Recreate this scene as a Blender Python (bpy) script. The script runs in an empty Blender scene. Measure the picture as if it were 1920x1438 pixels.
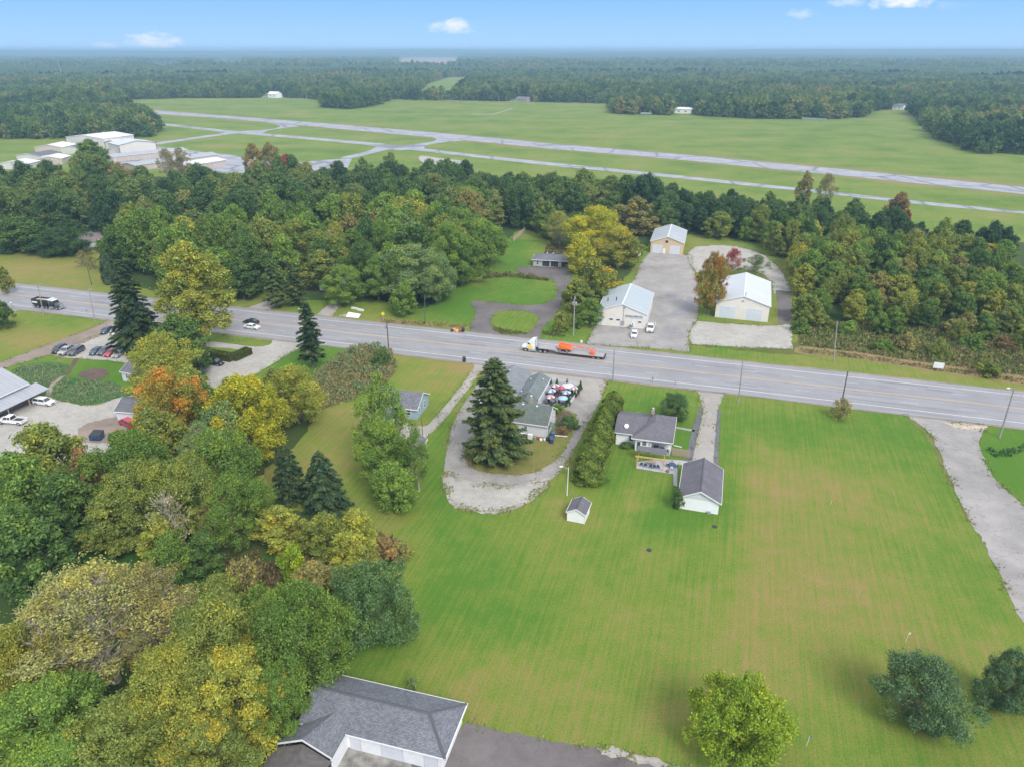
import bpy, math, random
import numpy as np
from mathutils import Vector, Matrix
from mathutils.noise import noise as pnoise

# ------------------------------------------------------------------ camera, sky, sun, exposure
SC = bpy.context.scene
COL = SC.collection
F, HZ, H = 1350.0, 93.0, 72.0            # focal length and horizon row of the photograph, flying height
P = math.atan((719 - HZ) / F)
cam = bpy.data.cameras.new('camera')
cam.sensor_width = 36.0
cam.lens = 36.0 * F / 1920.0
cam.clip_start = 0.5
cam.clip_end = 60000
camo = bpy.data.objects.new('camera', cam)
COL.objects.link(camo)
camo.location = (0, 0, H)
camo.rotation_euler = (math.pi / 2 - P, 0, 0)
SC.camera = camo

def node(nt, t, **kw):
    n = nt.nodes.new(t)
    for k, v in kw.items():
        setattr(n, k, v)
    return n

def ramp(nt, fac, stops, interp='LINEAR'):
    n = nt.nodes.new('ShaderNodeValToRGB')
    cr = n.color_ramp
    cr.interpolation = interp
    while len(cr.elements) < len(stops):
        cr.elements.new(0.5)
    for e, (p, c) in zip(cr.elements, stops):
        e.position = p
        e.color = (c[0], c[1], c[2], 1) if hasattr(c, '__len__') else (c, c, c, 1)
    nt.links.new(fac, n.inputs['Fac'])
    return n.outputs['Color']

def mth(nt, op, a, b=None, c=None, clamp=False):
    n = nt.nodes.new('ShaderNodeMath')
    n.operation = op
    n.use_clamp = clamp
    for i, v in enumerate((a, b, c)):
        if v is None:
            continue
        if isinstance(v, (int, float)):
            n.inputs[i].default_value = v
        else:
            nt.links.new(v, n.inputs[i])
    return n.outputs[0]

def mixc(nt, fac, a, b, blend='MIX'):
    n = nt.nodes.new('ShaderNodeMix')
    n.data_type = 'RGBA'
    n.blend_type = blend
    for i, v in ((0, fac), (6, a), (7, b)):
        if isinstance(v, (int, float)):
            n.inputs[i].default_value = v
        elif isinstance(v, tuple):
            n.inputs[i].default_value = (v[0], v[1], v[2], 1)
        else:
            nt.links.new(v, n.inputs[i])
    return n.outputs[2]

def noise(nt, vec, scale, detail=3, rough=0.55, dist=0.0):
    n = nt.nodes.new('ShaderNodeTexNoise')
    n.inputs['Scale'].default_value = scale
    n.inputs['Detail'].default_value = detail
    n.inputs['Roughness'].default_value = rough
    n.inputs['Distortion'].default_value = dist
    if vec is not None:
        nt.links.new(vec, n.inputs['Vector'])
    return n.outputs['Fac']

def mapping(nt, vec, scale=(1, 1, 1), rot=(0, 0, 0), loc=(0, 0, 0)):
    if any(rot) and scale != (1, 1, 1):          # turn first, then stretch
        vec = mapping(nt, vec, (1, 1, 1), rot); rot = (0, 0, 0)
    n = nt.nodes.new('ShaderNodeMapping')
    n.inputs['Scale'].default_value = scale
    n.inputs['Rotation'].default_value = rot
    n.inputs['Location'].default_value = loc
    nt.links.new(vec, n.inputs['Vector'])
    return n.outputs[0]

def pix_dir(px, py):
    x, y = (px - 960) / F, (719 - py) / F
    return Vector((x, math.cos(P) + y * math.sin(P), -math.sin(P) + y * math.cos(P))).normalized()

SUN_EL, SUN_AZ = 44.0, 152.0             # azimuth measured clockwise from the view direction (+Y)
world = bpy.data.worlds.new('World')
SC.world = world
world.use_nodes = True
W = world.node_tree
W.nodes.clear()
w_out = W.nodes.new('ShaderNodeOutputWorld')
w_bg = W.nodes.new('ShaderNodeBackground')
W.links.new(w_bg.outputs[0], w_out.inputs[0])
tc = W.nodes.new('ShaderNodeTexCoord').outputs['Generated']
sep = W.nodes.new('ShaderNodeSeparateXYZ')
W.links.new(tc, sep.inputs[0])
elev = sep.outputs[2]
blue = ramp(W, elev, [(0.0, (0.42, 0.66, 0.97)), (0.02, (0.36, 0.62, 0.98)), (0.06, (0.26, 0.53, 0.98)),
                      (0.11, (0.20, 0.46, 0.98)), (0.35, (0.20, 0.44, 0.95)), (1.0, (0.20, 0.42, 0.9))])
# real cloud deck far overhead: direction projected on a plane, thickening away from the clear horizon
dv = W.nodes.new('ShaderNodeVectorMath'); dv.operation = 'SCALE'
W.links.new(tc, dv.inputs[0])
W.links.new(mth(W, 'DIVIDE', 1.0, mth(W, 'ADD', mth(W, 'MAXIMUM', elev, 0.0), 0.12)), dv.inputs['Scale'])
cl = noise(W, dv.outputs[0], 1.3, 6, 0.55)
cover = mth(W, 'ADD', mth(W, 'MULTIPLY', mth(W, 'SUBTRACT', elev, 0.16), 3.2), mth(W, 'MULTIPLY', mth(W, 'SUBTRACT', cl, 0.5), 2.2), clamp=True)
sky = mixc(W, cover, blue, (1.0, 1.03, 1.08))
# the small fair-weather clouds that stand low over the horizon
wob = noise(W, mapping(W, tc, (1, 1, 2.2)), 42, 5, 0.6)
for (px, py, wx, hy, st) in ((290, 79, 44, 13, .95), (198, 87, 24, 10, .7), (842, 53, 44, 13, .85), (860, 46, 24, 11, .75),
                             (1508, 27, 26, 10, .7), (1596, 3, 36, 9, .75), (1690, 4, 58, 10, 1.1), (1785, 10, 30, 7, .35)):
    d = pix_dir(px, py)
    r = Vector((1, 0, 0)); r = (r - d * r.dot(d)).normalized(); u = r.cross(d)
    def dot(v, k):
        n = W.nodes.new('ShaderNodeVectorMath'); n.operation = 'DOT_PRODUCT'
        W.links.new(tc, n.inputs[0]); n.inputs[1].default_value = v * (k)
        return n.outputs['Value']
    a = dot(r, F / wx * 0.9); b = dot(u, F / hy * 0.9)
    rr = mth(W, 'ADD', mth(W, 'MULTIPLY', a, a), mth(W, 'MULTIPLY', b, b))
    c = mth(W, 'SUBTRACT', mth(W, 'ADD', mth(W, 'MULTIPLY', wob, 3.4), -0.95), rr)
    fwd = mth(W, 'GREATER_THAN', dot(d, 1.0), 0.5)
    c = mth(W, 'MULTIPLY', mth(W, 'MULTIPLY', c, 0.9 * st, clamp=True), fwd)
    sky = mixc(W, mth(W, 'MULTIPLY', c, min(1.0, st), clamp=True), sky, (0.86, 0.90, 0.97))
W.links.new(sky, w_bg.inputs['Color'])
w_bg.inputs['Strength'].default_value = 1.0

sun = bpy.data.lights.new('sun', 'SUN')
sun.energy = 3.2
sun.angle = math.radians(26)
sun.color = (1.0, 0.95, 0.86)
suno = bpy.data.objects.new('sun', sun)
COL.objects.link(suno)
az, el = math.radians(SUN_AZ), math.radians(SUN_EL)
sd = Vector((math.sin(az) * math.cos(el), math.cos(az) * math.cos(el), math.sin(el)))
suno.rotation_euler = sd.to_track_quat('Z', 'Y').to_euler()
suno.location = (0, 0, 300)
vs = SC.view_settings
vs.view_transform = 'Standard'
vs.look = 'None'
vs.exposure = 0.15
vs.gamma = 1.0
vs.use_curve_mapping = False
SC.cycles.max_bounces = 6
SC.cycles.diffuse_bounces = 3
SC.cycles.glossy_bounces = 2
SC.cycles.transmission_bounces = 3
SC.cycles.volume_bounces = 0
SC.cycles.transparent_max_bounces = 8
SC.cycles.use_denoising = True
SC.cycles.use_adaptive_sampling = True
SC.cycles.adaptive_threshold = 0.02

# ------------------------------------------------------------------ helpers
def at(px, py, z=0.0):
    """ground (or height z) point seen at a pixel of the 1920 px photograph"""
    x, y = (px - 960) / F, (719 - py) / F
    dy = math.cos(P) + y * math.sin(P)
    dz = -math.sin(P) + y * math.cos(P)
    t = (z - H) / dz
    return Vector((x * t, dy * t, z))

def hh(base, topy):
    g = at(*base)
    y = (719 - topy) / F
    return H + g.y / (math.cos(P) + y * math.sin(P)) * (-math.sin(P) + y * math.cos(P))

def tag(o, label=None, cat=None, group=None, kind=None):
    if label: o['label'] = label
    if cat: o['category'] = cat
    if group: o['group'] = group
    if kind: o['kind'] = kind
    return o

def empty(name, loc=(0, 0, 0), rz=0.0, parent=None):
    o = bpy.data.objects.new(name, None)
    o.empty_display_size = 0.5
    COL.objects.link(o)
    o.location = loc
    o.rotation_euler = (0, 0, rz)
    if parent: o.parent = parent
    return o

def np_mesh(name, V, Fc, mat=None, smooth=False):
    """V (n,3), Fc (m,k) arrays of equal-sized faces"""
    me = bpy.data.meshes.new(name)
    V = np.asarray(V, dtype=np.float32); Fc = np.asarray(Fc, dtype=np.int32)
    m, k = Fc.shape
    me.vertices.add(len(V)); me.vertices.foreach_set('co', V.ravel())
    me.loops.add(m * k); me.loops.foreach_set('vertex_index', Fc.ravel())
    me.polygons.add(m)
    me.polygons.foreach_set('loop_start', np.arange(0, m * k, k, dtype=np.int32))
    me.polygons.foreach_set('loop_total', np.full(m, k, dtype=np.int32))
    if smooth: me.polygons.foreach_set('use_smooth', np.ones(m, dtype=bool))
    me.update(calc_edges=True)
    if mat: me.materials.append(mat)
    return me

def fattr(me, name, vals, domain='FACE'):
    a = me.attributes.new(name, 'FLOAT', domain)
    a.data.foreach_set('value', np.asarray(vals, dtype=np.float32))

class MB:
    def __init__(s): s.v = []; s.f = []; s.m = []
    def add(s, vs, fs, mi=0):
        b = len(s.v); s.v += [tuple(v) for v in vs]
        for f in fs: s.f.append(tuple(b + i for i in f)); s.m.append(mi)
        return s
    def box(s, x0, x1, y0, y1, z0, z1, mi=0):
        return s.add([(x0, y0, z0), (x1, y0, z0), (x1, y1, z0), (x0, y1, z0), (x0, y0, z1), (x1, y0, z1), (x1, y1, z1), (x0, y1, z1)],
                     [(0, 3, 2, 1), (4, 5, 6, 7), (0, 1, 5, 4), (1, 2, 6, 5), (2, 3, 7, 6), (3, 0, 4, 7)], mi)
    def hexa(s, p, mi=0):
        return s.add(p, [(0, 3, 2, 1), (4, 5, 6, 7), (0, 1, 5, 4), (1, 2, 6, 5), (2, 3, 7, 6), (3, 0, 4, 7)], mi)
    def tube(s, a, b, r0, r1=None, n=6, mi=0, cap=True):
        r1 = r0 if r1 is None else r1
        a = Vector(a); b = Vector(b); d = (b - a)
        if d.length < 1e-6: return s
        d.normalize()
        u = d.orthogonal().normalized(); w = d.cross(u)
        vs = []
        for c, r in ((a, r0), (b, r1)):
            for i in range(n):
                t = 2 * math.pi * i / n
                vs.append(c + (u * math.cos(t) + w * math.sin(t)) * r)
        fs = [(i, (i + 1) % n, n + (i + 1) % n, n + i) for i in range(n)]
        if cap: fs += [tuple(reversed(range(n))), tuple(range(n, 2 * n))]
        return s.add(vs, fs, mi)
    def prism(s, poly, y0, y1, mi=0, axis='y'):
        """poly: list of (x,z) extruded along y"""
        n = len(poly)
        if axis == 'y': vs = [(x, y0, z) for x, z in poly] + [(x, y1, z) for x, z in poly]
        elif axis == 'x': vs = [(y0, x, z) for x, z in poly] + [(y1, x, z) for x, z in poly]
        else: vs = [(x, z, y0) for x, z in poly] + [(x, z, y1) for x, z in poly]
        fs = [tuple(range(n)), tuple(reversed(range(n, 2 * n)))] + [(i, n + i, n + (i + 1) % n, (i + 1) % n) for i in range(n)]
        return s.add(vs, fs, mi)
    def lathe(s, prof, c=(0, 0, 0), n=12, mi=0):
        vs = []; k = len(prof)
        for r, z in prof:
            for i in range(n):
                t = 2 * math.pi * i / n
                vs.append((c[0] + r * math.cos(t), c[1] + r * math.sin(t), c[2] + z))
        fs = [(j * n + i, j * n + (i + 1) % n, (j + 1) * n + (i + 1) % n, (j + 1) * n + i) for j in range(k - 1) for i in range(n)]
        fs += [tuple(reversed(range(n))), tuple(range((k - 1) * n, k * n))]
        return s.add(vs, fs, mi)
    def mesh(s, name, mats, smooth=False, bevel=0):
        me = bpy.data.meshes.new(name)
        me.from_pydata(s.v, [], s.f)
        if not isinstance(mats, (list, tuple)): mats = [mats]
        for m in mats: me.materials.append(m)
        if len(mats) > 1: me.polygons.foreach_set('material_index', s.m)
        import bmesh
        bm = bmesh.new(); bm.from_mesh(me)
        bmesh.ops.recalc_face_normals(bm, faces=bm.faces)
        if bevel:
            bmesh.ops.bevel(bm, geom=list(bm.edges), offset=bevel, segments=1, affect='EDGES', clamp_overlap=True)
        bm.to_mesh(me); bm.free()
        if smooth: me.polygons.foreach_set('use_smooth', [True] * len(me.polygons))
        return me
    def build(s, name, mats, parent=None, smooth=False, bevel=0, loc=None):
        me = s.mesh(name, mats, smooth, bevel)
        o = bpy.data.objects.new(name, me)
        COL.objects.link(o)
        if parent: o.parent = parent
        if loc: o.location = loc
        return o

def link(name, me, parent=None, loc=None, rz=0.0, scale=None):
    o = bpy.data.objects.new(name, me)
    COL.objects.link(o)
    if parent: o.parent = parent
    if loc is not None: o.location = loc
    if rz: o.rotation_euler = (0, 0, rz)
    if scale is not None: o.scale = scale if hasattr(scale, '__len__') else (scale,) * 3
    return o

def copy_tree(o, parent=None):
    c = o.copy(); COL.objects.link(c); c.parent = parent
    for ch in list(o.children): copy_tree(ch, c)
    return c

# ------------------------------------------------------------------ materials
MATS = {}
def mat_new(name):
    m = bpy.data.materials.new(name); m.use_nodes = True
    nt = m.node_tree
    b = nt.nodes['Principled BSDF']
    MATS[name] = m
    return m, nt, b

def pos(nt): return nt.nodes.new('ShaderNodeNewGeometry').outputs['Position']
def objc(nt): return nt.nodes.new('ShaderNodeTexCoord').outputs['Object']

def bump(nt, b, h, strength=0.4, dist=0.05):
    n = nt.nodes.new('ShaderNodeBump')
    n.inputs['Strength'].default_value = strength
    n.inputs['Distance'].default_value = dist
    nt.links.new(h, n.inputs['Height']); nt.links.new(n.outputs[0], b.inputs['Normal'])

def plain(name, col, rough=0.6, metal=0.0, var=0.12, scale=1.5, spec=0.5, bumpk=0.0):
    m, nt, b = mat_new(name)
    v = pos(nt)
    n = noise(nt, v, scale, 4)
    lo = tuple(c * (1 - var) for c in col); hi = tuple(min(1, c * (1 + var)) for c in col)
    nt.links.new(ramp(nt, n, [(0.3, lo), (0.7, hi)]), b.inputs['Base Color'])
    b.inputs['Roughness'].default_value = rough
    b.inputs['Metallic'].default_value = metal
    b.inputs['Specular IOR Level'].default_value = spec
    if bumpk: bump(nt, b, noise(nt, v, scale * 6, 3), bumpk, 0.03)
    return m

ROADN = math.radians(17)
def mow(nt, v, scale, rot):
    """parallel mower passes"""
    n = nt.nodes.new('ShaderNodeTexWave')
    n.wave_type = 'BANDS'; n.bands_direction = 'X'
    n.inputs['Scale'].default_value = scale
    n.inputs['Distortion'].default_value = 1.2
    n.inputs['Detail'].default_value = 3
    n.inputs['Detail Scale'].default_value = 0.6
    nt.links.new(mapping(nt, v, (1, 1, 1), (0, 0, rot)), n.inputs['Vector'])
    return n.outputs['Fac']

def grass_mat(name, lush, mid, dry, mowk=0.35, rot=ROADN, dryk=0.0, fine=1.35, attr=True):
    m, nt, b = mat_new(name)
    v = pos(nt)
    big = noise(nt, v, 0.028, 6, 0.6)
    medn = noise(nt, v, 0.30, 5, 0.65)
    streak = noise(nt, mapping(nt, v, (3.2, 0.07, 1), (0, 0, rot)), 0.9, 5, 0.8)
    fin = noise(nt, v, 2.6, 6, 0.75)
    d = mth(nt, 'MULTIPLY', mth(nt, 'SUBTRACT', big, 0.5), 1.7)
    d = mth(nt, 'ADD', d, mth(nt, 'MULTIPLY', mth(nt, 'SUBTRACT', medn, 0.5), 0.9))
    d = mth(nt, 'ADD', d, mth(nt, 'MULTIPLY', mth(nt, 'SUBTRACT', streak, 0.5), 2.4 * mowk))
    d = mth(nt, 'ADD', d, mth(nt, 'MULTIPLY', mth(nt, 'SUBTRACT', mow(nt, v, 0.24, rot), 0.5), 0.16 * mowk))
    d = mth(nt, 'ADD', d, mth(nt, 'MULTIPLY', mth(nt, 'SUBTRACT', fin, 0.5), 0.8 * fine))
    if attr:
        a = nt.nodes.new('ShaderNodeAttribute'); a.attribute_name = 'dry'
        d = mth(nt, 'ADD', d, a.outputs['Fac'])
    if not attr or name == 'airfield_grass':
        d = mth(nt, 'ADD', d, mth(nt, 'MULTIPLY', mth(nt, 'SUBTRACT', noise(nt, mapping(nt, v, (.25, 1, 1)), 0.02, 6, .7), .5), 1.3))
    d = mth(nt, 'ADD', d, 0.42 + dryk)
    c = ramp(nt, d, [(0.0, lush), (0.45, mid), (0.95, dry)])
    sp = noise(nt, v, 9.0, 3, 0.8)
    c = mixc(nt, mth(nt, 'MULTIPLY', mth(nt, 'GREATER_THAN', sp, 0.70), 0.35), c, (dry[0] * 1.3, dry[1] * 1.25, dry[2] * 1.2))
    val = ramp(nt, noise(nt, v, 5.0, 4, 0.8), [(0.25, 0.62), (0.75, 1.32)])
    c = mixc(nt, 1.0, c, val, 'MULTIPLY')
    nt.links.new(c, b.inputs['Base Color'])
    b.inputs['Roughness'].default_value = 0.95
    b.inputs['Specular IOR Level'].default_value = 0.15
    bump(nt, b, noise(nt, v, 6.0, 5, 0.8), 0.8, 0.12)
    return m

M_LAWN = grass_mat('lawn_grass', (0.080, 0.180, 0.021), (0.162, 0.216, 0.036), (0.275, 0.208, 0.080), 0.60)
M_FIELD = grass_mat('airfield_grass', (0.095, 0.165, 0.028), (0.160, 0.225, 0.042), (0.255, 0.225, 0.085), 0.5, ROADN + 1.57, 0.0, 0.5, attr=True)
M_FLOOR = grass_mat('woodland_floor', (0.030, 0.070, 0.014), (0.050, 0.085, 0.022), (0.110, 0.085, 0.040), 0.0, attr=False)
M_ROUGH = grass_mat('rough_grass', (0.075, 0.120, 0.025), (0.125, 0.135, 0.040), (0.200, 0.150, 0.070), 0.0, attr=False)
M_DRYVERGE = grass_mat('dry_verge', (0.15, 0.15, 0.05), (0.24, 0.19, 0.09), (0.33, 0.23, 0.14), 0.1, attr=False)
M_GARDEN = grass_mat('garden_growth', (0.045, 0.110, 0.035), (0.075, 0.150, 0.05), (0.13, 0.15, 0.07), 0.0, attr=False)

def asphalt(name, col, crack=0.5, streak=0.5, rough=0.75, patch=0.3, spec=0.4, rot=math.radians(17), cell=0.16, cw=0.012):
    m, nt, b = mat_new(name)
    v = pos(nt)
    c1 = ramp(nt, noise(nt, v, 0.12, 6, 0.7), [(0.28, tuple(c * (1 - patch) for c in col)), (0.72, tuple(c * (1 + patch * .8) for c in col))])
    st = noise(nt, mapping(nt, v, (0.035, 1.1, 1), (0, 0, rot)), 1.0, 5, 0.65)
    c2 = mixc(nt, streak, c1, ramp(nt, st, [(0.3, 0.62), (0.5, 1.0), (0.7, 1.22)]), 'MULTIPLY')
    fin = ramp(nt, noise(nt, v, 7.0, 4, 0.8), [(0.25, 0.82), (0.75, 1.16)])
    c3 = mixc(nt, 1.0, c2, fin, 'MULTIPLY')
    vo = nt.nodes.new('ShaderNodeTexVoronoi'); vo.feature = 'DISTANCE_TO_EDGE'
    vo.inputs['Scale'].default_value = cell
    wv = nt.nodes.new('ShaderNodeVectorMath'); wv.operation = 'ADD'
    nn = nt.nodes.new('ShaderNodeTexNoise'); nn.inputs['Scale'].default_value = 0.6; nt.links.new(v, nn.inputs['Vector'])
    sc = nt.nodes.new('ShaderNodeVectorMath'); sc.operation = 'SCALE'; sc.inputs['Scale'].default_value = 3.0
    nt.links.new(nn.outputs['Color'], sc.inputs[0])
    nt.links.new(v, wv.inputs[0]); nt.links.new(sc.outputs[0], wv.inputs[1]); nt.links.new(wv.outputs[0], vo.inputs['Vector'])
    ck = ramp(nt, vo.outputs['Distance'], [(0.0, 0.45), (cw, 1.0)])
    c4 = mixc(nt, crack, c3, ck, 'MULTIPLY')
    nt.links.new(c4, b.inputs['Base Color'])
    b.inputs['Roughness'].default_value = rough
    b.inputs['Specular IOR Level'].default_value = spec
    bump(nt, b, noise(nt, v, 14.0, 3, 0.8), 0.25, 0.02)
    return m
M_ROAD = asphalt('highway_asphalt', (0.27, 0.268, 0.288), 0.12, 0.55, 0.6, 0.12)
M_LOT = asphalt('old_lot_asphalt', (0.305, 0.29, 0.285), 0.6, 0.15, 0.85, 0.30)
M_DRIVE = asphalt('driveway_asphalt', (0.285, 0.27, 0.262), 0.5, 0.2, 0.85, 0.28, rot=1.2)
M_DARKDRIVE = asphalt('dark_driveway', (0.145, 0.13, 0.132), 0.3, 0.1, 0.9, 0.35)
M_TAR = asphalt('fresh_tar', (0.13, 0.135, 0.155), 0.2, 0.0, 0.8, 0.2)
M_CONC = asphalt('worn_concrete', (0.33, 0.31, 0.29), 0.35, 0.2, 0.85, 0.18, rot=1.3)
M_RUNWAY = asphalt('runway_surface', (0.33, 0.34, 0.39), 0.9, 0.9, 0.7, 0.32, cell=0.028, cw=0.045)
M_DIRT = asphalt('dirt_drive', (0.26, 0.21, 0.18), 0.0, 0.25, 0.95, 0.3, rot=-0.5)

def gravel(name, col, rot=0.0, dark=0.75):
    m, nt, b = mat_new(name)
    v = pos(nt)
    c1 = ramp(nt, noise(nt, v, 0.16, 6, 0.7), [(0.28, tuple(c * dark for c in col)), (0.7, col)])
    vo = nt.nodes.new('ShaderNodeTexVoronoi'); vo.inputs['Scale'].default_value = 9.0
    nt.links.new(v, vo.inputs['Vector'])
    g = ramp(nt, noise(nt, v, 3.0, 6, 0.85), [(0.28, 0.72), (0.72, 1.22)])
    g2 = ramp(nt, noise(nt, v, 0.7, 4, 0.7), [(0.3, 0.86), (0.7, 1.08)])
    nt.links.new(mixc(nt, 1.0, mixc(nt, 1.0, c1, g, 'MULTIPLY'), g2, 'MULTIPLY'), b.inputs['Base Color'])
    b.inputs['Roughness'].default_value = 0.95
    b.inputs['Specular IOR Level'].default_value = 0.2
    bump(nt, b, vo.outputs['Distance'], 0.5, 0.05)
    return m
M_GRAVEL = gravel('pale_gravel', (0.45, 0.435, 0.41))
M_GRAVEL2 = gravel('mixed_gravel', (0.46, 0.43, 0.40), dark=0.5)
M_MULCH = gravel('mulch', (0.16, 0.115, 0.10), dark=0.6)
M_TAN = gravel('ploughed_field', (0.42, 0.30, 0.20), dark=0.8)

def paint_mat(name, col, wear=0.45):
    m, nt, b = mat_new(name)
    v = pos(nt)
    n = noise(nt, v, 1.8, 5, 0.8)
    nt.links.new(mixc(nt, ramp(nt, n, [(0.55 - wear * .3, 0.0), (0.8, 1.0)]), col, (0.34, 0.34, 0.37)), b.inputs['Base Color'])
    b.inputs['Roughness'].default_value = 0.7
    return m
M_WHITEPAINT = paint_mat('road_paint_white', (0.78, 0.78, 0.80), 0.3)
M_FAINTPAINT = paint_mat('road_paint_worn', (0.62, 0.62, 0.65), 0.7)
M_YELLOWPAINT = paint_mat('road_paint_yellow', (0.72, 0.47, 0.16), 0.4)

def shingle(name, col, scale=1.0, k=0.5):
    m, nt, b = mat_new(name)
    v = objc(nt)
    u = nt.nodes.new('ShaderNodeUVMap').outputs[0]
    br = nt.nodes.new('ShaderNodeTexBrick')
    br.inputs['Scale'].default_value = 1.0
    br.inputs['Brick Width'].default_value = 0.30
    br.inputs['Row Height'].default_value = 0.155
    br.inputs['Mortar Size'].default_value = 0.02
    br.inputs['Mortar Smooth'].default_value = 0.4
    br.inputs['Bias'].default_value = 0.1
    br.inputs['Color1'].default_value = tuple(c * 0.72 for c in col) + (1,)
    br.inputs['Color2'].default_value = tuple(min(1, c * 1.32) for c in col) + (1,)
    br.inputs['Mortar'].default_value = tuple(c * 0.45 for c in col) + (1,)
    nt.links.new(u, br.inputs['Vector'])
    st = ramp(nt, noise(nt, v, 0.5, 5, 0.6), [(0.3, 0.86), (0.7, 1.12)])
    nt.links.new(mixc(nt, 1.0, mixc(nt, k, col, br.outputs['Color']), st, 'MULTIPLY'), b.inputs['Base Color'])
    b.inputs['Roughness'].default_value = 0.9
    b.inputs['Specular IOR Level'].default_value = 0.25
    bump(nt, b, br.outputs['Fac'], -0.5, 0.03)
    return m
M_SH_PURPLE = shingle('purple_grey_shingles', (0.145, 0.14, 0.165))
M_SH_GREY = shingle('slate_grey_shingles', (0.165, 0.175, 0.205), k=0.9)
M_SH_GREEN = shingle('green_grey_shingles', (0.165, 0.195, 0.20), k=0.6)
M_SH_GREEN2 = shingle('weathered_green_shingles', (0.205, 0.22, 0.245), k=0.5)
M_SH_DARKGREEN = shingle('dark_green_shingles', (0.13, 0.155, 0.145), k=0.6)
M_SH_BROWN = shingle('brown_grey_shingles', (0.23, 0.19, 0.20), k=0.6)
M_SH_DARK = shingle('charcoal_shingles', (0.15, 0.155, 0.175), k=0.6)

def siding(name, col, horiz=True, pitch=0.2, k=0.25, rough=0.55):
    m, nt, b = mat_new(name)
    v = pos(nt)
    w = nt.nodes.new('ShaderNodeTexWave')
    w.wave_type = 'BANDS'; w.wave_profile = 'SAW'
    w.bands_direction = 'Z' if horiz else 'X'
    w.inputs['Scale'].default_value = 0.314 / pitch
    nt.links.new(v if horiz else objc(nt), w.inputs['Vector'])
    s = ramp(nt, w.outputs['Fac'], [(0.0, 1 - k), (0.12, 1.0), (1.0, 1.0)])
    dirt = ramp(nt, noise(nt, v, 0.7, 5, 0.7), [(0.25, 0.88), (0.5, 1.0)])
    nt.links.new(mixc(nt, 1.0, mixc(nt, 1.0, col, s, 'MULTIPLY'), dirt, 'MULTIPLY'), b.inputs['Base Color'])
    b.inputs['Roughness'].default_value = rough
    bump(nt, b, w.outputs['Fac'], 0.4, 0.02)
    return m
M_WHITESIDE = siding('white_siding', (0.85, 0.85, 0.88), k=.08)
M_GREYSIDE = siding('pale_grey_siding', (0.64, 0.65, 0.71), k=.18)
M_BLUESIDE = siding('blue_siding', (0.30, 0.42, 0.50), k=0.35)
M_CREAM = siding('cream_metal_wall', (0.72, 0.68, 0.62), False, 0.6, 0.12)
M_TANWALL = siding('tan_metal_wall', (0.58, 0.46, 0.30), False, 0.6, 0.12)
M_HANGARWALL = siding('hangar_beige_wall', (0.50, 0.43, 0.38), False, 1.0, 0.12)
M_HANGARWHITE = siding('hangar_cream_wall', (0.62, 0.60, 0.56), False, 1.0, 0.1)
M_BATTEN = siding('board_and_batten', (0.42, 0.44, 0.45), False, 0.4, 0.3)

def metal_roof(name, col, k=0.16, stain=0.85):
    m, nt, b = mat_new(name)
    u = nt.nodes.new('ShaderNodeUVMap').outputs[0]
    st = ramp(nt, noise(nt, mapping(nt, u, (1.2, 0.15, 1)), 1.0, 5, 0.7), [(0.3, stain), (0.65, 1.04)])
    w = nt.nodes.new('ShaderNodeTexWave'); w.wave_type = 'BANDS'; w.bands_direction = 'X'; w.inputs['Scale'].default_value = 0.36
    nt.links.new(u, w.inputs['Vector'])
    s = ramp(nt, w.outputs['Fac'], [(0.0, 1.0), (0.86, 1.0), (1.0, 1 - k)])
    nt.links.new(mixc(nt, 1.0, mixc(nt, 1.0, col, st, 'MULTIPLY'), s, 'MULTIPLY'), b.inputs['Base Color'])
    b.inputs['Roughness'].default_value = 0.5
    b.inputs['Metallic'].default_value = 0.0
    return m
M_RF_BLUE = metal_roof('pale_blue_metal_roof', (0.40, 0.455, 0.50))
M_RF_PALE = metal_roof('silver_metal_roof', (0.56, 0.59, 0.63), 0.2)
M_RF_TAN = metal_roof('worn_metal_roof', (0.44, 0.48, 0.53), 0.15, 0.6)
M_RF_WHITE = metal_roof('white_metal_roof', (0.70, 0.71, 0.73))
M_RF_GREY = metal_roof('grey_metal_roof', (0.36, 0.38, 0.43))

M_WHITE = plain('white_trim', (0.74, 0.75, 0.78), 0.5, var=0.05)
M_DOORW = siding('sectional_door', (0.60, 0.64, 0.70), True, 0.55, 0.2)
M_GLASS = plain('dark_window_glass', (0.05, 0.06, 0.075), 0.08, var=0.3, spec=0.8)
M_DARK = plain('dark_opening', (0.035, 0.037, 0.045), 0.7, var=0.2)
M_BLACK = plain('black_plastic', (0.025, 0.027, 0.03), 0.5, var=0.2)
M_TYRE = plain('tyre_rubber', (0.03, 0.03, 0.032), 0.85)
M_RIM = plain('wheel_rim', (0.45, 0.46, 0.48), 0.35, 0.6)
M_WOOD = plain('weathered_wood', (0.34, 0.27, 0.20), 0.85, scale=3)
M_YWOOD = plain('new_timber', (0.55, 0.36, 0.14), 0.7, scale=3)
M_POLE = plain('weathered_pole', (0.30, 0.28, 0.26), 0.85, scale=2, var=0.25)
M_POLED = plain('dark_creosote_pole', (0.11, 0.095, 0.085), 0.85, scale=2, var=0.25)
M_METAL = plain('galvanised_metal', (0.45, 0.47, 0.50), 0.4, 0.5)
M_STONE = plain('pale_stone', (0.42, 0.38, 0.34), 0.9, scale=2, var=0.3, bumpk=0.5)
M_BRICK = plain('chimney_brick', (0.36, 0.29, 0.25), 0.9, scale=5, var=0.3)
M_ORANGE = plain('orange_enamel', (0.80, 0.16, 0.03), 0.4)
M_YELLOW = plain('yellow_enamel', (0.80, 0.62, 0.05), 0.4)
M_RED = plain('red_enamel', (0.50, 0.03, 0.04), 0.35)
M_BLUE = plain('blue_plastic', (0.03, 0.12, 0.30), 0.5)
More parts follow.
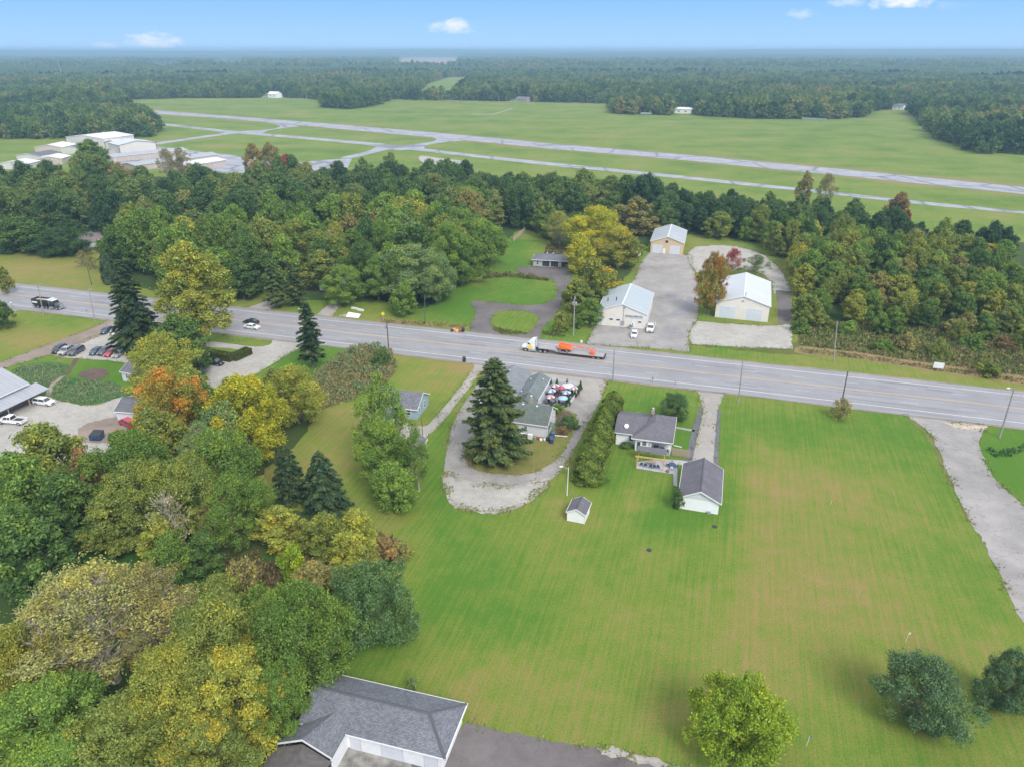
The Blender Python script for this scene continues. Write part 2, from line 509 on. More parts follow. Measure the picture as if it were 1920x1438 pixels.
M_NAVY = plain('navy_steel', (0.03, 0.07, 0.15), 0.5)
M_BROWNMETAL = plain('brown_trim', (0.16, 0.09, 0.07), 0.6)
M_SAND = plain('load_of_sand', (0.35, 0.31, 0.24), 0.95, scale=4, bumpk=0.6)
M_BARK = plain('bark', (0.17, 0.145, 0.12), 0.95, scale=4, var=0.35, bumpk=0.6)
M_PALEBARK = plain('pale_dead_bark', (0.36, 0.32, 0.27), 0.95, scale=4, var=0.3, bumpk=0.4)
M_CLOTHW = plain('white_canvas', (0.56, 0.54, 0.56), 0.8)
M_CLOTHR = plain('red_canvas', (0.32, 0.13, 0.16), 0.8)
M_CLOTHB = plain('blue_canvas', (0.11, 0.20, 0.36), 0.8)
M_CLOTHL = plain('sky_blue_canvas', (0.30, 0.47, 0.56), 0.8)
M_TERRA = plain('terracotta', (0.35, 0.16, 0.10), 0.8)

def car_paint(name, col, metal=0.2):
    m, nt, b = mat_new(name)
    b.inputs['Base Color'].default_value = (*col, 1)
    b.inputs['Metallic'].default_value = metal
    b.inputs['Roughness'].default_value = 0.28
    b.inputs['Coat Weight'].default_value = 0.5
    return m
CP = {'white': car_paint('paint_white', (0.76, 0.77, 0.79), 0), 'black': car_paint('paint_black', (0.02, 0.022, 0.03)),
      'navy': car_paint('paint_navy', (0.05, 0.07, 0.12)), 'silver': car_paint('paint_silver', (0.50, 0.50, 0.50), .4),
      'charcoal': car_paint('paint_charcoal', (0.09, 0.10, 0.13)), 'red': car_paint('paint_red', (0.50, 0.02, 0.05)),
      'cream': car_paint('paint_cream', (0.55, 0.5, 0.44))}
M_CARGLASS = plain('car_glass', (0.045, 0.055, 0.07), 0.05, var=0.1, spec=1.0)
M_LAMP = plain('lamp_lens', (0.7, 0.7, 0.68), 0.2)
M_TAIL = plain('tail_lens', (0.45, 0.02, 0.02), 0.3)

def leaf_mat(name, far=False):
    m, nt, b = mat_new(name)
    nt.nodes.remove(b)
    out = nt.nodes['Material Output']
    oi = nt.nodes.new('ShaderNodeObjectInfo')
    r = nt.nodes.new('ShaderNodeAttribute'); r.attribute_name = 'rnd'
    lb = nt.nodes.new('ShaderNodeAttribute'); lb.attribute_name = 'lobe'
    if far:
        n1 = noise(nt, oi.outputs['Location'], 0.9, 2, 0.8)
        n2 = noise(nt, oi.outputs['Location'], 0.006, 2, 0.6)
        t = mth(nt, 'ADD', mth(nt, 'MULTIPLY', mth(nt, 'SUBTRACT', n1, 0.5), 1.2), mth(nt, 'MULTIPLY', mth(nt, 'SUBTRACT', n2, 0.5), 1.9))
        t = mth(nt, 'ADD', t, 0.42)
        t = mth(nt, 'ADD', t, mth(nt, 'MULTIPLY', mth(nt, 'SUBTRACT', oi.outputs['Random'], 0.5), 0.65), clamp=True)
        c = ramp(nt, t, [(0.0, (0.052, 0.108, 0.046)), (0.35, (0.100, 0.175, 0.054)), (0.65, (0.18, 0.245, 0.068)), (0.92, (0.28, 0.28, 0.10)), (1.0, (0.34, 0.23, 0.10))])
    else:
        au = nt.nodes.new('ShaderNodeAttribute'); au.attribute_type = 'OBJECT'; au.attribute_name = 'autumn_rgb'
        am = nt.nodes.new('ShaderNodeAttribute'); am.attribute_type = 'OBJECT'; am.attribute_name = 'autumn'
        n1 = noise(nt, objc(nt), 0.22, 3, 0.7)
        f = mth(nt, 'ADD', mth(nt, 'MULTIPLY', n1, 1.2), mth(nt, 'MULTIPLY', lb.outputs['Fac'], 0.5))
        f = mth(nt, 'ADD', f, mth(nt, 'MULTIPLY', am.outputs['Fac'], 1.9))
        f = mth(nt, 'MULTIPLY', mth(nt, 'SUBTRACT', f, 1.55), 2.4, clamp=True)
        c = mixc(nt, f, oi.outputs['Color'], au.outputs['Color'])
        hue = ramp(nt, lb.outputs['Fac'], [(0.0, (0.72, 0.82, 0.92)), (0.5, (1, 1, 1)), (1.0, (1.48, 1.28, 0.90))])
        c = mixc(nt, 1.0, c, hue, 'MULTIPLY')
    val = ramp(nt, r.outputs['Fac'], [(0.0, 0.60), (0.75, 1.2), (1.0, 1.75)])
    c = mixc(nt, 1.0, c, val, 'MULTIPLY')
    df = nt.nodes.new('ShaderNodeBsdfDiffuse'); tr = nt.nodes.new('ShaderNodeBsdfTranslucent')
    gl = nt.nodes.new('ShaderNodeBsdfGlossy'); gl.inputs['Roughness'].default_value = 0.5
    gl.inputs['Color'].default_value = (0.5, 0.5, 0.5, 1)
    nt.links.new(c, df.inputs['Color'])
    nt.links.new(mixc(nt, 1.0, c, (1.15, 1.15, 0.5), 'MULTIPLY'), tr.inputs['Color'])
    mx = nt.nodes.new('ShaderNodeMixShader'); mx.inputs[0].default_value = 0.30
    nt.links.new(df.outputs[0], mx.inputs[1]); nt.links.new(tr.outputs[0], mx.inputs[2])
    mx2 = nt.nodes.new('ShaderNodeMixShader'); mx2.inputs[0].default_value = 0.015
    nt.links.new(mx.outputs[0], mx2.inputs[1]); nt.links.new(gl.outputs[0], mx2.inputs[2])
    nt.links.new(mx2.outputs[0], out.inputs['Surface'])
    return m
M_LEAF = leaf_mat('leaves')
M_WOODLEAF = leaf_mat('woodland_leaves', True)
# ------------------------------------------------------------------ ground
def proj(X, Y, Z=0.0):
    fwd = Y * math.cos(P) - (Z - H) * math.sin(P)
    up = Y * math.sin(P) + (Z - H) * math.cos(P)
    fwd = np.maximum(fwd, 1e-3)
    return 960 + F * X / fwd, 719 - F * up / fwd

# real dry / lush patches of the turf: centre and radii as seen in the photograph, amount
DRY = [(1560, 1330, 260, 110, .26), (1250, 1300, 160, 90, .16), (1420, 1180, 90, 60, .16), (1700, 1200, 130, 90, .10), (950, 1270, 150, 60, .14),
       (1100, 1130, 60, 90, .06), (1200, 1110, 60, 80, .12), (1560, 1010, 120, 130, .12), (1420, 1000, 60, 120, .12), (1190, 920, 22, 45, .35),
       (1480, 800, 130, 40, -.42), (1360, 900, 30, 90, -.40), (1250, 980, 90, 22, -.45), (1560, 860, 60, 60, -.05), (1640, 800, 60, 40, -.12),
       (700, 1230, 70, 60, -.22), (850, 1080, 60, 120, -.28), (980, 1180, 70, 90, -.20), (830, 860, 22, 110, -.45), (1130, 1030, 60, 40, -.22), (930, 1080, 80, 60, -.2),
       (800, 700, 90, 45, .30), (880, 690, 40, 20, .25), (700, 700, 60, 20, .1), (600, 680, 60, 40, -.45), (560, 700, 40, 30, -.3), (660, 830, 90, 60, .18), (560, 900, 90, 60, .20), (620, 760, 60, 30, .15), (690, 880, 60, 60, .0),
       (90, 500, 150, 30, .40), (60, 610, 110, 25, .22), (60, 640, 60, 22, .25), (160, 590, 60, 12, -.2), (60, 540, 140, 8, -.15),
       (200, 700, 90, 40, -.45), (440, 630, 60, 14, -.45), (60, 700, 50, 30, -.3),
       (960, 470, 60, 40, -.45), (965, 555, 90, 40, -.45), (965, 605, 50, 30, -.45), (830, 560, 60, 40, -.40), (1080, 630, 40, 20, -.25), (700, 585, 90, 12, -.05),
       (1230, 745, 80, 30, -.35), (1290, 830, 50, 40, -.35), (1150, 900, 60, 60, -.25), (1290, 930, 60, 25, -.35),
       (1900, 830, 60, 40, -.35), (1880, 890, 50, 40, -.45), (1790, 1120, 60, 120, -.08), (1850, 1330, 60, 60, -.1), (1480, 1360, 60, 40, -.1),
       (1770, 990, 20, 80, -.2), (950, 860, 60, 20, .25), (1010, 860, 40, 14, .35), (1340, 560, 30, 50, -.2), (1300, 470, 30, 10, .2), (1500, 1120, 200, 60, .06)]
gx = np.concatenate([[-26000, -12000, -5000, -2500, -1200, -700, -450], np.arange(-345, 346, 3.0), [450, 700, 1200, 2500, 5000, 12000, 26000]])
gy = np.concatenate([[-12000, -2000, -300, -60, 0], np.arange(24, 430, 3.0), [470, 560, 700, 1000, 1600, 2600, 5000, 12000, 30000]])
GX, GY = np.meshgrid(gx, gy)
px_, py_ = proj(GX, GY)
dry = np.zeros_like(GX)
inside = (GY > 24) & (GY < 430)
for (cx, cy, rx, ry, am) in DRY:
    dry += 1.08 * am * np.exp(-(((px_ - cx) / rx) ** 2 + ((py_ - cy) / ry) ** 2))
dry = np.where(inside, dry, 0)
nx, ny = len(gx), len(gy)
idx = np.arange(nx * ny).reshape(ny, nx)
quads = np.stack([idx[:-1, :-1].ravel(), idx[:-1, 1:].ravel(), idx[1:, 1:].ravel(), idx[1:, :-1].ravel()], 1)
me = np_mesh('ground', np.stack([GX.ravel(), GY.ravel(), np.zeros(nx * ny)], 1), quads, M_LAWN)
fattr(me, 'dry', dry.ravel(), 'POINT')
ground = link('ground', me); tag(ground, kind='structure')

from mathutils.geometry import tessellate_polygon
def smooth_poly(pts, n=5):
    out = []
    k = len(pts)
    for i in range(k):
        p0, p1, p2, p3 = pts[i - 1], pts[i], pts[(i + 1) % k], pts[(i + 2) % k]
        for j in range(n):
            t = j / n
            out.append(0.5 * ((2 * p1) + (p2 - p0) * t + (2 * p0 - 5 * p1 + 4 * p2 - p3) * t * t + (3 * p1 - p0 - 3 * p2 + p3) * t ** 3))
    return out

OUTLINES = {}
def sheet(name, pts, mat, lvl, smooth=True, jit=0.12, pixels=True, kind='structure', parent=None, skirt=0.0):
    """flat piece of ground outlined through the given points, with a slightly ragged edge"""
    z = 0.012 * lvl
    g = [at(*p) if pixels else Vector((p[0], p[1], 0)) for p in pts]
    if smooth: g = smooth_poly(g)
    # refine
    out = []
    for a, b in zip(g, g[1:] + g[:1]):
        L = (b - a).length
        k = max(1, min(60, int(L / 1.2))) if jit else 1
        for j in range(k): out.append(a.lerp(b, j / k))
    if jit:
        out = [q + Vector((pnoise(q * 0.9), pnoise(q * 0.9 + Vector((31, 7, 3))), 0)) * jit * 2 + Vector((pnoise(q * 3.1), pnoise(q * 3.1 + Vector((3, 17, 3))), 0)) * jit for q in out]
    for q in out: q.z = z
    OUTLINES.setdefault(name, []).append(list(out))
    tris = tessellate_polygon([out])
    V = [tuple(q) for q in out]; Fc = [t for t in tris]
    me = bpy.data.meshes.new(name)
    me.from_pydata(V, [], Fc)
    # make all faces look up
    import bmesh
    bm = bmesh.new(); bm.from_mesh(me)
    for f in bm.faces:
        if f.normal.z < 0: f.normal_flip()
    bm.to_mesh(me); bm.free()
    me.materials.append(mat)
    o = link(name, me, parent); tag(o, kind=kind)
    return o

# highway frame: s along the road, t across it (positive = far side)
RA, RB = at(125, 565.5), at(1900, 765)
RD = (RB - RA).normalized(); RN = Vector((-RD.y, RD.x, 0))
def rd(s, t, z=0.0): q = RA + RD * s + RN * t; q.z = z; return q
RLEN = (RB - RA).length
RANG = math.atan2(RD.y, RD.x)

AIR = [(225, 188), (413, 183), (497, 183), (593, 187), (607, 203), (655, 206), (700, 200), (728, 192), (733, 187), (800, 189), (857, 189), (1000, 192),
       (1140, 195), (1145, 214), (1200, 216), (1303, 218), (1393, 223), (1563, 225), (1627, 219), (1632, 210), (1673, 206), (1700, 207), (1715, 222), (1735, 245), (1763, 262),
       (1800, 280), (1827, 289), (2000, 293), (2500, 305), (2700, 620), (1920, 560), (1500, 500), (1230, 450), (960, 450), (760, 420), (450, 420), (250, 420),
       (120, 420), (0, 430), (-200, 440), (-240, 280), (0, 273), (130, 267), (200, 263), (290, 257), (302, 240), (285, 225), (255, 212), (235, 200)]
sheet('airfield', AIR, M_FIELD, 1, jit=0)
def band(name, top, bot, mat, lvl, jit=0.0, smooth=True, **k):
    return sheet(name, top + bot[::-1], mat, lvl, smooth=False, jit=jit, **k)
band('runway_verge', [(285, 206), (400, 215), (633, 232.8), (840, 249.5), (1040, 268), (1273, 287), (1580, 314), (1913, 346), (2150, 369)],
     [(285, 216), (417, 224), (633, 244), (853, 265), (1040, 283), (1273, 303.5), (1580, 334), (1913, 369), (2150, 397)], grass_mat('runway_verge', (0.16, 0.20, 0.05), (0.22, 0.21, 0.075), (0.27, 0.20, 0.10), 0, attr=False), 1.6)
runway = band('runway', [(290, 207.5), (400, 216), (633, 234), (840, 251.5), (1040, 270.5), (1273, 290), (1580, 318), (1913, 351), (2150, 375)],
              [(290, 214), (417, 222), (633, 242), (853, 262), (1040, 280), (1273, 300), (1580, 330), (1913, 364), (2150, 391)], M_RUNWAY, 3)
sheet('taxiway', [(300, 231), (417, 244), (483, 250), (633, 262.5), (720, 270), (870, 288), (940, 295.5), (1040, 306), (1160, 318), (1273, 329.5), (1400, 343), (1547, 358.5), (1730, 378.5), (1913, 396), (2150, 419),
                  (2150, 424), (1913, 400.5), (1747, 386), (1547, 364), (1400, 348.5), (1273, 335), (1160, 323.5), (1040, 312), (940, 301), (870, 293), (720, 276), (633, 267), (483, 254), (420, 248.5), (300, 234.5)], M_RUNWAY, 2, smooth=False, jit=0)
sheet('taxiway_link', [(500, 231), (560, 237), (533, 241), (505, 245), (490, 251), (465, 252), (430, 248), (450, 246.5), (500, 244), (520, 240), (525, 236)], M_RUNWAY, 4.3, jit=0)
sheet('taxiway_link', [(800, 252), (870, 262), (830, 268), (800, 273), (790, 280), (740, 282), (715, 275), (760, 273), (800, 268), (818, 262)], M_RUNWAY, 4.6, jit=0)
sheet('taxiway_spur', [(440, 247), (455, 250), (420, 254), (360, 262), (295, 272), (240, 280), (225, 279), (290, 268.5), (360, 258.5), (410, 251.5)], M_RUNWAY, 4.9, jit=0)
sheet('taxiway_spur', [(722, 272), (735, 278), (700, 288), (660, 297), (640, 296), (690, 284), (705, 276)], M_RUNWAY, 5.2, jit=0)
sheet('airport_apron', [(298, 276), (330, 279), (380, 286), (430, 291), (470, 298), (560, 305), (620, 300), (660, 298), (650, 320), (430, 325), (200, 312), (150, 290), (230, 283)], M_RUNWAY, 5.5, jit=0, smooth=False)
sheet('gravel_apron', [(788, 293), (815, 296), (870, 303), (875, 309), (820, 309), (790, 304)], M_GRAVEL, 5.8, jit=0)
sheet('gravel_path', [(885, 214.4), (925, 214.4), (960, 203.8), (962, 204.2), (926, 215.2), (885, 215.2)], M_GRAVEL, 4, jit=0, smooth=False)
sheet('country_road', [(225, 186.2), (413, 182.0), (497, 182), (600, 184), (735, 186), (813, 187.7), (1000, 191), (1140, 193.6), (1140, 194.8), (1000, 192), (813, 188.8), (735, 187), (600, 185.3), (497, 183), (413, 183), (225, 187.4)], M_RUNWAY, 4, jit=0, smooth=False)
# highway
def rsheet(name, s0, s1, t0, t1, mat, lvl, jit=0.0, kind='structure', parent=None):
    pts = [rd(s0, t0), rd(s1, t0), rd(s1, t1), rd(s0, t1)]
    return sheet(name, [(p.x, p.y) for p in pts], mat, lvl, smooth=False, jit=jit, pixels=False, kind=kind, parent=parent)
S0, S1 = -260, RLEN + 260
rsheet('road_shoulder', S0, S1, -11.0, 10.7, gravel('shoulder_gravel', (0.33, 0.29, 0.24), dark=.6), 6, jit=0.35)
rsheet('highway', S0, S1, -10.2, 9.8, M_ROAD, 8, jit=0.06)
for t, w, m in ((7.55, .17, M_WHITEPAINT), (-7.55, .17, M_WHITEPAINT), (0.26, .13, M_YELLOWPAINT), (-0.14, .13, M_YELLOWPAINT)):
    rsheet('edge_line' if abs(t) > 1 else 'centre_line', S0, S1, t - w / 2, t + w / 2, m, 9.5)
pr_ = random.Random(8)
M_PATCH = asphalt('road_patch_asphalt', (0.235, 0.235, 0.26), 0.3, 0.4, patch=.2)
for k in range(16):
    s_ = pr_.uniform(-20, RLEN + 20); t_ = pr_.choice([1.0, 4.4, -1.2 - 2.4, -4.6, 6.0]); rsheet('road_patch', s_, s_ + pr_.uniform(4, 16), t_, t_ + pr_.uniform(.5, 1.6), M_PATCH, 8.4 + k * .05, jit=0.05)
for t in (3.95, -3.85):
    mb = MB()
    s = -60
    while s < RLEN + 60:
        q = [rd(s, t - .07, .114), rd(s + 3.2, t - .07, .114), rd(s + 3.2, t + .07, .114), rd(s, t + .07, .114)]
        mb.add(q, [(0, 1, 2, 3)]); s += 11.5
    o = mb.build('lane_dashes', M_FAINTPAINT); tag(o, kind='structure')

# rough ground and woodland floors
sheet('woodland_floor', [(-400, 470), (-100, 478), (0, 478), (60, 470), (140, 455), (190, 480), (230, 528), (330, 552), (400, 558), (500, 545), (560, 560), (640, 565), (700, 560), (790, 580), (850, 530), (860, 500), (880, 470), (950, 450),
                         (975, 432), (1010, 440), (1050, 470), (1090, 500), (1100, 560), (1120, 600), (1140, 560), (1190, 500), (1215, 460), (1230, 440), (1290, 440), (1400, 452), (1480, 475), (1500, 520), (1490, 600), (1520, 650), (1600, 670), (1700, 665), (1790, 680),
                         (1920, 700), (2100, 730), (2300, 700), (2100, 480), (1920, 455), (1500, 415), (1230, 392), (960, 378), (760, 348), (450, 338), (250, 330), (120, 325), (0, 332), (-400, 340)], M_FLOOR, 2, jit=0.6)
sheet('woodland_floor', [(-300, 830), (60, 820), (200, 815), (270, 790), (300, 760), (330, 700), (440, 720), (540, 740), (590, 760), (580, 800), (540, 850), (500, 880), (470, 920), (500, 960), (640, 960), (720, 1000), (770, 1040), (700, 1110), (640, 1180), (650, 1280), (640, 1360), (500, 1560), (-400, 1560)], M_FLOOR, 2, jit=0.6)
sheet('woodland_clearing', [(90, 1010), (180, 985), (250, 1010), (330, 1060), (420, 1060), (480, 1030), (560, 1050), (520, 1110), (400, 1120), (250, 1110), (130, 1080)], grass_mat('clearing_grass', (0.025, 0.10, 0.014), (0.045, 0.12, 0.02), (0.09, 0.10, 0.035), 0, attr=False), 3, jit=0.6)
sheet('dry_verge', [(1500, 664), (1600, 674), (1720, 692), (1920, 722), (2200, 765), (2200, 752), (1920, 704), (1720, 674), (1600, 660), (1500, 650)], M_DRYVERGE, 3, jit=0.5)
sheet('rough_field', [(1300, 648), (1500, 666), (1510, 650), (1600, 660), (1720, 680), (1920, 710), (2200, 755), (2200, 690), (1920, 640), (1740, 615), (1600, 610), (1500, 600), (1495, 640), (1400, 655), (1310, 645)], M_ROUGH, 2.5, jit=0.5)
sheet('dry_verge', [(715, 598), (760, 602), (870, 611), (880, 617), (800, 612), (715, 604)], M_DRYVERGE, 3, jit=0.3)
# near-side drives
sheet('concrete_drive', [(884, 674), (912, 676), (912, 690), (897, 702), (880, 728), (858, 754), (832, 788), (812, 808), (800, 818), (776, 830), (750, 827), (745, 800), (762, 793), (795, 799), (815, 783), (840, 754), (862, 727), (882, 700), (889, 686)], M_CONC, 3, jit=0.12)
sheet('restaurant_drive', [(905, 680), (912, 694), (898, 715), (883, 737), (868, 760), (853, 788), (842, 822), (835, 860), (833, 893), (838, 915), (846, 940), (862, 953), (900, 958), (940, 957), (975, 948), (993, 935), (1012, 916), (1034, 898), (1050, 885), (1062, 868), (1075, 845), (1088, 820), (1101, 795),
                           (1114, 770), (1127, 748), (1131, 728), (1137, 712), (1150, 700), (1060, 685), (960, 672)], M_DRIVE, 3, jit=0.15)
sheet('gravel_edge', [(834, 885), (870, 900), (920, 908), (970, 910), (1030, 895), (1012, 925), (985, 946), (940, 962), (893, 960), (848, 947), (833, 915)], M_GRAVEL2, 3.4, jit=0.35)
sheet('gravel_patch', [(838, 893), (870, 905), (920, 913), (970, 915), (1022, 903), (1000, 927), (975, 944), (935, 955), (895, 953), (852, 940), (838, 915)], M_GRAVEL, 4, jit=0.5)
sheet('gravel_patch', [(893, 775), (903, 745), (918, 725), (925, 740), (908, 775), (897, 805), (885, 812)], M_GRAVEL2, 4, jit=0.3)
sheet('forecourt', [(1030, 682), (1150, 696), (1138, 712), (1131, 735), (1120, 752), (1090, 750), (1085, 724), (1035, 712), (950, 700), (940, 676)], M_CONC, 4.5, jit=0.1, smooth=False)
sheet('lawn_island', [(873, 845), (886, 820), (930, 800), (975, 790), (1040, 765), (1062, 768), (1079, 777), (1081, 792), (1077, 812), (1067, 829), (1045, 860), (1020, 877), (985, 889), (935, 889), (898, 883), (879, 870), (871, 855)],
      grass_mat('island_grass', (0.07, 0.14, 0.02), (0.15, 0.18, 0.04), (0.27, 0.20, 0.09), 0, attr=False, dryk=0.15), 5, jit=0.25)
sheet('garden_bed', [(1045, 775), (1066, 772), (1078, 785), (1072, 805), (1058, 818), (1040, 812), (1043, 790)], M_MULCH, 6, jit=0.2)
sheet('patio_deck', [(1026, 714), (1088, 722), (1078, 745), (1064, 764), (1040, 760), (1008, 752)], plain('grey_patio', (0.24, 0.26, 0.29), 0.8, scale=1.0, var=0.2), 6, smooth=False, jit=0)
sheet('concrete_drive', [(1280, 713), (1294, 727), (1306, 734), (1312, 744), (1316, 762), (1318, 772), (1308, 815), (1298, 866), (1340, 872), (1341, 820), (1345, 770), (1352, 755), (1357, 742), (1364, 734), (1400, 728), (1340, 715)], M_CONC, 3, jit=0.08)
sheet('tar_strip', [(1311, 763), (1318, 764), (1309, 812), (1298, 866), (1284, 864), (1297, 808)], M_TAR, 4, jit=0.08, smooth=False)
sheet('tar_strip', [(1345, 768), (1352, 768), (1348, 820), (1347, 876), (1337, 874), (1341, 820)], M_TAR, 4, jit=0.08, smooth=False)
sheet('garden_walk', [(1256, 797.5), (1303, 806), (1302, 809.5), (1255, 801)], M_CONC, 4, jit=0.03, smooth=False)
sheet('patio_paving', [(1193, 866), (1240, 860), (1290, 864), (1285, 872), (1266, 870), (1265, 889), (1192, 878)], plain('pale_paving', (0.38, 0.38, 0.42), 0.85, scale=1.5), 4, smooth=False, jit=0.05)
sheet('patio_paving', [(1262, 870), (1270, 868), (1270, 912), (1263, 910)], MATS['pale_paving'], 3.5, smooth=False, jit=0.05)
sheet('farm_drive', [(1690, 770), (1705, 783), (1723, 795), (1743, 811), (1758, 840), (1773, 876), (1789, 915), (1812, 965), (1842, 1015), (1880, 1085), (1935, 1180), (2100, 1180), (2000, 1010), (1930, 955), (1902, 932), (1869, 901), (1850, 874), (1837, 840), (1839, 815), (1850, 800), (1870, 794), (1760, 770)], M_LOT, 3, jit=0.2)
sheet('verge_edge', [(1700, 784), (1723, 797), (1741, 812), (1756, 840), (1771, 876), (1787, 915), (1783, 915), (1767, 877), (1752, 842), (1736, 814), (1715, 797)], M_DRYVERGE, 2.5, jit=0.15, smooth=False)
sheet('gravel_patch', [(1768, 791), (1800, 794), (1849, 799), (1845, 804), (1830, 807), (1800, 804), (1782, 798)], gravel('cream_gravel', (0.58, 0.50, 0.41)), 5, jit=0.3)
# bottom edge tarmac beside the near garage
sheet('dark_tarmac', [(872, 1352), (950, 1372), (1060, 1393), (1180, 1412), (1290, 1450), (1290, 1560), (560, 1560), (560, 1400), (700, 1390), (840, 1400)], M_DARKDRIVE, 4, jit=0.3, smooth=False)
sheet('gravel_patch', [(1130, 1403), (1200, 1413), (1260, 1436), (1290, 1452), (1280, 1456), (1200, 1428), (1130, 1412)], M_GRAVEL2, 5, jit=0.3)
sheet('weathered_slab', [(650, 1395), (690, 1398), (740, 1410), (770, 1425), (760, 1470), (620, 1470), (630, 1420)], plain('stained_slab', (0.24, 0.23, 0.21), 0.95, scale=0.8, var=0.45), 5, jit=0.3)
# left side
sheet('dirt_drive', [(212, 592), (205, 599), (167, 618), (100, 643), (0, 681), (-160, 745), (-160, 765), (0, 694), (40, 682), (93, 666), (130, 654), (165, 640), (235, 612), (245, 600)], M_DIRT, 4, jit=0.2)
sheet('gravel_lot', [(225, 612), (262, 605), (330, 608), (385, 612), (440, 640), (505, 640), (518, 632), (505, 625), (570, 632), (572, 648), (545, 662), (525, 674), (490, 695), (455, 716), (400, 736), (330, 742), (262, 737), (242, 705), (240, 681), (200, 676), (150, 673), (118, 671), (93, 665), (158, 638)], M_GRAVEL, 3, jit=0.15, smooth=False)
sheet('lawn_strip', [(360, 612), (385, 616), (440, 620), (488, 627), (507, 635), (508, 645), (492, 650), (468, 650), (430, 645), (385, 639), (350, 634)], M_LAWN, 5, jit=0.12)
sheet('hedge_lawn', [(300, 640), (380, 650), (440, 655), (466, 662), (455, 672), (400, 668), (330, 665)], M_LAWN, 5, jit=0.1)
sheet('gravel_yard', [(40, 752), (75, 742), (102, 748), (130, 756), (157, 760), (190, 757), (216, 748), (262, 745), (280, 800), (240, 840), (100, 870), (-120, 870), (-120, 780)], M_GRAVEL, 3, jit=0.2)
sheet('dirt_patch', [(150, 800), (180, 790), (225, 780), (255, 785), (260, 815), (200, 830), (150, 825)], M_DIRT, 4, jit=0.5)
sheet('garden_mound', [(22, 694), (60, 683), (100, 680), (135, 688), (118, 706), (95, 722), (80, 740), (50, 735), (40, 705)], M_GARDEN, 3, jit=0.4)
sheet('garden_mound', [(102, 722), (120, 708), (160, 712), (205, 715), (240, 728), (250, 740), (215, 748), (190, 755), (157, 759), (125, 754), (98, 744)], M_GARDEN, 3, jit=0.4)
sheet('mulch_bed', [(146, 704), (158, 696), (175, 692), (195, 692), (204, 698), (200, 706), (185, 711), (172, 713), (155, 709)], M_MULCH, 5, jit=0.1)
sheet('mulch_walk', [(139, 673), (148, 673), (140, 686), (128, 702), (118, 706), (124, 696), (133, 684)], M_MULCH, 5, jit=0.03, smooth=False)
sheet('stone_walk', [(118, 705), (126, 703), (112, 714), (101, 722), (97, 732), (94, 742), (86, 742), (91, 728), (98, 716), (108, 708)], gravel('flagstone', (0.36, 0.31, 0.27), dark=0.6), 5, jit=0.15, smooth=False)
# far-side drives
sheet('house_drive', [(885, 645), (884, 632), (882, 612), (892, 588), (884, 572), (890, 565), (930, 568), (1000, 573), (1038, 562), (1045, 546), (1040, 529), (1020, 521), (985, 515), (971, 508), (976, 501), (1059, 503), (1071, 518), (1066, 545), (1054, 570), (1036, 597), (1016, 617), (1008, 640), (940, 640)], M_DARKDRIVE, 4, jit=0.1)
sheet('lawn_island', [(921, 602), (930, 587), (955, 583), (990, 586), (1010, 596), (1004, 611), (988, 626), (960, 628), (935, 624), (924, 614)], M_LAWN, 6, jit=0.1)
sheet('dairy_lot', [(1099, 646), (1108, 628), (1118, 609), (1150, 580), (1189, 526), (1205, 488), (1217, 474), (1280, 477), (1297, 480), (1296, 497), (1308, 530), (1312, 547), (1309, 589), (1305, 603), (1290, 625), (1292, 660), (1200, 652)], M_LOT, 3.5, jit=0.2, smooth=False)
for iq, q in enumerate(([(1250, 548), (1271, 549), (1268, 562), (1249, 561)], [(1233, 578), (1252, 579), (1250, 589), (1232, 587)], [(1262, 588), (1278, 590), (1276, 596), (1261, 594)], [(1243, 613), (1277, 616), (1279, 627), (1240, 624)], [(1255, 590), (1300, 592), (1303, 560), (1290, 556), (1280, 575)])):
    sheet('lot_repair', q, asphalt('lot_repair_asphalt', (0.27, 0.265, 0.285), 0.3, 0, patch=.3) if 'lot_repair_asphalt' not in MATS else MATS['lot_repair_asphalt'], 4.0 + .25 * iq, smooth=False, jit=0.08)
sheet('gravel_lot', [(1306, 603), (1340, 606), (1440, 612), (1486, 608), (1484, 630), (1486, 655), (1400, 652), (1296, 646), (1292, 625)], M_GRAVEL, 4.2, jit=0.25, smooth=False)
sheet('gravel_lot', [(1290, 482), (1298, 466), (1330, 461), (1380, 463), (1424, 475), (1452, 495), (1472, 520), (1482, 550), (1453, 551), (1446, 530), (1430, 516), (1395, 507), (1345, 506), (1312, 512), (1296, 499)], M_GRAVEL, 4.2, jit=0.3)
sheet('tar_drive', [(1454, 545), (1480, 547), (1486, 575), (1487, 610), (1458, 606), (1458, 575)], M_DARKDRIVE, 4.6, jit=0.1, smooth=False)
for q in ([(515, 560), (540, 560), (505, 582), (455, 590), (440, 584), (480, 572)], [(628, 565), (640, 568), (616, 600), (588, 604), (600, 585)]):
    sheet('side_drive', q, M_CONC, 4, jit=0.15)
sheet('side_road', [(-60, 570), (30, 578), (62, 576), (30, 584), (0, 592), (-60, 610)], M_ROAD, 4, jit=0.1)
sheet('side_yard', [(1885, 505), (2050, 510), (2080, 570), (1925, 560), (1900, 535)], M_LOT, 4, jit=0.2)
# distant bare and mown fields among the woods
for q, m in (([(755, 110), (850, 109), (858, 117), (852, 130), (745, 131)], M_TAN), ([(615, 130), (705, 121), (705, 129), (620, 139)], M_TAN), ([(285, 123), (337, 123), (336, 135), (282, 135)], M_TAN), ([(403, 118), (452, 118), (452, 127), (402, 127)], M_TAN),
             ([(800, 160), (840, 148), (888, 146), (856, 176), (850, 186), (780, 184)], M_FIELD)):
    sheet('far_field', q, m, 3, smooth=False, jit=0)
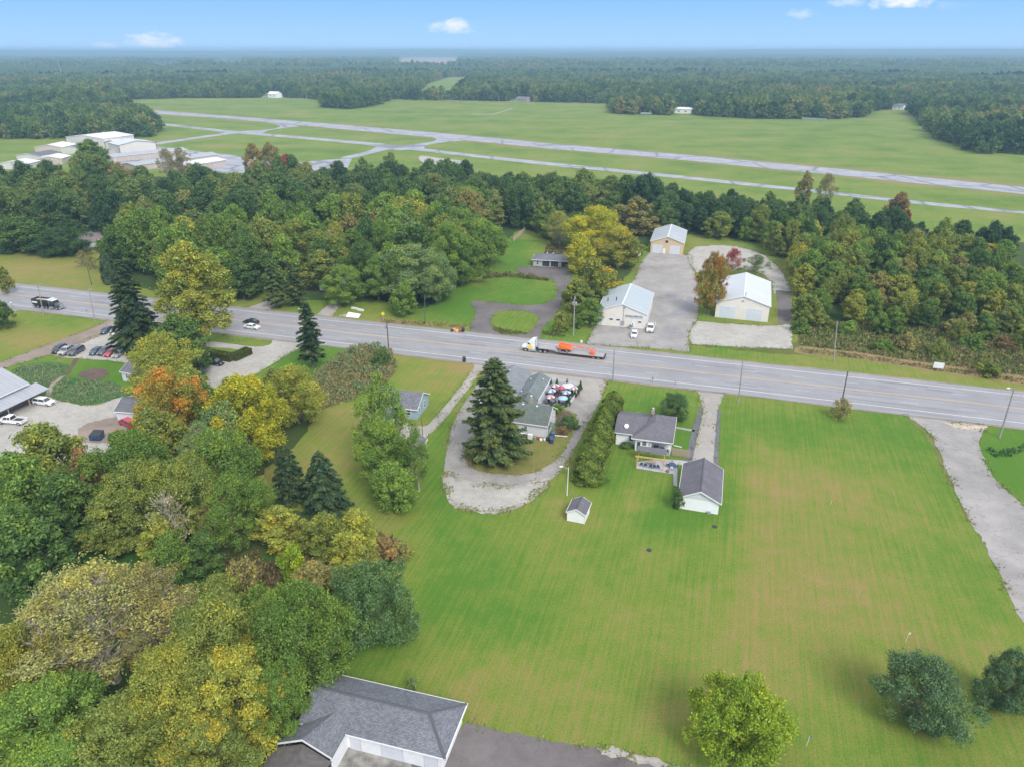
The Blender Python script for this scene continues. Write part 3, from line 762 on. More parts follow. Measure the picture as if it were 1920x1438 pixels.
# ------------------------------------------------------------------ foliage prototypes
RNG = np.random.default_rng(7)
def unit(n, rng):
    v = rng.normal(size=(n, 3)); return v / np.linalg.norm(v, axis=1, keepdims=True)

def leaf_quads(C, N, size, rng, elong=1.5, roll=None):
    """diamond leaves (sprays) at centres C with normals N"""
    n = len(C)
    t = roll if roll is not None else unit(n, rng)
    t = t - N * np.sum(t * N, axis=1, keepdims=True)
    t /= np.linalg.norm(t, axis=1, keepdims=True) + 1e-9
    b = np.cross(N, t)
    s = (size * rng.uniform(0.7, 1.35, n))[:, None] if np.isscalar(size) else size[:, None]
    V = np.stack([C - t * s * 0.5 * elong, C + b * s * 0.5 - t * s * .08, C + t * s * 0.5 * elong, C - b * s * 0.5 - t * s * .08], 1).reshape(-1, 3)
    return V

def foliage_mesh(name, C, N, size, lobe, rng, mat, elong=1.5, roll=None):
    V = leaf_quads(C, N, size, rng, elong, roll)
    Fc = np.arange(len(V)).reshape(-1, 4)
    me = np_mesh(name, V, Fc, mat)
    fattr(me, 'rnd', rng.random(len(C))); fattr(me, 'lobe', lobe)
    return me

def lobed_crown(seed, n_leaf, leaf, Hc=16.0, Rc=6.0, base=0.18, nl=46, lr=(0.16, 0.28), sub=7, gap=0.0, squash=0.9, peak=0.72, wide=-0.30):
    """crown of boughs: lobes that reach outward and up over an uneven dome, each made of smaller clumps"""
    rng = np.random.default_rng(seed)
    lob = []
    ph = rng.uniform(0, 6.28, 4)
    for i in range(nl):
        u = -1 + 2 * (i + rng.random()) / nl if i % 2 else rng.uniform(-.9, .98)
        a = i * 2.399 + rng.uniform(-.5, .5)
        q = (u - wide) / ((1 - wide) if u > wide else (1 + wide + .12))
        prof = max(0.0, 1 - q * q) ** (peak if u > wide else .5)
        wob = 1 + 0.20 * math.sin(2 * a + ph[0]) + 0.15 * math.sin(3 * a + ph[1] + 2.5 * u)
        r = Rc * prof * wob * (rng.uniform(0.62, 1.0) if rng.random() < .75 else rng.uniform(.1, .6))
        zc = Hc * (base + (1 - base) * (0.5 + 0.45 * u))
        lob.append((r * math.cos(a), r * math.sin(a), zc, Rc * rng.uniform(*lr)))
    lob = np.array(lob)
    ax = lob[:, :3] - np.array([0, 0, Hc * (base + (1 - base) * .25)])
    ax /= np.linalg.norm(ax, axis=1, keepdims=True) + 1e-6
    ax = ax * .8 + np.array([0, 0, .55]); ax /= np.linalg.norm(ax, axis=1, keepdims=True)
    clumps = []
    for k, (x, y, z, r) in enumerate(lob):
        d = unit(sub, rng) + ax[k] * .7; d /= np.linalg.norm(d, axis=1, keepdims=True)
        c = np.array([x, y, z]) + d * (r * rng.uniform(0.5, 1.35, sub))[:, None]
        for j in range(sub): clumps.append((*c[j], r * rng.uniform(0.22, 0.50), k))
    allc = np.vstack([np.hstack([lob, np.arange(len(lob))[:, None]]), np.array(clumps)])
    w = allc[:, 3] ** 2; w = w / w.sum()
    pick = rng.choice(len(allc), size=int(n_leaf * 2.1), p=w)
    d = unit(len(pick), rng)
    d[:, 2] = np.where(rng.random(len(pick)) < 0.5, np.abs(d[:, 2]), d[:, 2])
    own = allc[pick, 4].astype(int)
    rad = allc[pick, 3] * (0.70 + 0.75 * rng.random(len(pick)) ** 2.4)
    al = ax[own] * np.sum(d * ax[own], axis=1, keepdims=True)
    C = allc[pick, :3] + (d * np.array([1, 1, squash]) + al * .45) * rad[:, None]
    keep = np.ones(len(C), bool)
    for k in range(len(lob)):
        q = (C - lob[k, :3])
        keep &= ~((np.sum(q * q, axis=1) < (lob[k, 3] * 0.68) ** 2) & (rng.random(len(C)) < 0.92))
    C, d, pick, own = C[keep], d[keep], pick[keep], own[keep]
    if gap:
        g = np.array([pnoise(Vector(c) * 0.45 + Vector((seed, 0, 0))) for c in C])
        m = g > -0.5 + gap; C, d, pick, own = C[m], d[m], pick[m], own[m]
    if len(C) > n_leaf:
        s = rng.choice(len(C), n_leaf, replace=False); C, d, pick, own = C[s], d[s], pick[s], own[s]
    N = d * 0.8 + unit(len(C), rng) * 0.7 + np.array([0, 0, 0.35]); N /= np.linalg.norm(N, axis=1, keepdims=True)
    T = ax[own] + d * .5 + unit(len(C), rng) * .45 - np.array([0, 0, .25])
    lr_ = rng.random(len(lob)); cr_ = rng.random(len(allc))
    lobe = 0.55 * lr_[own] + 0.45 * cr_[pick]
    lobed_crown.T = T
    return C, N, lobe, lob, rng

def limb_mb(lob, Hc, r0, seed, base=0.2, keep=0.5, bare=0):
    rng = random.Random(seed)
    mb = MB()
    pts = [Vector((0, 0, -0.3))]
    segs = 6
    for i in range(1, segs + 1):
        t = i / segs
        pts.append(Vector((rng.uniform(-.25, .25) * t * 1.6, rng.uniform(-.25, .25) * t * 1.6, Hc * 0.78 * t)))
    for i in range(segs):
        ra = r0 * (1 - 0.85 * (i / segs)) * (1.35 if i == 0 else 1); rb = r0 * (1 - 0.85 * ((i + 1) / segs))
        mb.tube(pts[i], pts[i + 1], ra, rb, 7, cap=False)
    def trunk_at(z):
        t = min(max(z / (Hc * 0.78), 0), 0.999) * segs; i = int(t)
        return pts[i].lerp(pts[i + 1], t - i)
    for k in range(len(lob)):
        if rng.random() > keep: continue
        x, y, z, r = lob[k][:4]
        e = Vector((x, y, z))
        zb = max(Hc * base * 0.8, z - math.hypot(x, y) * rng.uniform(0.7, 1.1) - 1.0)
        a = trunk_at(min(zb, Hc * 0.7))
        m1 = a.lerp(e, 0.5) + Vector((rng.uniform(-.3, .3), rng.uniform(-.3, .3), 0.5))
        rr = r0 * 0.36 * (1 - 0.5 * z / Hc)
        mb.tube(a, m1, rr, rr * .6, 5, cap=False); mb.tube(m1, e, rr * .6, rr * .22, 4, cap=False)
        for j in range(2 + bare * 4):
            d = Vector((rng.gauss(0, 1), rng.gauss(0, 1), rng.uniform(0.1, 1.3))).normalized()
            st = m1.lerp(e, rng.uniform(0.1, 1.0))
            L = r * rng.uniform(0.7, 1.5)
            en = st + d * L
            mb.tube(st, en, rr * .26, 0.03, 3, cap=False)
            if bare:
                for q in range(3):
                    d2 = (d + Vector((rng.gauss(0, .6), rng.gauss(0, .6), rng.uniform(-.1, .8)))).normalized()
                    s2 = st.lerp(en, rng.uniform(.3, .9)); mb.tube(s2, s2 + d2 * L * .5, 0.035, 0.012, 3, cap=False)
    return mb

PROTO = {}
def proto_broad(key, seed, n_leaf, leaf, Hc, Rc, trunk_r=0.32, bark=None, mat=None, bare=0, keep=0.5, **kw):
    C, N, lobe, lob, rng = lobed_crown(seed, n_leaf, leaf, Hc, Rc, **kw)
    cm = foliage_mesh('crown', C, N, leaf, lobe, rng, mat or M_LEAF, 2.1, lobed_crown.T)
    tm = limb_mb(lob, Hc, trunk_r, seed, kw.get('base', .2), keep, bare).mesh('trunk', bark or M_BARK)
    PROTO.setdefault(key, []).append((cm, tm, float(np.percentile(C[:, 2], 99.8)), float(np.percentile(np.hypot(C[:, 0], C[:, 1]), 95))))

for i, s in enumerate((11, 12, 13, 14)):        # close, fine leaved
    proto_broad('near', s, 42000, 0.155, 16, (6.2, 5.4, 5.8, 5.0)[i], nl=(90, 76, 100, 70)[i], base=(.08, .12, .06, .1)[i], lr=(.13, .24), peak=(.6, .7, .55, .75)[i])
for i, s in enumerate((21, 22, 23, 24, 25, 26)):
    proto_broad('mid', s, 13000, 0.30, 16, (5.6, 4.9, 5.8, 4.5, 5.2, 5.0)[i], nl=(62, 50, 70, 44, 56, 60)[i], base=.05, lr=(.15, .27), peak=(.6, .7, .5, .75, .6, .55)[i])
proto_broad('thin', 31, 21000, 0.115, 16, 5.6, bark=M_PALEBARK, bare=1, keep=0.9, nl=70, sub=9, lr=(.13, .24), gap=0.3)
proto_broad('thin', 32, 18000, 0.115, 16, 5.0, bark=M_PALEBARK, bare=1, keep=0.95, nl=60, sub=9, lr=(.13, .24), gap=0.35)
proto_broad('airy', 34, 15000, 0.17, 16, 5.0, bark=M_PALEBARK, bare=1, keep=0.7, nl=66, sub=8, lr=(.14, .25), gap=0.3)
proto_broad('bare', 33, 500, 0.16, 12, 3.6, bark=M_PALEBARK, trunk_r=0.2, bare=1, keep=1.0, nl=26, base=.35, lr=(.2, .3))
proto_broad('round', 41, 34000, 0.13, 8, 5.2, nl=90, base=-.02, lr=(.13, .22), trunk_r=.22, peak=.36, wide=-.1)
proto_broad('round', 42, 34000, 0.13, 9, 4.8, nl=84, base=.0, lr=(.13, .24), trunk_r=.22, peak=.42, wide=-.1)
proto_broad('willow', 43, 34000, 0.145, 12, 5.8, nl=60, base=.02, lr=(.16, .26), trunk_r=.3, sub=10, keep=.9, peak=.6)
proto_broad('willow', 44, 34000, 0.145, 12, 5.4, nl=54, base=.02, lr=(.16, .26), trunk_r=.3, sub=10, keep=.9, peak=.6)
proto_broad('tall', 45, 34000, 0.20, 22, 4.9, nl=96, base=.14, lr=(.15, .27), trunk_r=.45, keep=.7, peak=.95, wide=-.35)
proto_broad('bush', 51, 4500, 0.17, 3.2, 2.0, nl=26, base=-.08, lr=(.20, .36), trunk_r=.07)
proto_broad('bush', 52, 4500, 0.17, 3.6, 1.8, nl=24, base=-.08, lr=(.20, .36), trunk_r=.07)
proto_broad('bush', 53, 4000, 0.17, 2.8, 2.2, nl=28, base=-.08, lr=(.18, .34), trunk_r=.07)
proto_broad('twiggy', 54, 1500, 0.14, 3.2, 1.9, nl=16, base=.1, lr=(.25, .4), trunk_r=.06, bare=1, keep=1)
proto_broad('far', 61, 800, 0.85, 15, 5.6, nl=26, base=.0, lr=(.22, .38), sub=3, mat=M_WOODLEAF)
proto_broad('far', 62, 800, 0.85, 16, 5.0, nl=22, base=.0, lr=(.22, .38), sub=3, mat=M_WOODLEAF, peak=1.0)
proto_broad('far', 63, 800, 0.85, 13, 6.0, nl=28, base=.0, lr=(.20, .36), sub=3, mat=M_WOODLEAF, peak=.6)

def conifer(key, seed, Hc, Rc, n_bough, leaves, leaf, base=0.04, droop=0.25, ragged=0.35, power=0.85, trunk_r=0.3, up=0.0):
    rng = np.random.default_rng(seed)
    Cs, Ts, Ns, Ls = [], [], [], []
    mb = MB(); mb.tube((0, 0, -.3), (0, 0, Hc * .96), trunk_r, 0.03, 7, cap=False)
    for k in range(n_bough):
        h = base + (1 - base) * (k + rng.random()) / n_bough
        a = k * 2.399 + rng.uniform(-.4, .4)
        R = Rc * (1 - h) ** power * (1 - ragged * rng.random()) + 0.25
        if h < base + .10: R *= 0.75 + 2.5 * (h - base)
        z0 = Hc * h
        nn = max(5, int(leaves * (R / Rc) ** 1.5))
        t = rng.random(nn) ** 0.62
        wdt = R * 0.34 * (1.05 - t) + 0.12
        side = rng.uniform(-1, 1, nn) * wdt
        rad = t * R
        dx, dy = math.cos(a), math.sin(a)
        z = z0 - droop * R * t ** 1.3 + up * R * np.maximum(0, t - .55) + rng.normal(0, .07, nn) - np.abs(side) * .25
        C = np.stack([dx * rad - dy * side, dy * rad + dx * side, z], 1)
        T = np.stack([np.full(nn, dx) - dy * np.sign(side) * .7, np.full(nn, dy) + dx * np.sign(side) * .7, np.full(nn, -droop * .9)], 1) + rng.normal(0, .25, (nn, 3))
        N = np.stack([rng.normal(0, .35, nn) + dx * .3, rng.normal(0, .35, nn) + dy * .3, np.ones(nn)], 1); N /= np.linalg.norm(N, axis=1, keepdims=True)
        Cs.append(C); Ts.append(T); Ns.append(N); Ls.append(np.full(nn, rng.random()))
        mb.tube((0, 0, z0), (dx * R * .9, dy * R * .9, z0 - droop * R * .8), trunk_r * .18, .015, 3, cap=False)
    C = np.vstack(Cs); T = np.vstack(Ts); N = np.vstack(Ns); L = np.concatenate(Ls)
    cm = foliage_mesh('crown', C, N, leaf, L, rng, M_LEAF, elong=2.3, roll=T)
    PROTO.setdefault(key, []).append((cm, mb.mesh('trunk', M_BARK), Hc, float(np.percentile(np.hypot(C[:, 0], C[:, 1]), 97))))
conifer('spruce', 71, 12, 4.2, 210, 170, .24, base=.02, droop=.28, ragged=.42, power=.60)
conifer('spruce', 72, 12, 4.4, 210, 170, .24, base=.02, droop=.30, ragged=.48, power=.64)
conifer('bigspruce', 73, 22, 5.4, 280, 190, .30, base=.04, droop=.32, ragged=.5, power=.58, trunk_r=.4)
conifer('bigspruce', 74, 20, 6.0, 260, 240, .26, base=.03, droop=.16, ragged=.66, power=.55, trunk_r=.4, up=.15)
conifer('raggedspruce', 75, 16, 3.2, 95, 90, .38, base=.16, droop=.20, ragged=.6, power=.55, trunk_r=.25)
conifer('pine', 76, 12, 3.0, 70, 70, .36, base=.12, droop=.12, ragged=.5, power=.6, trunk_r=.2)

def column(key, seed, Hc, Rc, n, leaf, cone=False):
    rng = np.random.default_rng(seed)
    h = rng.random(n); a = rng.uniform(0, 6.28, n)
    if cone: R = Rc * (1 - h) ** .8
    else: R = Rc * np.minimum(1, (1.02 - h) * 3.2) ** .6 * (0.9 + .1 * np.sin(7 * h))
    lump = 1 + .16 * np.sin(3 * a + 9 * h + seed) + .10 * np.sin(5 * a - 17 * h)
    R = R * lump * rng.uniform(.82, 1.06, n)
    C = np.stack([np.cos(a) * R, np.sin(a) * R, h * Hc], 1)
    N = np.stack([np.cos(a), np.sin(a), np.full(n, .5)], 1) + rng.normal(0, .45, (n, 3)); N /= np.linalg.norm(N, axis=1, keepdims=True)
    lobe = (np.sin(3 * a + 9 * h + seed) * .5 + .5) * .6 + rng.random(n) * .4
    T = np.tile(np.array([[0, 0, 1.0]]), (n, 1)) + rng.normal(0, .3, (n, 3))
    cm = foliage_mesh('crown', C, N, leaf, lobe, rng, M_LEAF, 1.7, T)
    mb = MB(); mb.tube((0, 0, -.1), (0, 0, Hc * .8), .12 if Hc > 3 else .04, .03, 6)
    PROTO.setdefault(key, []).append((cm, mb.mesh('trunk', M_BARK), Hc, Rc))
column('cedar', 81, 7, 1.7, 7000, .24)
column('cedar', 82, 7, 1.9, 7000, .24)
column('topiary', 83, 1.5, .35, 500, .12, cone=True)
column('ivycolumn', 84, 10, 1.35, 5500, .30)

# leaf colours
G = {'dark': (0.036, 0.070, 0.024), 'deep': (0.056, 0.098, 0.026), 'green': (0.084, 0.136, 0.028), 'bright': (0.105, 0.165, 0.032), 'olive': (0.118, 0.145, 0.034),
     'yolive': (0.165, 0.178, 0.034), 'yellow': (0.225, 0.225, 0.022), 'lime': (0.140, 0.195, 0.020), 'sage': (0.105, 0.150, 0.055), 'grey': (0.062, 0.104, 0.048),
     'bluegreen': (0.068, 0.116, 0.042), 'tan': (0.190, 0.190, 0.070), 'brown': (0.140, 0.100, 0.045), 'red': (0.200, 0.035, 0.035), 'rust': (0.240, 0.110, 0.030),
     'spruce': (0.034, 0.058, 0.028), 'spruce2': (0.056, 0.080, 0.030), 'orange': (0.38, 0.185, 0.04), 'gold': (0.28, 0.235, 0.030), 'khaki': (0.15, 0.14, 0.05)}
NTREE = [0]
LEAFK = 1.8
def plant(kind, name, loc, height, width=None, color='green', autumn=0.0, acol='gold', label=None, cat='tree', group=None, variant=None, rz=None):
    lst = PROTO[kind]
    NTREE[0] += 1
    k = NTREE[0]
    cm, tm, Hc, Rc = lst[(k * 7 + 3) % len(lst) if variant is None else variant % len(lst)]
    sz = height / Hc
    sx = (width / 2) / Rc if width else sz
    root = empty(name, (loc.x, loc.y, 0), rz if rz is not None else (k * 2.399) % 6.283)
    root.scale = (sx, sx * (1 + .08 * math.sin(k)), sz)
    c = link('crown', cm, root); link('trunk', tm, root)
    col = G[color] if isinstance(color, str) else color
    j = (0.90 + 0.2 * ((k * 0.618) % 1)) * LEAFK
    c.color = (col[0] * j, col[1] * j, col[2] * j, 1)
    c['autumn'] = float(autumn)
    a = G[acol]; c['autumn_rgb'] = (a[0] * 1.35, a[1] * 1.35, a[2] * 1.35)
    tag(root, label, cat, group)
    return root
def tree_px(kind, name, tx, ty, wpx, h, color='green', autumn=0.0, acol='gold', label=None, cat='tree', group=None, variant=None, base=None, wf=1.0):
    """tree whose top stands at a pixel of the photograph; h = height, or None to measure it from the visible base"""
    if base is not None:
        g = at(*base); h = h or hh(base, ty)
        g = Vector((g.x, g.y, 0))
    else:
        g = at(tx, ty, h)
    dist = math.sqrt(g.x ** 2 + g.y ** 2 + (H - h * .5) ** 2)
    fwd = g.y * math.cos(P) + (H - h * .5) * math.sin(P)
    w = wpx * fwd / F * wf
    return plant(kind, name, g, h, w, color, autumn, acol, label, cat, group, variant)
# ------------------------------------------------------------------ trees set one by one
T = tree_px
NEARG = 'trees of the wood at the lower left'
HAND = [
 # kind, name, top x, top y, width px, height, colour, autumn, autumn colour, label, variant, base
 ('thin', 'thinning_tree', 150, 1062, 290, 18, 'tan', .30, 'yolive', 'big half bare tan and yellow tree filling the lower left wood', 0, None),
 ('thin', 'thinning_tree', 265, 1058, 190, 17, 'khaki', .2, 'tan', 'half bare khaki tree right behind the big tan one, just below the clearing', 1, None),
 ('thin', 'thinning_tree', 55, 1140, 170, 15, 'tan', .3, 'gold', 'small thin tan tree at the left edge of the photo', 1, None),
 ('near', 'broadleaf_tree', 395, 1128, 230, 16, 'olive', .28, 'gold', 'wide olive and gold tree in front of the near garage wood', 0, None),
 ('near', 'broadleaf_tree', 548, 1092, 185, 17, 'green', .16, 'yolive', 'tall full green tree leaning over the roof of the near garage', 2, None),
 ('near', 'broadleaf_tree', 430, 1230, 190, 13, 'yolive', .3, 'gold', 'golden green tree below the wide olive one, left of the tarmac', 1, None),
 ('near', 'broadleaf_tree', 300, 1225, 190, 14, 'yolive', .25, 'gold', 'yellow olive tree between the tan tree and the golden green one', 0, None),
 ('near', 'broadleaf_tree', 60, 1290, 200, 13, 'green', .15, 'yolive', 'green tree in the bottom left corner of the photo', 1, None),
 ('near', 'broadleaf_tree', 215, 1320, 210, 11, 'olive', .3, 'gold', 'low olive tree at the bottom edge under the tan tree', 2, None),
 ('near', 'broadleaf_tree', 380, 1345, 180, 10, 'olive', .35, 'gold', 'low golden olive tree at the bottom edge beside the dark tarmac', 1, None),
 ('near', 'broadleaf_tree', 90, 1390, 220, 9, 'bright', .1, 'yolive', 'lowest green tree cut by the bottom left edge', 0, None),
 ('near', 'broadleaf_tree', 505, 1250, 120, 11, 'green', .25, 'yolive', 'dark green lower tree tucked against the near garage roof', 2, None),
 ('near', 'broadleaf_tree', 0, 1180, 150, 14, 'yolive', .4, 'gold', 'yellowish tree cut off by the left edge above the corner', 2, None),
 ('round', 'broadleaf_tree', 708, 1062, 152, None, 'bluegreen', 0.0, 'gold', 'round blue green tree alone at the edge of the big lawn', 0, (705, 1200)),
 ('mid', 'broadleaf_tree', 585, 1055, 95, 9, 'khaki', .2, 'rust', 'dull khaki tree left of the round blue green tree', 1, None),
 ('mid', 'broadleaf_tree', 655, 1000, 90, 7, 'yolive', .2, 'gold', 'yellow green small tree at the tip of the wood by the lawn', 2, None),
 ('mid', 'broadleaf_tree', 520, 950, 100, 8, 'yolive', .3, 'gold', 'olive yellow small tree below the left dark spruce', 3, None),
 ('mid', 'broadleaf_tree', 600, 962, 90, 8, 'olive', .2, 'yellow', 'small tree with yellow tips below the right dark spruce', 0, None),
 ('mid', 'broadleaf_tree', 668, 958, 80, 8, 'yolive', .15, 'gold', 'olive small tree nearest the lawn below the dark spruces', 4, None),
 ('bush', 'vine_covered_bush', 543, 1022, 62, 5.5, 'lime', 0, 'gold', 'bright lime green vine covered bush in the dull thicket', 0, None),
 ('bush', 'shrub', 720, 1008, 60, 3.4, 'brown', .1, 'khaki', 'brown shrub at the point of the thicket beside the lawn', 1, None),
 ('bush', 'shrub', 745, 1015, 50, 3.0, 'khaki', .1, 'brown', 'greyish shrub outermost on the lawn side of the thicket', 2, None),
 ('bush', 'shrub', 690, 1035, 60, 3.6, 'khaki', .1, 'brown', 'khaki shrub above the round blue green tree', 0, None),
 ('bush', 'shrub', 640, 1080, 70, 4.5, 'brown', .2, 'red', 'reddish brown shrub left of the round blue green tree', 2, None),
 ('bush', 'shrub', 470, 1100, 70, 5, 'green', .1, 'gold', 'green shrub under the bare pale sapling', 2, None),
 ('mid', 'broadleaf_tree', 395, 1085, 95, 8, 'olive', .2, 'rust', 'small olive tree at the lower side of the clearing', 2, None),
 ('twiggy', 'bare_sapling', 455, 1045, 60, 6, 'khaki', 0, 'gold', 'pale leafless sapling right of the clearing', 0, None),
 # left centre
 ('mid', 'broadleaf_tree', 75, 792, 150, 17, 'olive', .18, 'gold', 'tall olive tree beside the gravel yard with the white pickup', 0, None),
 ('mid', 'broadleaf_tree', 20, 850, 130, 16, 'green', .1, 'gold', 'dark green tree at the left edge under the gravel yard', 2, None),
 ('mid', 'broadleaf_tree', 145, 842, 90, 14, 'brown', .12, 'rust', 'brownish dark tree between the olive and the fresh green trees', 1, None),
 ('mid', 'broadleaf_tree', 105, 890, 140, 14, 'deep', .1, 'olive', 'deep green tree below the tall olive tree', 4, None),
 ('mid', 'broadleaf_tree', 20, 960, 150, 14, 'deep', .1, 'gold', 'deep green tree at the left edge beside the clearing', 0, None),
 ('mid', 'broadleaf_tree', 60, 1000, 110, 10, 'dark', .05, 'gold', 'dark low tree at the left end of the clearing', 3, None),
 ('near', 'broadleaf_tree', 230, 812, 150, 17, 'green', .14, 'olive', 'fresh green tree right of the dumpster', 0, None),
 ('near', 'broadleaf_tree', 250, 868, 160, 15, 'olive', .22, 'yolive', 'olive green tree in front of the fresh green one by the dumpster', 2, None),
 ('near', 'broadleaf_tree', 400, 808, 160, 17, 'green', .1, 'olive', 'bright green tree left of the yellow tree on the lawn', 1, None),
 ('near', 'broadleaf_tree', 345, 850, 130, 16, 'olive', .1, 'yolive', 'light green tree in the middle of the left wood', 2, None),
 ('near', 'broadleaf_tree', 425, 890, 120, 13, 'green', .05, 'olive', 'lower green tree left of the pair of dark spruces', 0, None),
 ('mid', 'broadleaf_tree', 195, 925, 100, 11, 'olive', .2, 'gold', 'golden edged tree left of the dead leaning tree', 1, None),
 ('mid', 'broadleaf_tree', 290, 965, 80, 10, 'yolive', .3, 'gold', 'golden leaved tree just behind the dead leaning tree', 3, None),
 ('bare', 'dead_tree', 330, 905, 110, 14, 'tan', .0, 'gold', 'dead pale grey leaning tree above the clearing', 0, None),
 ('thin', 'thinning_tree', 398, 905, 75, 12, 'khaki', .1, 'tan', 'thin khaki tree right of the dead leaning tree', 0, None),
 ('mid', 'broadleaf_tree', 310, 1000, 90, 8, 'green', .2, 'gold', 'green low tree at the foot of the dead leaning tree', 2, None),
 ('mid', 'broadleaf_tree', 375, 1000, 80, 7, 'deep', .1, 'gold', 'dark low tree right of the foot of the dead leaning tree', 4, None),
 ('thin', 'thinning_tree', 365, 790, 90, 15, 'sage', .1, 'tan', 'thin sage coloured tree behind the bright green tree', 1, None),
 ('mid', 'broadleaf_tree', 415, 752, 100, 15, 'sage', .15, 'yolive', 'soft sage green tree left of the yellow tree', 2, None),
 ('near', 'broadleaf_tree', 472, 705, 135, None, 'yellow', .25, 'yolive', 'large bright yellow tree on the lawn edge with a visible trunk', 1, (475, 872)),
 ('near', 'broadleaf_tree', 545, 688, 120, 13, 'yolive', .25, 'yellow', 'yellow green tree behind the large yellow one beside the weeds', 0, None),
 ('mid', 'broadleaf_tree', 508, 692, 80, 12, 'olive', .2, 'yellow', 'olive tree between the yellow trees and the gravel lot', 3, None),
 ('mid', 'broadleaf_tree', 430, 708, 70, 9, 'olive', .35, 'tan', 'dull olive tree at the bottom of the gravel lot', 1, None),
 ('near', 'maple_tree', 297, 692, 118, 17, 'yolive', .45, 'orange', 'tree with flaming orange upper leaves beside the blue grey shed', 0, None),
 ('mid', 'broadleaf_tree', 270, 770, 110, 14, 'olive', .30, 'orange', 'tree with scattered orange leaves behind the dumpster', 2, None),
 ('mid', 'broadleaf_tree', 350, 690, 100, 15, 'olive', .3, 'gold', 'olive and gold tree right of the orange tree', 4, None),
 ('mid', 'broadleaf_tree', 385, 720, 80, 12, 'deep', .1, 'gold', 'dark green tree between the orange tree and the yellow tree', 0, None),
 ('near', 'broadleaf_tree', 292, 625, 130, 17, 'yolive', .15, 'gold', 'light yellow green tree in front of the great dark spruce', 2, None),
 ('mid', 'broadleaf_tree', 330, 590, 95, 15, 'deep', .05, 'olive', 'dark green tree between the great spruce and the tall golden tree', 0, None),
 ('mid', 'broadleaf_tree', 345, 655, 60, 9, 'dark', .05, 'olive', 'dark tree at the left end of the clipped hedge', 1, None),
 ('tall', 'tall_tree', 364, 455, 128, None, 'yolive', .18, 'yellow', 'tallest golden green tree, standing alone by the highway', 0, (381, 651)),
 ('bigspruce', 'spruce_tree', 262, 487, 84, None, 'spruce', 0, 'gold', 'great dark spruce beside the gravel lot', 0, (262, 655)),
 ('raggedspruce', 'spruce_tree', 585, 567, 48, None, 'spruce', 0, 'gold', 'ragged narrow spruce on the lawn at the highway edge', 0, (587, 690)),
 ('bigspruce', 'spruce_tree', 926, 671, 132, None, 'spruce2', 0, 'gold', 'large dark spruce hiding the left side of the restaurant', 1, (930, 855)),
 ('spruce', 'spruce_tree', 549, 834, 68, None, 'spruce', 0, 'gold', 'left one of the pair of dark green spruces on the lawn', 0, (547, 938)),
 ('spruce', 'spruce_tree', 608, 846, 88, None, 'spruce', 0, 'gold', 'right and wider one of the pair of dark green spruces', 1, (610, 952)),
 ('airy', 'thinning_tree', 708, 704, 100, 19, 'bright', .3, 'lime', 'thin light green tree top screening the blue house', 0, None),
 ('near', 'broadleaf_tree', 714, 790, 100, 13, 'bright', .1, 'olive', 'dense green tree standing on the lawn below the blue house', 1, None),
 ('airy', 'thinning_tree', 778, 800, 60, 13, 'green', .1, 'tan', 'thin green tree in front of the little blue shed', 1, None),
 ('mid', 'broadleaf_tree', 735, 868, 90, 9, 'bright', .1, 'olive', 'bright lower crown right under the dense green lawn tree', 2, None),
 ('round', 'ornamental_tree', 1265, 738, 62, None, 'bluegreen', 0, 'gold', 'small flat crowned dark tree in front of the white house', 1, (1263, 786)),
 ('twiggy', 'shrub', 1576, 745, 38, None, 'khaki', 0, 'gold', 'dull half bare shrub at the foot of the dark roadside pole', 0, (1575, 784)),
 ('round', 'ornamental_tree', 1372, 1283, 170, None, 'lime', 0.1, 'yellow', 'round lime green tree at the bottom of the big lawn', 1, (1372, 1412)),
 ('willow', 'willow_tree', 1754, 1234, 160, 10, 'grey', .0, 'gold', 'grey green tree with open crown at the lower right', 0, None),
 ('willow', 'willow_tree', 1912, 1222, 100, 9, 'grey', .0, 'gold', 'grey green tree cut off by the right edge of the photo', 1, None),
 ('bush', 'shrub', 1273, 915, 26, None, 'bluegreen', 0, 'gold', 'leafy bush against the left wall of the single white garage', 0, (1268, 952)),
 ('bush', 'shrub', 776, 1268, 24, None, 'sage', 0, 'gold', 'little pale bush behind the ridge of the near garage', 1, (774, 1292)),
 ('bush', 'shrub', 718, 655, 40, None, 'deep', 0, 'gold', 'dark round bush at the highway end of the weeds', 2, (716, 685)),
 ('bush', 'shrub', 398, 668, 15, None, 'bluegreen', 0, 'gold', None, 1, None),
 # far side of the highway
 ('near', 'broadleaf_tree', 1122, 388, 108, 17, 'yellow', .3, 'gold', 'tall bright yellow tree behind the long garage', 0, None),
 ('mid', 'broadleaf_tree', 1090, 438, 62, 14, 'yellow', .25, 'rust', 'deeper yellow tree in the middle of the yellow group', 2, None),
 ('near', 'broadleaf_tree', 1162, 430, 84, 14, 'yolive', .4, 'gold', 'golden tree left of the dairy lot', 1, None),
 ('thin', 'thinning_tree', 1050, 396, 70, 14, 'yolive', .2, 'tan', 'thin yellowish tree left of the yellow group', 0, None),
 ('mid', 'broadleaf_tree', 1195, 370, 80, 16, 'khaki', .25, 'gold', 'dull khaki tree left of the tan metal building', 3, None),
 ('mid', 'broadleaf_tree', 1110, 485, 70, 15, 'olive', .35, 'gold', 'olive gold tree in front of the yellow group', 4, None),
 ('mid', 'broadleaf_tree', 1135, 500, 60, 11, 'olive', .45, 'gold', 'golden olive tree behind the dairy building', 0, None),
 ('mid', 'broadleaf_tree', 1085, 525, 55, 10, 'olive', .3, 'gold', 'olive tree behind the pole with the transformers', 1, None),
 ('mid', 'broadleaf_tree', 1108, 560, 45, 8, 'green', .3, 'gold', 'small green tree against the left wall of the dairy building', 2, None),
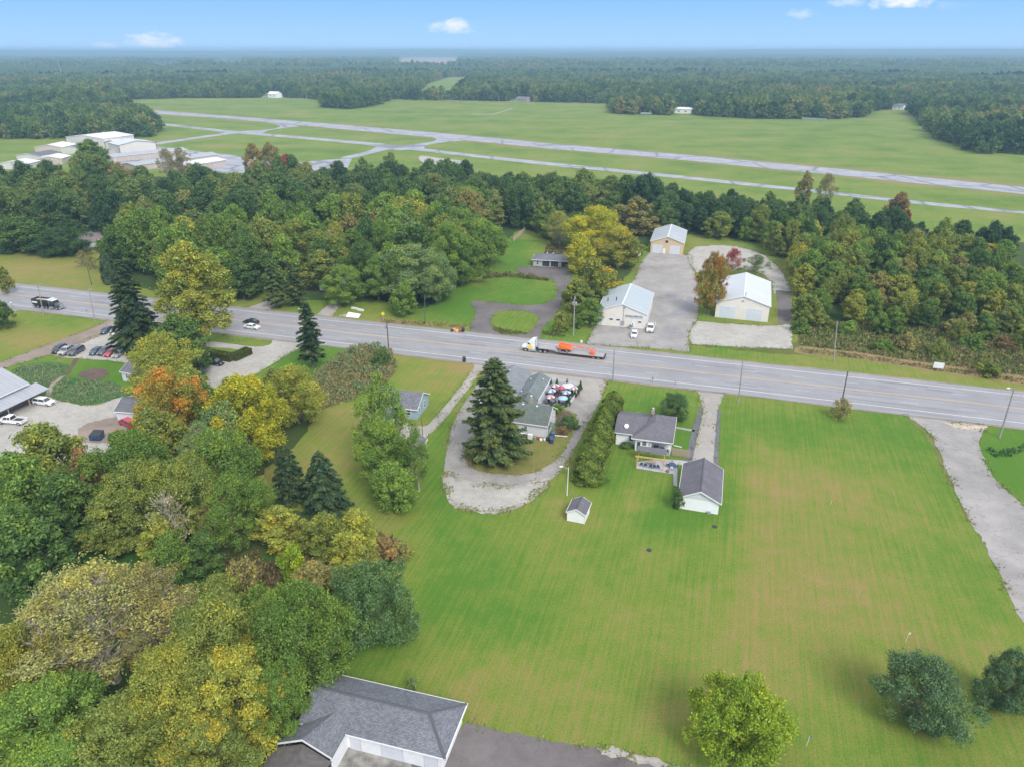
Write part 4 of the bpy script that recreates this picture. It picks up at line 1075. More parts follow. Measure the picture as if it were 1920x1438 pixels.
 ('bush', 'shrub', 1053, 585, 38, None, 'olive', .1, 'gold', 'round olive bush at the fork of the dark driveway', 0, (1055, 622)),
 ('bush', 'shrub', 1082, 590, 26, 4, 'green', .1, 'gold', 'green bush right of the pole with the transformers', 1, None),
 ('near', 'maple_tree', 1327, 474, 60, None, 'yolive', .5, 'rust', 'orange brown tree beside the white two door building', 2, (1328, 590)),
 ('thin', 'maple_tree', 1378, 466, 44, 9, 'red', .1, 'rust', 'dark red thin tree behind the white two door building', 0, None),
 ('thin', 'thinning_tree', 1420, 478, 54, 8, 'sage', .15, 'tan', 'thin pale green tree behind the roof of the white two door building', 1, None),
 ('near', 'broadleaf_tree', 768, 462, 130, 17, 'sage', .1, 'olive', 'large soft green willow like tree by the highway', 1, None),
 ('near', 'broadleaf_tree', 710, 415, 85, 19, 'green', .1, 'olive', 'tall fresh green tree behind the fallen signboard', 0, None),
 ('mid', 'broadleaf_tree', 755, 530, 55, 10, 'green', .2, 'olive', 'green vine covered tree by the yellow road sign', 0, None),
 ('near', 'broadleaf_tree', 640, 500, 85, 12, 'bright', .3, 'yolive', 'yellow green tree overhanging the side drive', 2, None),
 ('mid', 'broadleaf_tree', 600, 470, 80, 13, 'olive', .3, 'brown', 'brown tinged tree behind the roadside pines', 1, None),
 ('pine', 'pine_tree', 512, 487, 40, None, 'spruce2', 0, 'gold', 'left one of two thin roadside pines across the highway', 0, (520, 577)),
 ('pine', 'pine_tree', 552, 492, 46, None, 'spruce2', 0, 'gold', 'right one of two thin roadside pines across the highway', 0, (556, 572)),
 ('near', 'broadleaf_tree', 880, 350, 110, 18, 'bright', .12, 'olive', 'large bright green tree left of the wooden fence', 0, None),
 ('near', 'broadleaf_tree', 845, 392, 130, 17, 'green', .05, 'olive', 'large green tree at the edge of the long garage lawn', 2, None),
 ('near', 'broadleaf_tree', 862, 440, 115, 17, 'green', .05, 'olive', 'tall green tree whose foot stands on the long garage lawn', 3, None),
 ('near', 'broadleaf_tree', 815, 478, 95, 15, 'sage', .1, 'olive', 'soft green tree right of the willow like tree', 0, None),
 ('near', 'broadleaf_tree', 905, 412, 90, 17, 'bright', .08, 'yolive', 'fresh green tree touching the wooden fence lawn', 1, None),
 ('near', 'broadleaf_tree', 660, 432, 100, 17, 'green', .1, 'brown', 'green tree behind the yellow green side drive tree', 3, None),
 ('near', 'broadleaf_tree', 560, 412, 100, 18, 'olive', .1, 'olive', 'tall olive tree right behind the roadside pines', 0, None),
 ('near', 'broadleaf_tree', 440, 470, 90, 13, 'deep', .05, 'olive', 'deep green tree across the highway right of the tall golden tree', 1, None),
 ('near', 'broadleaf_tree', 250, 422, 130, 14, 'olive', .12, 'yolive', 'spreading light olive tree left of the great spruce top', 1, None),
 ('ivycolumn', 'ivy_covered_trunk', 200, 474, 24, None, 'spruce', 0, 'gold', 'dark ivy covered column of a trunk beside the far lawn', 0, (208, 532)),
 ('mid', 'broadleaf_tree', 92, 400, 90, 12, 'dark', .25, 'rust', 'dark round tree with rusty top left of the brown roof', 0, None),
 ('round', 'broadleaf_tree', 110, 425, 90, 11, 'dark', 0, 'gold', 'dark round tree touching the far lawn', 1, None),
 ('mid', 'broadleaf_tree', 28, 408, 110, 13, 'deep', .05, 'gold', 'deep green tree at the left edge over the far lawn', 2, None),
 ('round', 'broadleaf_tree', 173, 393, 45, 8, 'dark', .2, 'rust', 'small dark round tree behind the brown roof', 0, None),
 ('mid', 'broadleaf_tree', 0, 500, 30, 9, 'olive', .4, 'gold', 'tree cut off by the left edge at the highway', 1, None),
 ('mid', 'broadleaf_tree', -8, 560, 44, 9, 'deep', .3, 'gold', 'dark tree cut off by the left edge below the highway', 0, None),
 ('thin', 'thinning_tree', 150, 470, 26, 6, 'khaki', 0, 'gold', 'small half bare tree in front of the brown roofed house', 1, None),
 ('thin', 'thinning_tree', 168, 480, 20, 5, 'khaki', 0, 'gold', 'smallest half bare tree left of the ivy covered trunk', 0, None),
 ('mid', 'broadleaf_tree', 165, 262, 66, 21, 'green', .05, 'gold', 'tallest green tree standing up in front of the hangars', 1, None),
 ('thin', 'thinning_tree', 308, 278, 40, 19, 'khaki', .1, 'gold', 'thin olive tree in front of the long hangar row', 0, None),
 ('thin', 'thinning_tree', 335, 277, 46, 19, 'khaki', .2, 'gold', 'wider thin tree right beside the thin olive one at the hangar row', 1, None),
 ('mid', 'broadleaf_tree', 470, 270, 36, 20, 'khaki', .4, 'rust', 'rusty brown tree top against the airfield', 1, None),
 ('mid', 'broadleaf_tree', 505, 268, 44, 20, 'khaki', .2, 'gold', 'wide khaki tree top against the airfield', 0, None),
 ('mid', 'maple_tree', 535, 290, 38, 18, 'red', .3, 'rust', 'pinkish red maple top at the edge of the airfield', 2, None),
 ('mid', 'broadleaf_tree', 1515, 322, 32, 17, 'khaki', .3, 'gold', 'khaki tree top in front of the taxiway on the right', 3, None),
 ('thin', 'thinning_tree', 1555, 325, 42, 17, 'khaki', .1, 'tan', 'thin greyish tree top in front of the taxiway on the right', 0, None),
 ('mid', 'broadleaf_tree', 1690, 362, 52, 15, 'brown', .2, 'olive', 'brownish dark tree top before the right end of the taxiway', 0, None),
 ('mid', 'maple_tree', 1705, 395, 18, 12, 'red', .1, 'rust', 'small crimson tree in the wood right of the metal buildings', 1, None),
 ('mid', 'broadleaf_tree', 1502, 455, 42, 10, 'olive', .6, 'gold', 'gold tipped tree at the left edge of the right hand wood', 0, None),
 ('mid', 'broadleaf_tree', 1855, 458, 66, 10, 'olive', .65, 'gold', 'round tree with orange gold top left of the far side yard', 1, None),
 ('mid', 'broadleaf_tree', 1508, 498, 26, 8, 'gold', .2, 'yellow', 'small bright gold tree beside the tar drive', 2, None),
]
for (kd, nm, tx, ty, w, h, colr, au, ac, lab, var, base) in HAND:
    if lab is None: continue
    cat = 'shrub' if kd in ('bush', 'twiggy') and nm != 'bare_sapling' else 'tree'
    o = T(kd, nm, tx, ty, w, h, colr, au, ac, lab, cat, None, var, base)
    if nm == 'dead_tree': o.rotation_euler = (0.0, -0.22, 0.6)

# row of tall cedars between the restaurant drive and the white house
row = [((1148, 778), 5.5), ((1141, 796), 6.0), ((1135, 812), 6.4), ((1128, 830), 6.8), ((1121, 848), 6.6), ((1114, 866), 6.2), ((1106, 884), 5.8), ((1100, 902), 4.6)]
for i, (b, h) in enumerate(row):
    place = ('nearest the highway, farthest from the lawn', 'second from the highway end', 'third from the highway end', 'fourth from the highway end', 'fourth from the lawn end', 'third from the lawn end', 'second from the lawn end', 'lowest, at the lawn end')[i]
    for_ = plant('cedar', 'cedar_tree', at(*b), h, 4.6, 'olive', .1, 'rust', 'cedar of the white house row, ' + place, 'tree', 'row of cedars beside the white house', i)
    for_.children[0].color = (0.125, 0.180, 0.036, 1)
plant('bush', 'shrub', at(1117, 905), 2.0, 4.5, 'green', 0, 'gold', 'low green bush at the foot of the last cedar', 'shrub', None, 0)

# understory shrubs on the far verge
shr = [(1655, 645, 44, 'green', 'bright green shrub in the rough verge near the small signboard'), (1850, 690, 46, 'olive', 'round olive shrub in the rough verge left of the big leaning pole'), (1700, 640, 40, 'khaki', 'khaki shrub just above the small signboard'), (1590, 610, 40, 'bright', 'fresh green shrub right of the pale far side pole'),
       (1540, 600, 44, 'olive', 'olive shrub left of the pale far side pole'), (1500, 610, 40, 'green', 'green shrub at the corner of the pale gravel'), (1720, 600, 50, 'olive', 'olive shrub below the brown thicket'), (1780, 610, 50, 'khaki', 'khaki shrub in the middle of the right thicket'),
       (1820, 640, 50, 'green', 'green shrub in the right thicket'), (1880, 640, 50, 'brown', 'brown shrub near the right edge of the photo'), (1905, 610, 50, 'olive', 'olive shrub at the right edge below the yard'), (1850, 600, 55, 'olive', 'wide olive shrub below the rust tipped tree'), (1620, 590, 44, 'green', 'green shrub behind the far side pole'),
       (1670, 600, 44, 'bright', 'light green low shrub in the middle of the thicket'), (1760, 655, 36, 'olive', 'small olive shrub right of the small signboard')]
for i, (x, y, w, c_, l_) in enumerate(shr):
    plant('bush', 'shrub', at(x, y + 14), 3.4 + .6 * (i % 3), 5.6, c_, .25, 'gold', l_, 'shrub', 'shrubs of the rough verge across the highway', i)

# ------------------------------------------------------------------ scattered woodland trees
def in_poly(x, y, poly):
    c = False; j = len(poly) - 1
    for i in range(len(poly)):
        xi, yi = poly[i]; xj, yj = poly[j]
        if (yi > y) != (yj > y) and x < (xj - xi) * (y - yi) / (yj - yi) + xi: c = not c
        j = i
    return c
def gp(pts): return [tuple(at(*p)[:2]) for p in pts]     # a third number is the height of the point seen
rs = random.Random(5)
# woods (ground outlines), with height range, spacing and leaf colours
WOODS = [
 ('left', [(-330, 462), (-60, 470), (60, 452), (130, 440), (190, 462), (225, 480), (225, 528), (262, 530), (330, 552), (400, 562), (440, 572), (478, 565), (505, 535), (560, 545), (600, 540), (640, 550), (690, 562), (740, 580), (800, 590), (838, 572), (850, 530), (862, 500), (880, 470), (950, 450), (975, 432), (1010, 440), (1035, 470), (1040, 430),
          (1200, 435), (1225, 425), (1220, 332, 17), (1100, 326, 17), (1000, 324, 17), (900, 314, 17), (760, 296, 17), (640, 298, 17), (550, 304, 17), (450, 312, 17), (300, 318, 17), (180, 304, 17), (100, 310, 17), (0, 316, 17), (-330, 325, 17)], (13, 21), 12.5, [('deep', 3), ('green', 6), ('dark', 1.5), ('olive', 5), ('bright', 3), ('yolive', 1.2), ('sage', 1.2), ('khaki', .6)], 'in the wood between the highway and the hangars', 'trees of the wood between the highway and the airfield'),
 ('right', [(1225, 448), (1230, 333, 16), (1300, 352, 14), (1400, 364, 13), (1500, 368, 13), (1600, 380, 13), (1700, 400, 13), (1800, 418, 12), (1920, 432, 12), (2300, 470, 12), (2200, 700), (1930, 668), (1850, 655), (1740, 640), (1620, 626), (1500, 618), (1495, 540), (1478, 495), (1440, 470), (1400, 455), (1300, 448)], (9.5, 14.5), 8.2, [('green', 7), ('olive', 6), ('deep', 3), ('bright', 2), ('yolive', 2), ('khaki', .9)], 'in the wood right of the metal buildings', 'trees of the wood right of the metal buildings'),
]
CLEAR = [[(135, 440), (200, 440), (205, 480), (140, 480)], [(205, 400), (255, 400), (255, 430), (205, 430)], [(905, 450), (985, 430), (1010, 440), (1060, 470), (1080, 540), (1000, 560), (885, 560), (870, 500), (900, 470)],
         [(1205, 452), (1300, 440), (1305, 492), (1205, 492)], [(1880, 500), (2100, 500), (2100, 590), (1890, 570)], [(1080, 430), (1200, 430), (1200, 560), (1080, 600)], [(560, 545), (600, 545), (600, 580), (560, 580)],
         [(0, 470), (60, 462), (215, 462), (230, 540), (0, 540)], [(100, 452), (205, 445), (215, 470), (100, 470)]]
CLEAR = [gp(c) for c in CLEAR]
cand = []
for (wn, poly, hr, sp, cols, where, grp) in WOODS:
    g = gp(poly)
    x0 = min(p[0] for p in g); x1 = max(p[0] for p in g); y0 = min(p[1] for p in g); y1 = max(p[1] for p in g)
    y = y0; r_ = 0
    while y < y1:
        x = x0 + (r_ % 2) * sp * .5
        while x < x1:
            qx, qy = x + rs.uniform(-.38, .38) * sp, y + rs.uniform(-.38, .38) * sp
            x += sp
            if not in_poly(qx, qy, g) or any(in_poly(qx, qy, c) for c in CLEAR): continue
            pxx, pyy = proj(np.array(qx), np.array(qy), 10.0)
            if pxx < -120 or pxx > 2040: continue
            h = rs.uniform(*hr)
            if wn == 'right':
                h *= 0.42 + 0.62 * min(1, max(0, (650 - float(proj(np.array(qx), np.array(qy))[1])) / 130))
            if wn == 'left' and rs.random() < .08: h *= 1.15
            cand.append((math.hypot(qx, qy), qx, qy, h, sp, cols, where, grp, float(pxx), wn))
        y += sp * .87; r_ += 1
cand.sort(key=lambda c: c[0])
NIND = 200
WT = []
CW = {'deep': 'deep green', 'green': 'mid green', 'dark': 'very dark green', 'olive': 'olive green', 'bright': 'fresh green', 'khaki': 'dull khaki', 'yolive': 'yellowish green', 'sage': 'sage green'}
MARK = {'left': [(-1e9, 'behind the far left lawn'), (230, 'behind the great dark spruce'), (330, 'behind the tall golden tree'), (440, 'above the highway cars'), (520, 'behind the two thin pines'), (600, 'behind the side drive'), (680, 'behind the willow like tree'), (800, 'left of the long garage'), (900, 'behind the wooden fence'), (1000, 'behind the long garage'), (1120, 'behind the yellow trees')],
        'right': [(-1e9, 'behind the tan metal building'), (1300, 'behind the pale gravel circle'), (1400, 'behind the two door building'), (1490, 'right of the tar drive'), (1570, 'above the pale far side pole'), (1650, 'above the small signboard'), (1740, 'left of the rusty tree'), (1840, 'beside the right edge yard')]}
extra = []
for i, (d, x, y, h, sp, cols, where, grp, pxx, wn) in enumerate(cand):
    tot = sum(w for _, w in cols); q = rs.random() * tot
    for cn, w in cols:
        q -= w
        if q <= 0: break
    au = rs.choice([0, 0, .05, .1, .2, .35 if wn == 'right' else .12]); ac = rs.choice(['gold', 'yolive', 'rust', 'olive', 'yolive'])
    wd = min(sp * rs.uniform(.95, 1.35), h * rs.uniform(.72, .95))
    if i < NIND:
        mk = [m for t_, m in MARK[wn] if pxx >= t_][-1]
        size = 'tall' if h > (17.5 if wn == 'left' else 10) else ('medium' if h > (14.5 if wn == 'left' else 7.5) else 'low')
        tip = {'gold': ' with golden tips', 'rust': ' with rusty tips', 'yolive': ' with yellow tips', 'olive': ' with olive tips'}[ac] if au >= .2 else ''
        depth = 'front' if d < 250 else ('middle' if d < 310 else 'back')
        lab = f"{size} {CW[cn]} tree{tip}, {depth} row {mk}"
        kind = 'near' if d < 235 and wn == 'left' else 'mid'
        WT.append((plant(kind, 'broadleaf_tree', Vector((x, y, 0)), h, wd, cn, au, ac, lab, 'tree', grp), lab, pxx))
    else:
        extra.append((x, y, h, wd))

by_lab = {}
for o_, l_, p_ in WT: by_lab.setdefault(l_, []).append((p_, o_))
ORD = ['leftmost', 'second', 'third', 'fourth', 'fifth', 'sixth']
for l_, v in by_lab.items():
    if len(v) > 1:
        v.sort(key=lambda q: q[0])
        for i, (p_, o_) in enumerate(v): o_['label'] = l_ + ', ' + ('rightmost' if i == len(v) - 1 else ORD[min(i, 5)])
# ------------------------------------------------------------------ the woods farther off, as one mass
AIRG = gp(AIR)
FARF = [gp(q) for q in ([(750, 108), (853, 107.5), (862, 118), (856, 131), (742, 132)], [(612, 130), (708, 120), (708, 130), (618, 140)], [(401, 117.5), (454, 117.5), (454, 128), (400, 128)], [(800, 158), (840, 146), (890, 144), (858, 177), (850, 188), (775, 187)], [(282, 122), (340, 122), (339, 136), (280, 136)], [(1680, 196), (1712, 196), (1712, 212), (1680, 212)])]
HOUSEGAP = [gp(q) for q in ([(494, 176), (530, 176), (538, 194), (486, 194)], [(960, 186), (994, 186), (998, 198), (956, 198)], [(1260, 205), (1302, 205), (1306, 222), (1258, 222)], [(218, 170), (250, 170), (252, 184), (214, 184)])]
far_pts = []
def far_ok(x, y):
    if in_poly(x, y, AIRG): return False
    for f_ in FARF:
        if in_poly(x, y, f_): return False
    for f_ in HOUSEGAP:
        if in_poly(x, y, f_): return False
    return True
y = 420.0
while y < 4600:
    sp = 9.5 if y < 1300 else (11.5 if y < 1800 else (14 if y < 2600 else 22))
    half = 0.80 * y + 60
    x = -half
    while x < half:
        qx, qy = x + rs.uniform(-.4, .4) * sp, y + rs.uniform(-.4, .4) * sp
        x += sp
        if y < 640 and -300 < qx < 330: continue
        if y < 1250 and not far_ok(qx, qy): continue
        if y >= 1250 and any(in_poly(qx, qy, f_) for f_ in FARF + HOUSEGAP): continue
        # hangar and airport zone stays open
        ax, ay = proj(np.array(qx), np.array(qy)); 
        if ay > 262 and ax < 420: continue
        if ax > 1700 and ay > 293: continue
        far_pts.append((qx, qy, rs.uniform(.72, 1.28) * (1.0 + .40 * pnoise(Vector((qx * .006, qy * .006, 0)))) * (1.45 if y > 2600 else 1.0), sp))
    y += sp * .88
print('far trees', len(far_pts), 'extra', len(extra), 'cand', len(cand))

def scatter(name, pts, sources, label, group_mat=None, src_mat=None):
    """one object: points that carry a tree each (geometry nodes)"""
    me = bpy.data.meshes.new(name)
    me.vertices.add(len(pts)); me.vertices.foreach_set('co', np.array([(p[0], p[1], 0) for p in pts], dtype=np.float32).ravel())
    a = me.attributes.new('sc', 'FLOAT_VECTOR', 'POINT'); a.data.foreach_set('vector', np.array([p[2] for p in pts], dtype=np.float32).ravel())
    r_ = np.random.default_rng(3)
    a = me.attributes.new('rot', 'FLOAT', 'POINT'); a.data.foreach_set('value', r_.uniform(0, 6.28, len(pts)).astype(np.float32))
    a = me.attributes.new('pick', 'INT', 'POINT'); a.data.foreach_set('value', r_.integers(0, len(sources), len(pts)).astype(np.int32))
    o = link(name, me)
    ng = bpy.data.node_groups.new(name + '_nodes', 'GeometryNodeTree')
    ng.interface.new_socket('Geometry', in_out='INPUT', socket_type='NodeSocketGeometry')
    ng.interface.new_socket('Geometry', in_out='OUTPUT', socket_type='NodeSocketGeometry')
    gi = ng.nodes.new('NodeGroupInput'); go = ng.nodes.new('NodeGroupOutput')
    iop = ng.nodes.new('GeometryNodeInstanceOnPoints')
    ng.links.new(gi.outputs[0], iop.inputs['Points'])
    gti = ng.nodes.new('GeometryNodeGeometryToInstance')
    for s in reversed(sources):
        oi = ng.nodes.new('GeometryNodeObjectInfo'); oi.transform_space = 'ORIGINAL'
        oi.inputs['Object'].default_value = s; oi.inputs['As Instance'].default_value = False
        src = oi.outputs['Geometry']
        if src_mat:
            sm = ng.nodes.new('GeometryNodeSetMaterial'); sm.inputs['Material'].default_value = src_mat
            ng.links.new(src, sm.inputs['Geometry']); src = sm.outputs[0]
        ng.links.new(src, gti.inputs[0])
    ng.links.new(gti.outputs[0], iop.inputs['Instance'])
    iop.inputs['Pick Instance'].default_value = True
    def na(nm, ty):
        n = ng.nodes.new('GeometryNodeInputNamedAttribute'); n.data_type = ty; n.inputs['Name'].default_value = nm
        return n.outputs['Attribute']
    ng.links.new(na('pick', 'INT'), iop.inputs['Instance Index'])
    cx = ng.nodes.new('ShaderNodeCombineXYZ'); ng.links.new(na('rot', 'FLOAT'), cx.inputs['Z'])
    ng.links.new(cx.outputs[0], iop.inputs['Rotation'])
    ng.links.new(na('sc', 'FLOAT_VECTOR'), iop.inputs['Scale'])
    ng.links.new(iop.outputs[0], go.inputs[0])
    md = o.modifiers.new('scatter', 'NODES'); md.node_group = ng
    tag(o, label, None, None, 'stuff')
    return o

# three real far trees carry the shapes that the mass repeats
srcs = []
for i, (bx, by) in enumerate(((648, 203), (706, 198), (1160, 214))):
    cm, tm, Hc, Rc = PROTO['far'][i]
    g_ = at(bx, by)
    r_ = empty('broadleaf_tree', (g_.x, g_.y + 6, 0))
    c_ = link('crown', cm, r_); link('trunk', tm, r_)
    tag(r_, ('dark round tree at the front of the small grove on the airfield edge', 'dark tree at the right end of the small grove on the airfield edge', 'dark tree at the left end of the long grove across the airfield')[i], 'tree')
    srcs.append(c_)
scatter('distant_woods', [(x, y, (s, s, s), 0) for x, y, s, sp in far_pts], srcs, 'hazy woods beyond the airfield')
if extra:
    msrc = []
    for root in [o for o in COL.objects if o.name.startswith('broadleaf_tree') and o.type == 'EMPTY']:
        for ch in root.children:
            if ch.name.startswith('crown') and ch.data in [p[0] for p in PROTO['mid'][:4]] and ch.data not in [m.data for m in msrc]: msrc.append(ch)
    scatter('woodland_mass', [(x, y, (w / 10.4, w / 10.4, h / 16.0), 0) for x, y, h, w in extra], msrc, 'back of the wood in front of the airfield', src_mat=M_WOODLEAF)

# canopy that runs on to the horizon, with low hills
nr, na_ = 300, 900
rr = 2300 * (15000 / 2300) ** (np.arange(nr) / (nr - 1.0))
aa = np.linspace(-0.80, 0.80, na_)
R_, A_ = np.meshgrid(rr, aa, indexing='ij')
X_, Y_ = R_ * np.sin(A_), R_ * np.cos(A_)
r3 = np.random.default_rng(9)
Z_ = 4 + r3.random(R_.shape) * 11
def vnoise(x, y, s, seed):
    rg = np.random.default_rng(seed); g_ = rg.random((64, 64))
    u = (x / s) % 63; v = (y / s) % 63
    i = u.astype(int); j = v.astype(int); fu = u - i; fv = v - j
    fu = fu * fu * (3 - 2 * fu); fv = fv * fv * (3 - 2 * fv)
    return (g_[i, j] * (1 - fu) + g_[i + 1, j] * fu) * (1 - fv) + (g_[i, j + 1] * (1 - fu) + g_[i + 1, j + 1] * fu) * fv
hill = vnoise(X_ + 9e4, Y_ + 9e4, 2600, 4) * 46 + vnoise(X_ + 9e4, Y_ + 9e4, 900, 6) * 12
Z_ = Z_ + hill * np.clip((R_ - 4200) / 5200, 0, 1) + vnoise(X_ + 9e4, Y_ + 9e4, 45, 5) * 9 + vnoise(X_ + 9e4, Y_ * .5 + 9e4, 260, 12) * 6
clr = vnoise(X_ + 9e4, Y_ * .45 + 9e4, 420, 8)
open_ = (clr > .84) & (R_ > 2600) & (R_ < 9000)
Z_ = np.where(open_, 0.5 + hill * np.clip((R_ - 4200) / 5200, 0, 1), Z_)
fp = np.zeros(R_.shape, bool)
for f_ in FARF:
    xs = [p[0] for p in f_]; ys = [p[1] for p in f_]
    bb = (X_ > min(xs)) & (X_ < max(xs)) & (Y_ > min(ys)) & (Y_ < max(ys))
    for (i, j) in np.argwhere(bb):
        if in_poly(X_[i, j], Y_[i, j], f_): fp[i, j] = True
Z_ = np.where(fp, -3, Z_)
idx = np.arange(nr * na_).reshape(nr, na_)
quads = np.stack([idx[:-1, :-1].ravel(), idx[1:, :-1].ravel(), idx[1:, 1:].ravel(), idx[:-1, 1:].ravel()], 1)
m, nt, b = mat_new('horizon_canopy')
n1 = noise(nt, mapping(nt, pos(nt), (1, .35, 1)), 0.02, 6, 0.75)
sepz = nt.nodes.new('ShaderNodeAttribute'); sepz.attribute_name = 'open'
c_ = ramp(nt, n1, [(0.25, (0.020, 0.050, 0.024)), (0.5, (0.048, 0.095, 0.034)), (0.75, (0.10, 0.135, 0.05))])
fieldc = ramp(nt, noise(nt, pos(nt), 0.0015, 3), [(0.45, (0.14, 0.20, 0.06)), (0.55, (0.36, 0.28, 0.17))])
nt.links.new(mixc(nt, sepz.outputs['Fac'], c_, fieldc), b.inputs['Base Color'])
b.inputs['Roughness'].default_value = 0.95; b.inputs['Specular IOR Level'].default_value = 0.1
me = np_mesh('horizon_woods', np.stack([X_.ravel(), Y_.ravel(), Z_.ravel()], 1), quads, m)
fattr(me, 'open', open_.astype(float).ravel(), 'POINT')
hw = link('horizon_woods', me); tag(hw, 'blue hazed woods running on to the horizon', None, None, 'stuff')
# ------------------------------------------------------------------ buildings
def uv_me(me, o3, ux, vx):
    """planar map in metres"""
    uv = me.uv_layers.new(name='UVMap')
    for lp in me.loops:
        q = me.vertices[lp.vertex_index].co - o3
        uv.data[lp.index].uv = (q.dot(ux), q.dot(vx))

def roof_slab(name, corners, thick, mat, parent, uvdir=None):
    """corners: 3-4 points ordered eave-left, eave-right, ridge-right(, ridge-left)"""
    p = [Vector(c) for c in corners]
    n = (p[1] - p[0]).cross(p[-1] - p[0]).normalized()
    if n.z < 0: n = -n
    k = len(p)
    mb = MB()
    vs = p + [q - Vector((0, 0, thick)) for q in p]
    mb.add(vs, [tuple(range(k)), tuple(reversed(range(k, 2 * k)))] + [(i, k + i, k + (i + 1) % k, (i + 1) % k) for i in range(k)])
    me = mb.mesh(name, mat)
    ux = (p[1] - p[0]).normalized(); vx = n.cross(ux).normalized()
    uv_me(me, p[0], ux, vx)
    return link(name, me, parent)

def wall_box(w, d, z, mat, parent, gables=None, zr=None, x0=0, y0=0, name='wall'):
    """gables: 'F' (front/back triangle, ridge runs along depth) or 'S' (triangle on the sides)"""
    mb = MB()
    x1, y1 = x0 + w, y0 + d
    if gables == 'F':
        xm = x0 + w / 2
        mb.add([(x0, y0, 0), (x1, y0, 0), (x1, y0, z), (xm, y0, zr), (x0, y0, z), (x0, y1, 0), (x1, y1, 0), (x1, y1, z), (xm, y1, zr), (x0, y1, z)],
               [(0, 1, 2, 3, 4), (9, 8, 7, 6, 5), (0, 4, 9, 5), (1, 6, 7, 2), (4, 3, 8, 9), (3, 2, 7, 8), (0, 5, 6, 1)])
    elif gables == 'S':
        ym = y0 + d / 2
        mb.add([(x0, y0, 0), (x0, y1, 0), (x0, y1, z), (x0, ym, zr), (x0, y0, z), (x1, y0, 0), (x1, y1, 0), (x1, y1, z), (x1, ym, zr), (x1, y0, z)],
               [(0, 4, 3, 2, 1), (5, 6, 7, 8, 9), (0, 5, 9, 4), (1, 2, 7, 6), (4, 9, 8, 3), (3, 8, 7, 2), (0, 1, 6, 5)])
    else: mb.box(x0, x1, y0, y1, 0, z)
    return mb.build(name, mat, parent)

def opening(parent, side, w, d, u, z, ow, oh, kind='window', fmat=None, pmat=None, x0=0, y0=0, bars=1, out=0.05):
    """frame with a recessed pane on a wall; side F/B/L/R, u along the wall from the left seen from outside"""
    fmat = fmat or M_WHITE; pmat = pmat or M_GLASS
    f = MB(); t = 0.09
    f.box(0, t, -out, 0.02, 0, oh); f.box(ow - t, ow, -out, 0.02, 0, oh); f.box(t, ow - t, -out, 0.02, oh - t, oh)
    if kind != 'garage_door': f.box(t, ow - t, -out, 0.02, 0, t)
    if kind == 'window' and bars:
        f.box(t, ow - t, -out + .01, 0.02, oh / 2 - .03, oh / 2 + .03)
        if ow > 1.3: f.box(ow / 2 - .03, ow / 2 + .03, -out + .012, .02, t, oh - t)
    M = {'F': (Vector((x0 + u, y0, z)), 0), 'R': (Vector((x0 + w, y0 + u, z)), math.pi / 2), 'B': (Vector((x0 + w - u, y0 + d, z)), math.pi), 'L': (Vector((x0, y0 + d - u, z)), -math.pi / 2)}[side]
    nm = {'window': 'window', 'door': 'door', 'garage_door': 'garage_door', 'opening': 'open_bay', 'vent': 'vent'}[kind]
    fo = f.build(nm, fmat, parent); fo.location = M[0]; fo.rotation_euler = (0, 0, M[1])
    if kind == 'garage_door':
        n = max(3, int(oh / .55)); ph = (oh - t) / n
        me = None
        for i in range(n):
            if me is None:
                pm = MB(); pm.box(t, ow - t, -0.030, 0.0, 0.012, ph - 0.012); me = pm.mesh('panel', pmat)
            o = link('panel', me, fo); o.location = (0, 0, i * ph)
    else:
        pn = MB(); pn.box(t, ow - t, -0.018, 0.0, t, oh - t)
        pn.build('pane' if kind == 'window' else ('leaf' if kind == 'door' else 'infill'), pmat, fo)
    return fo

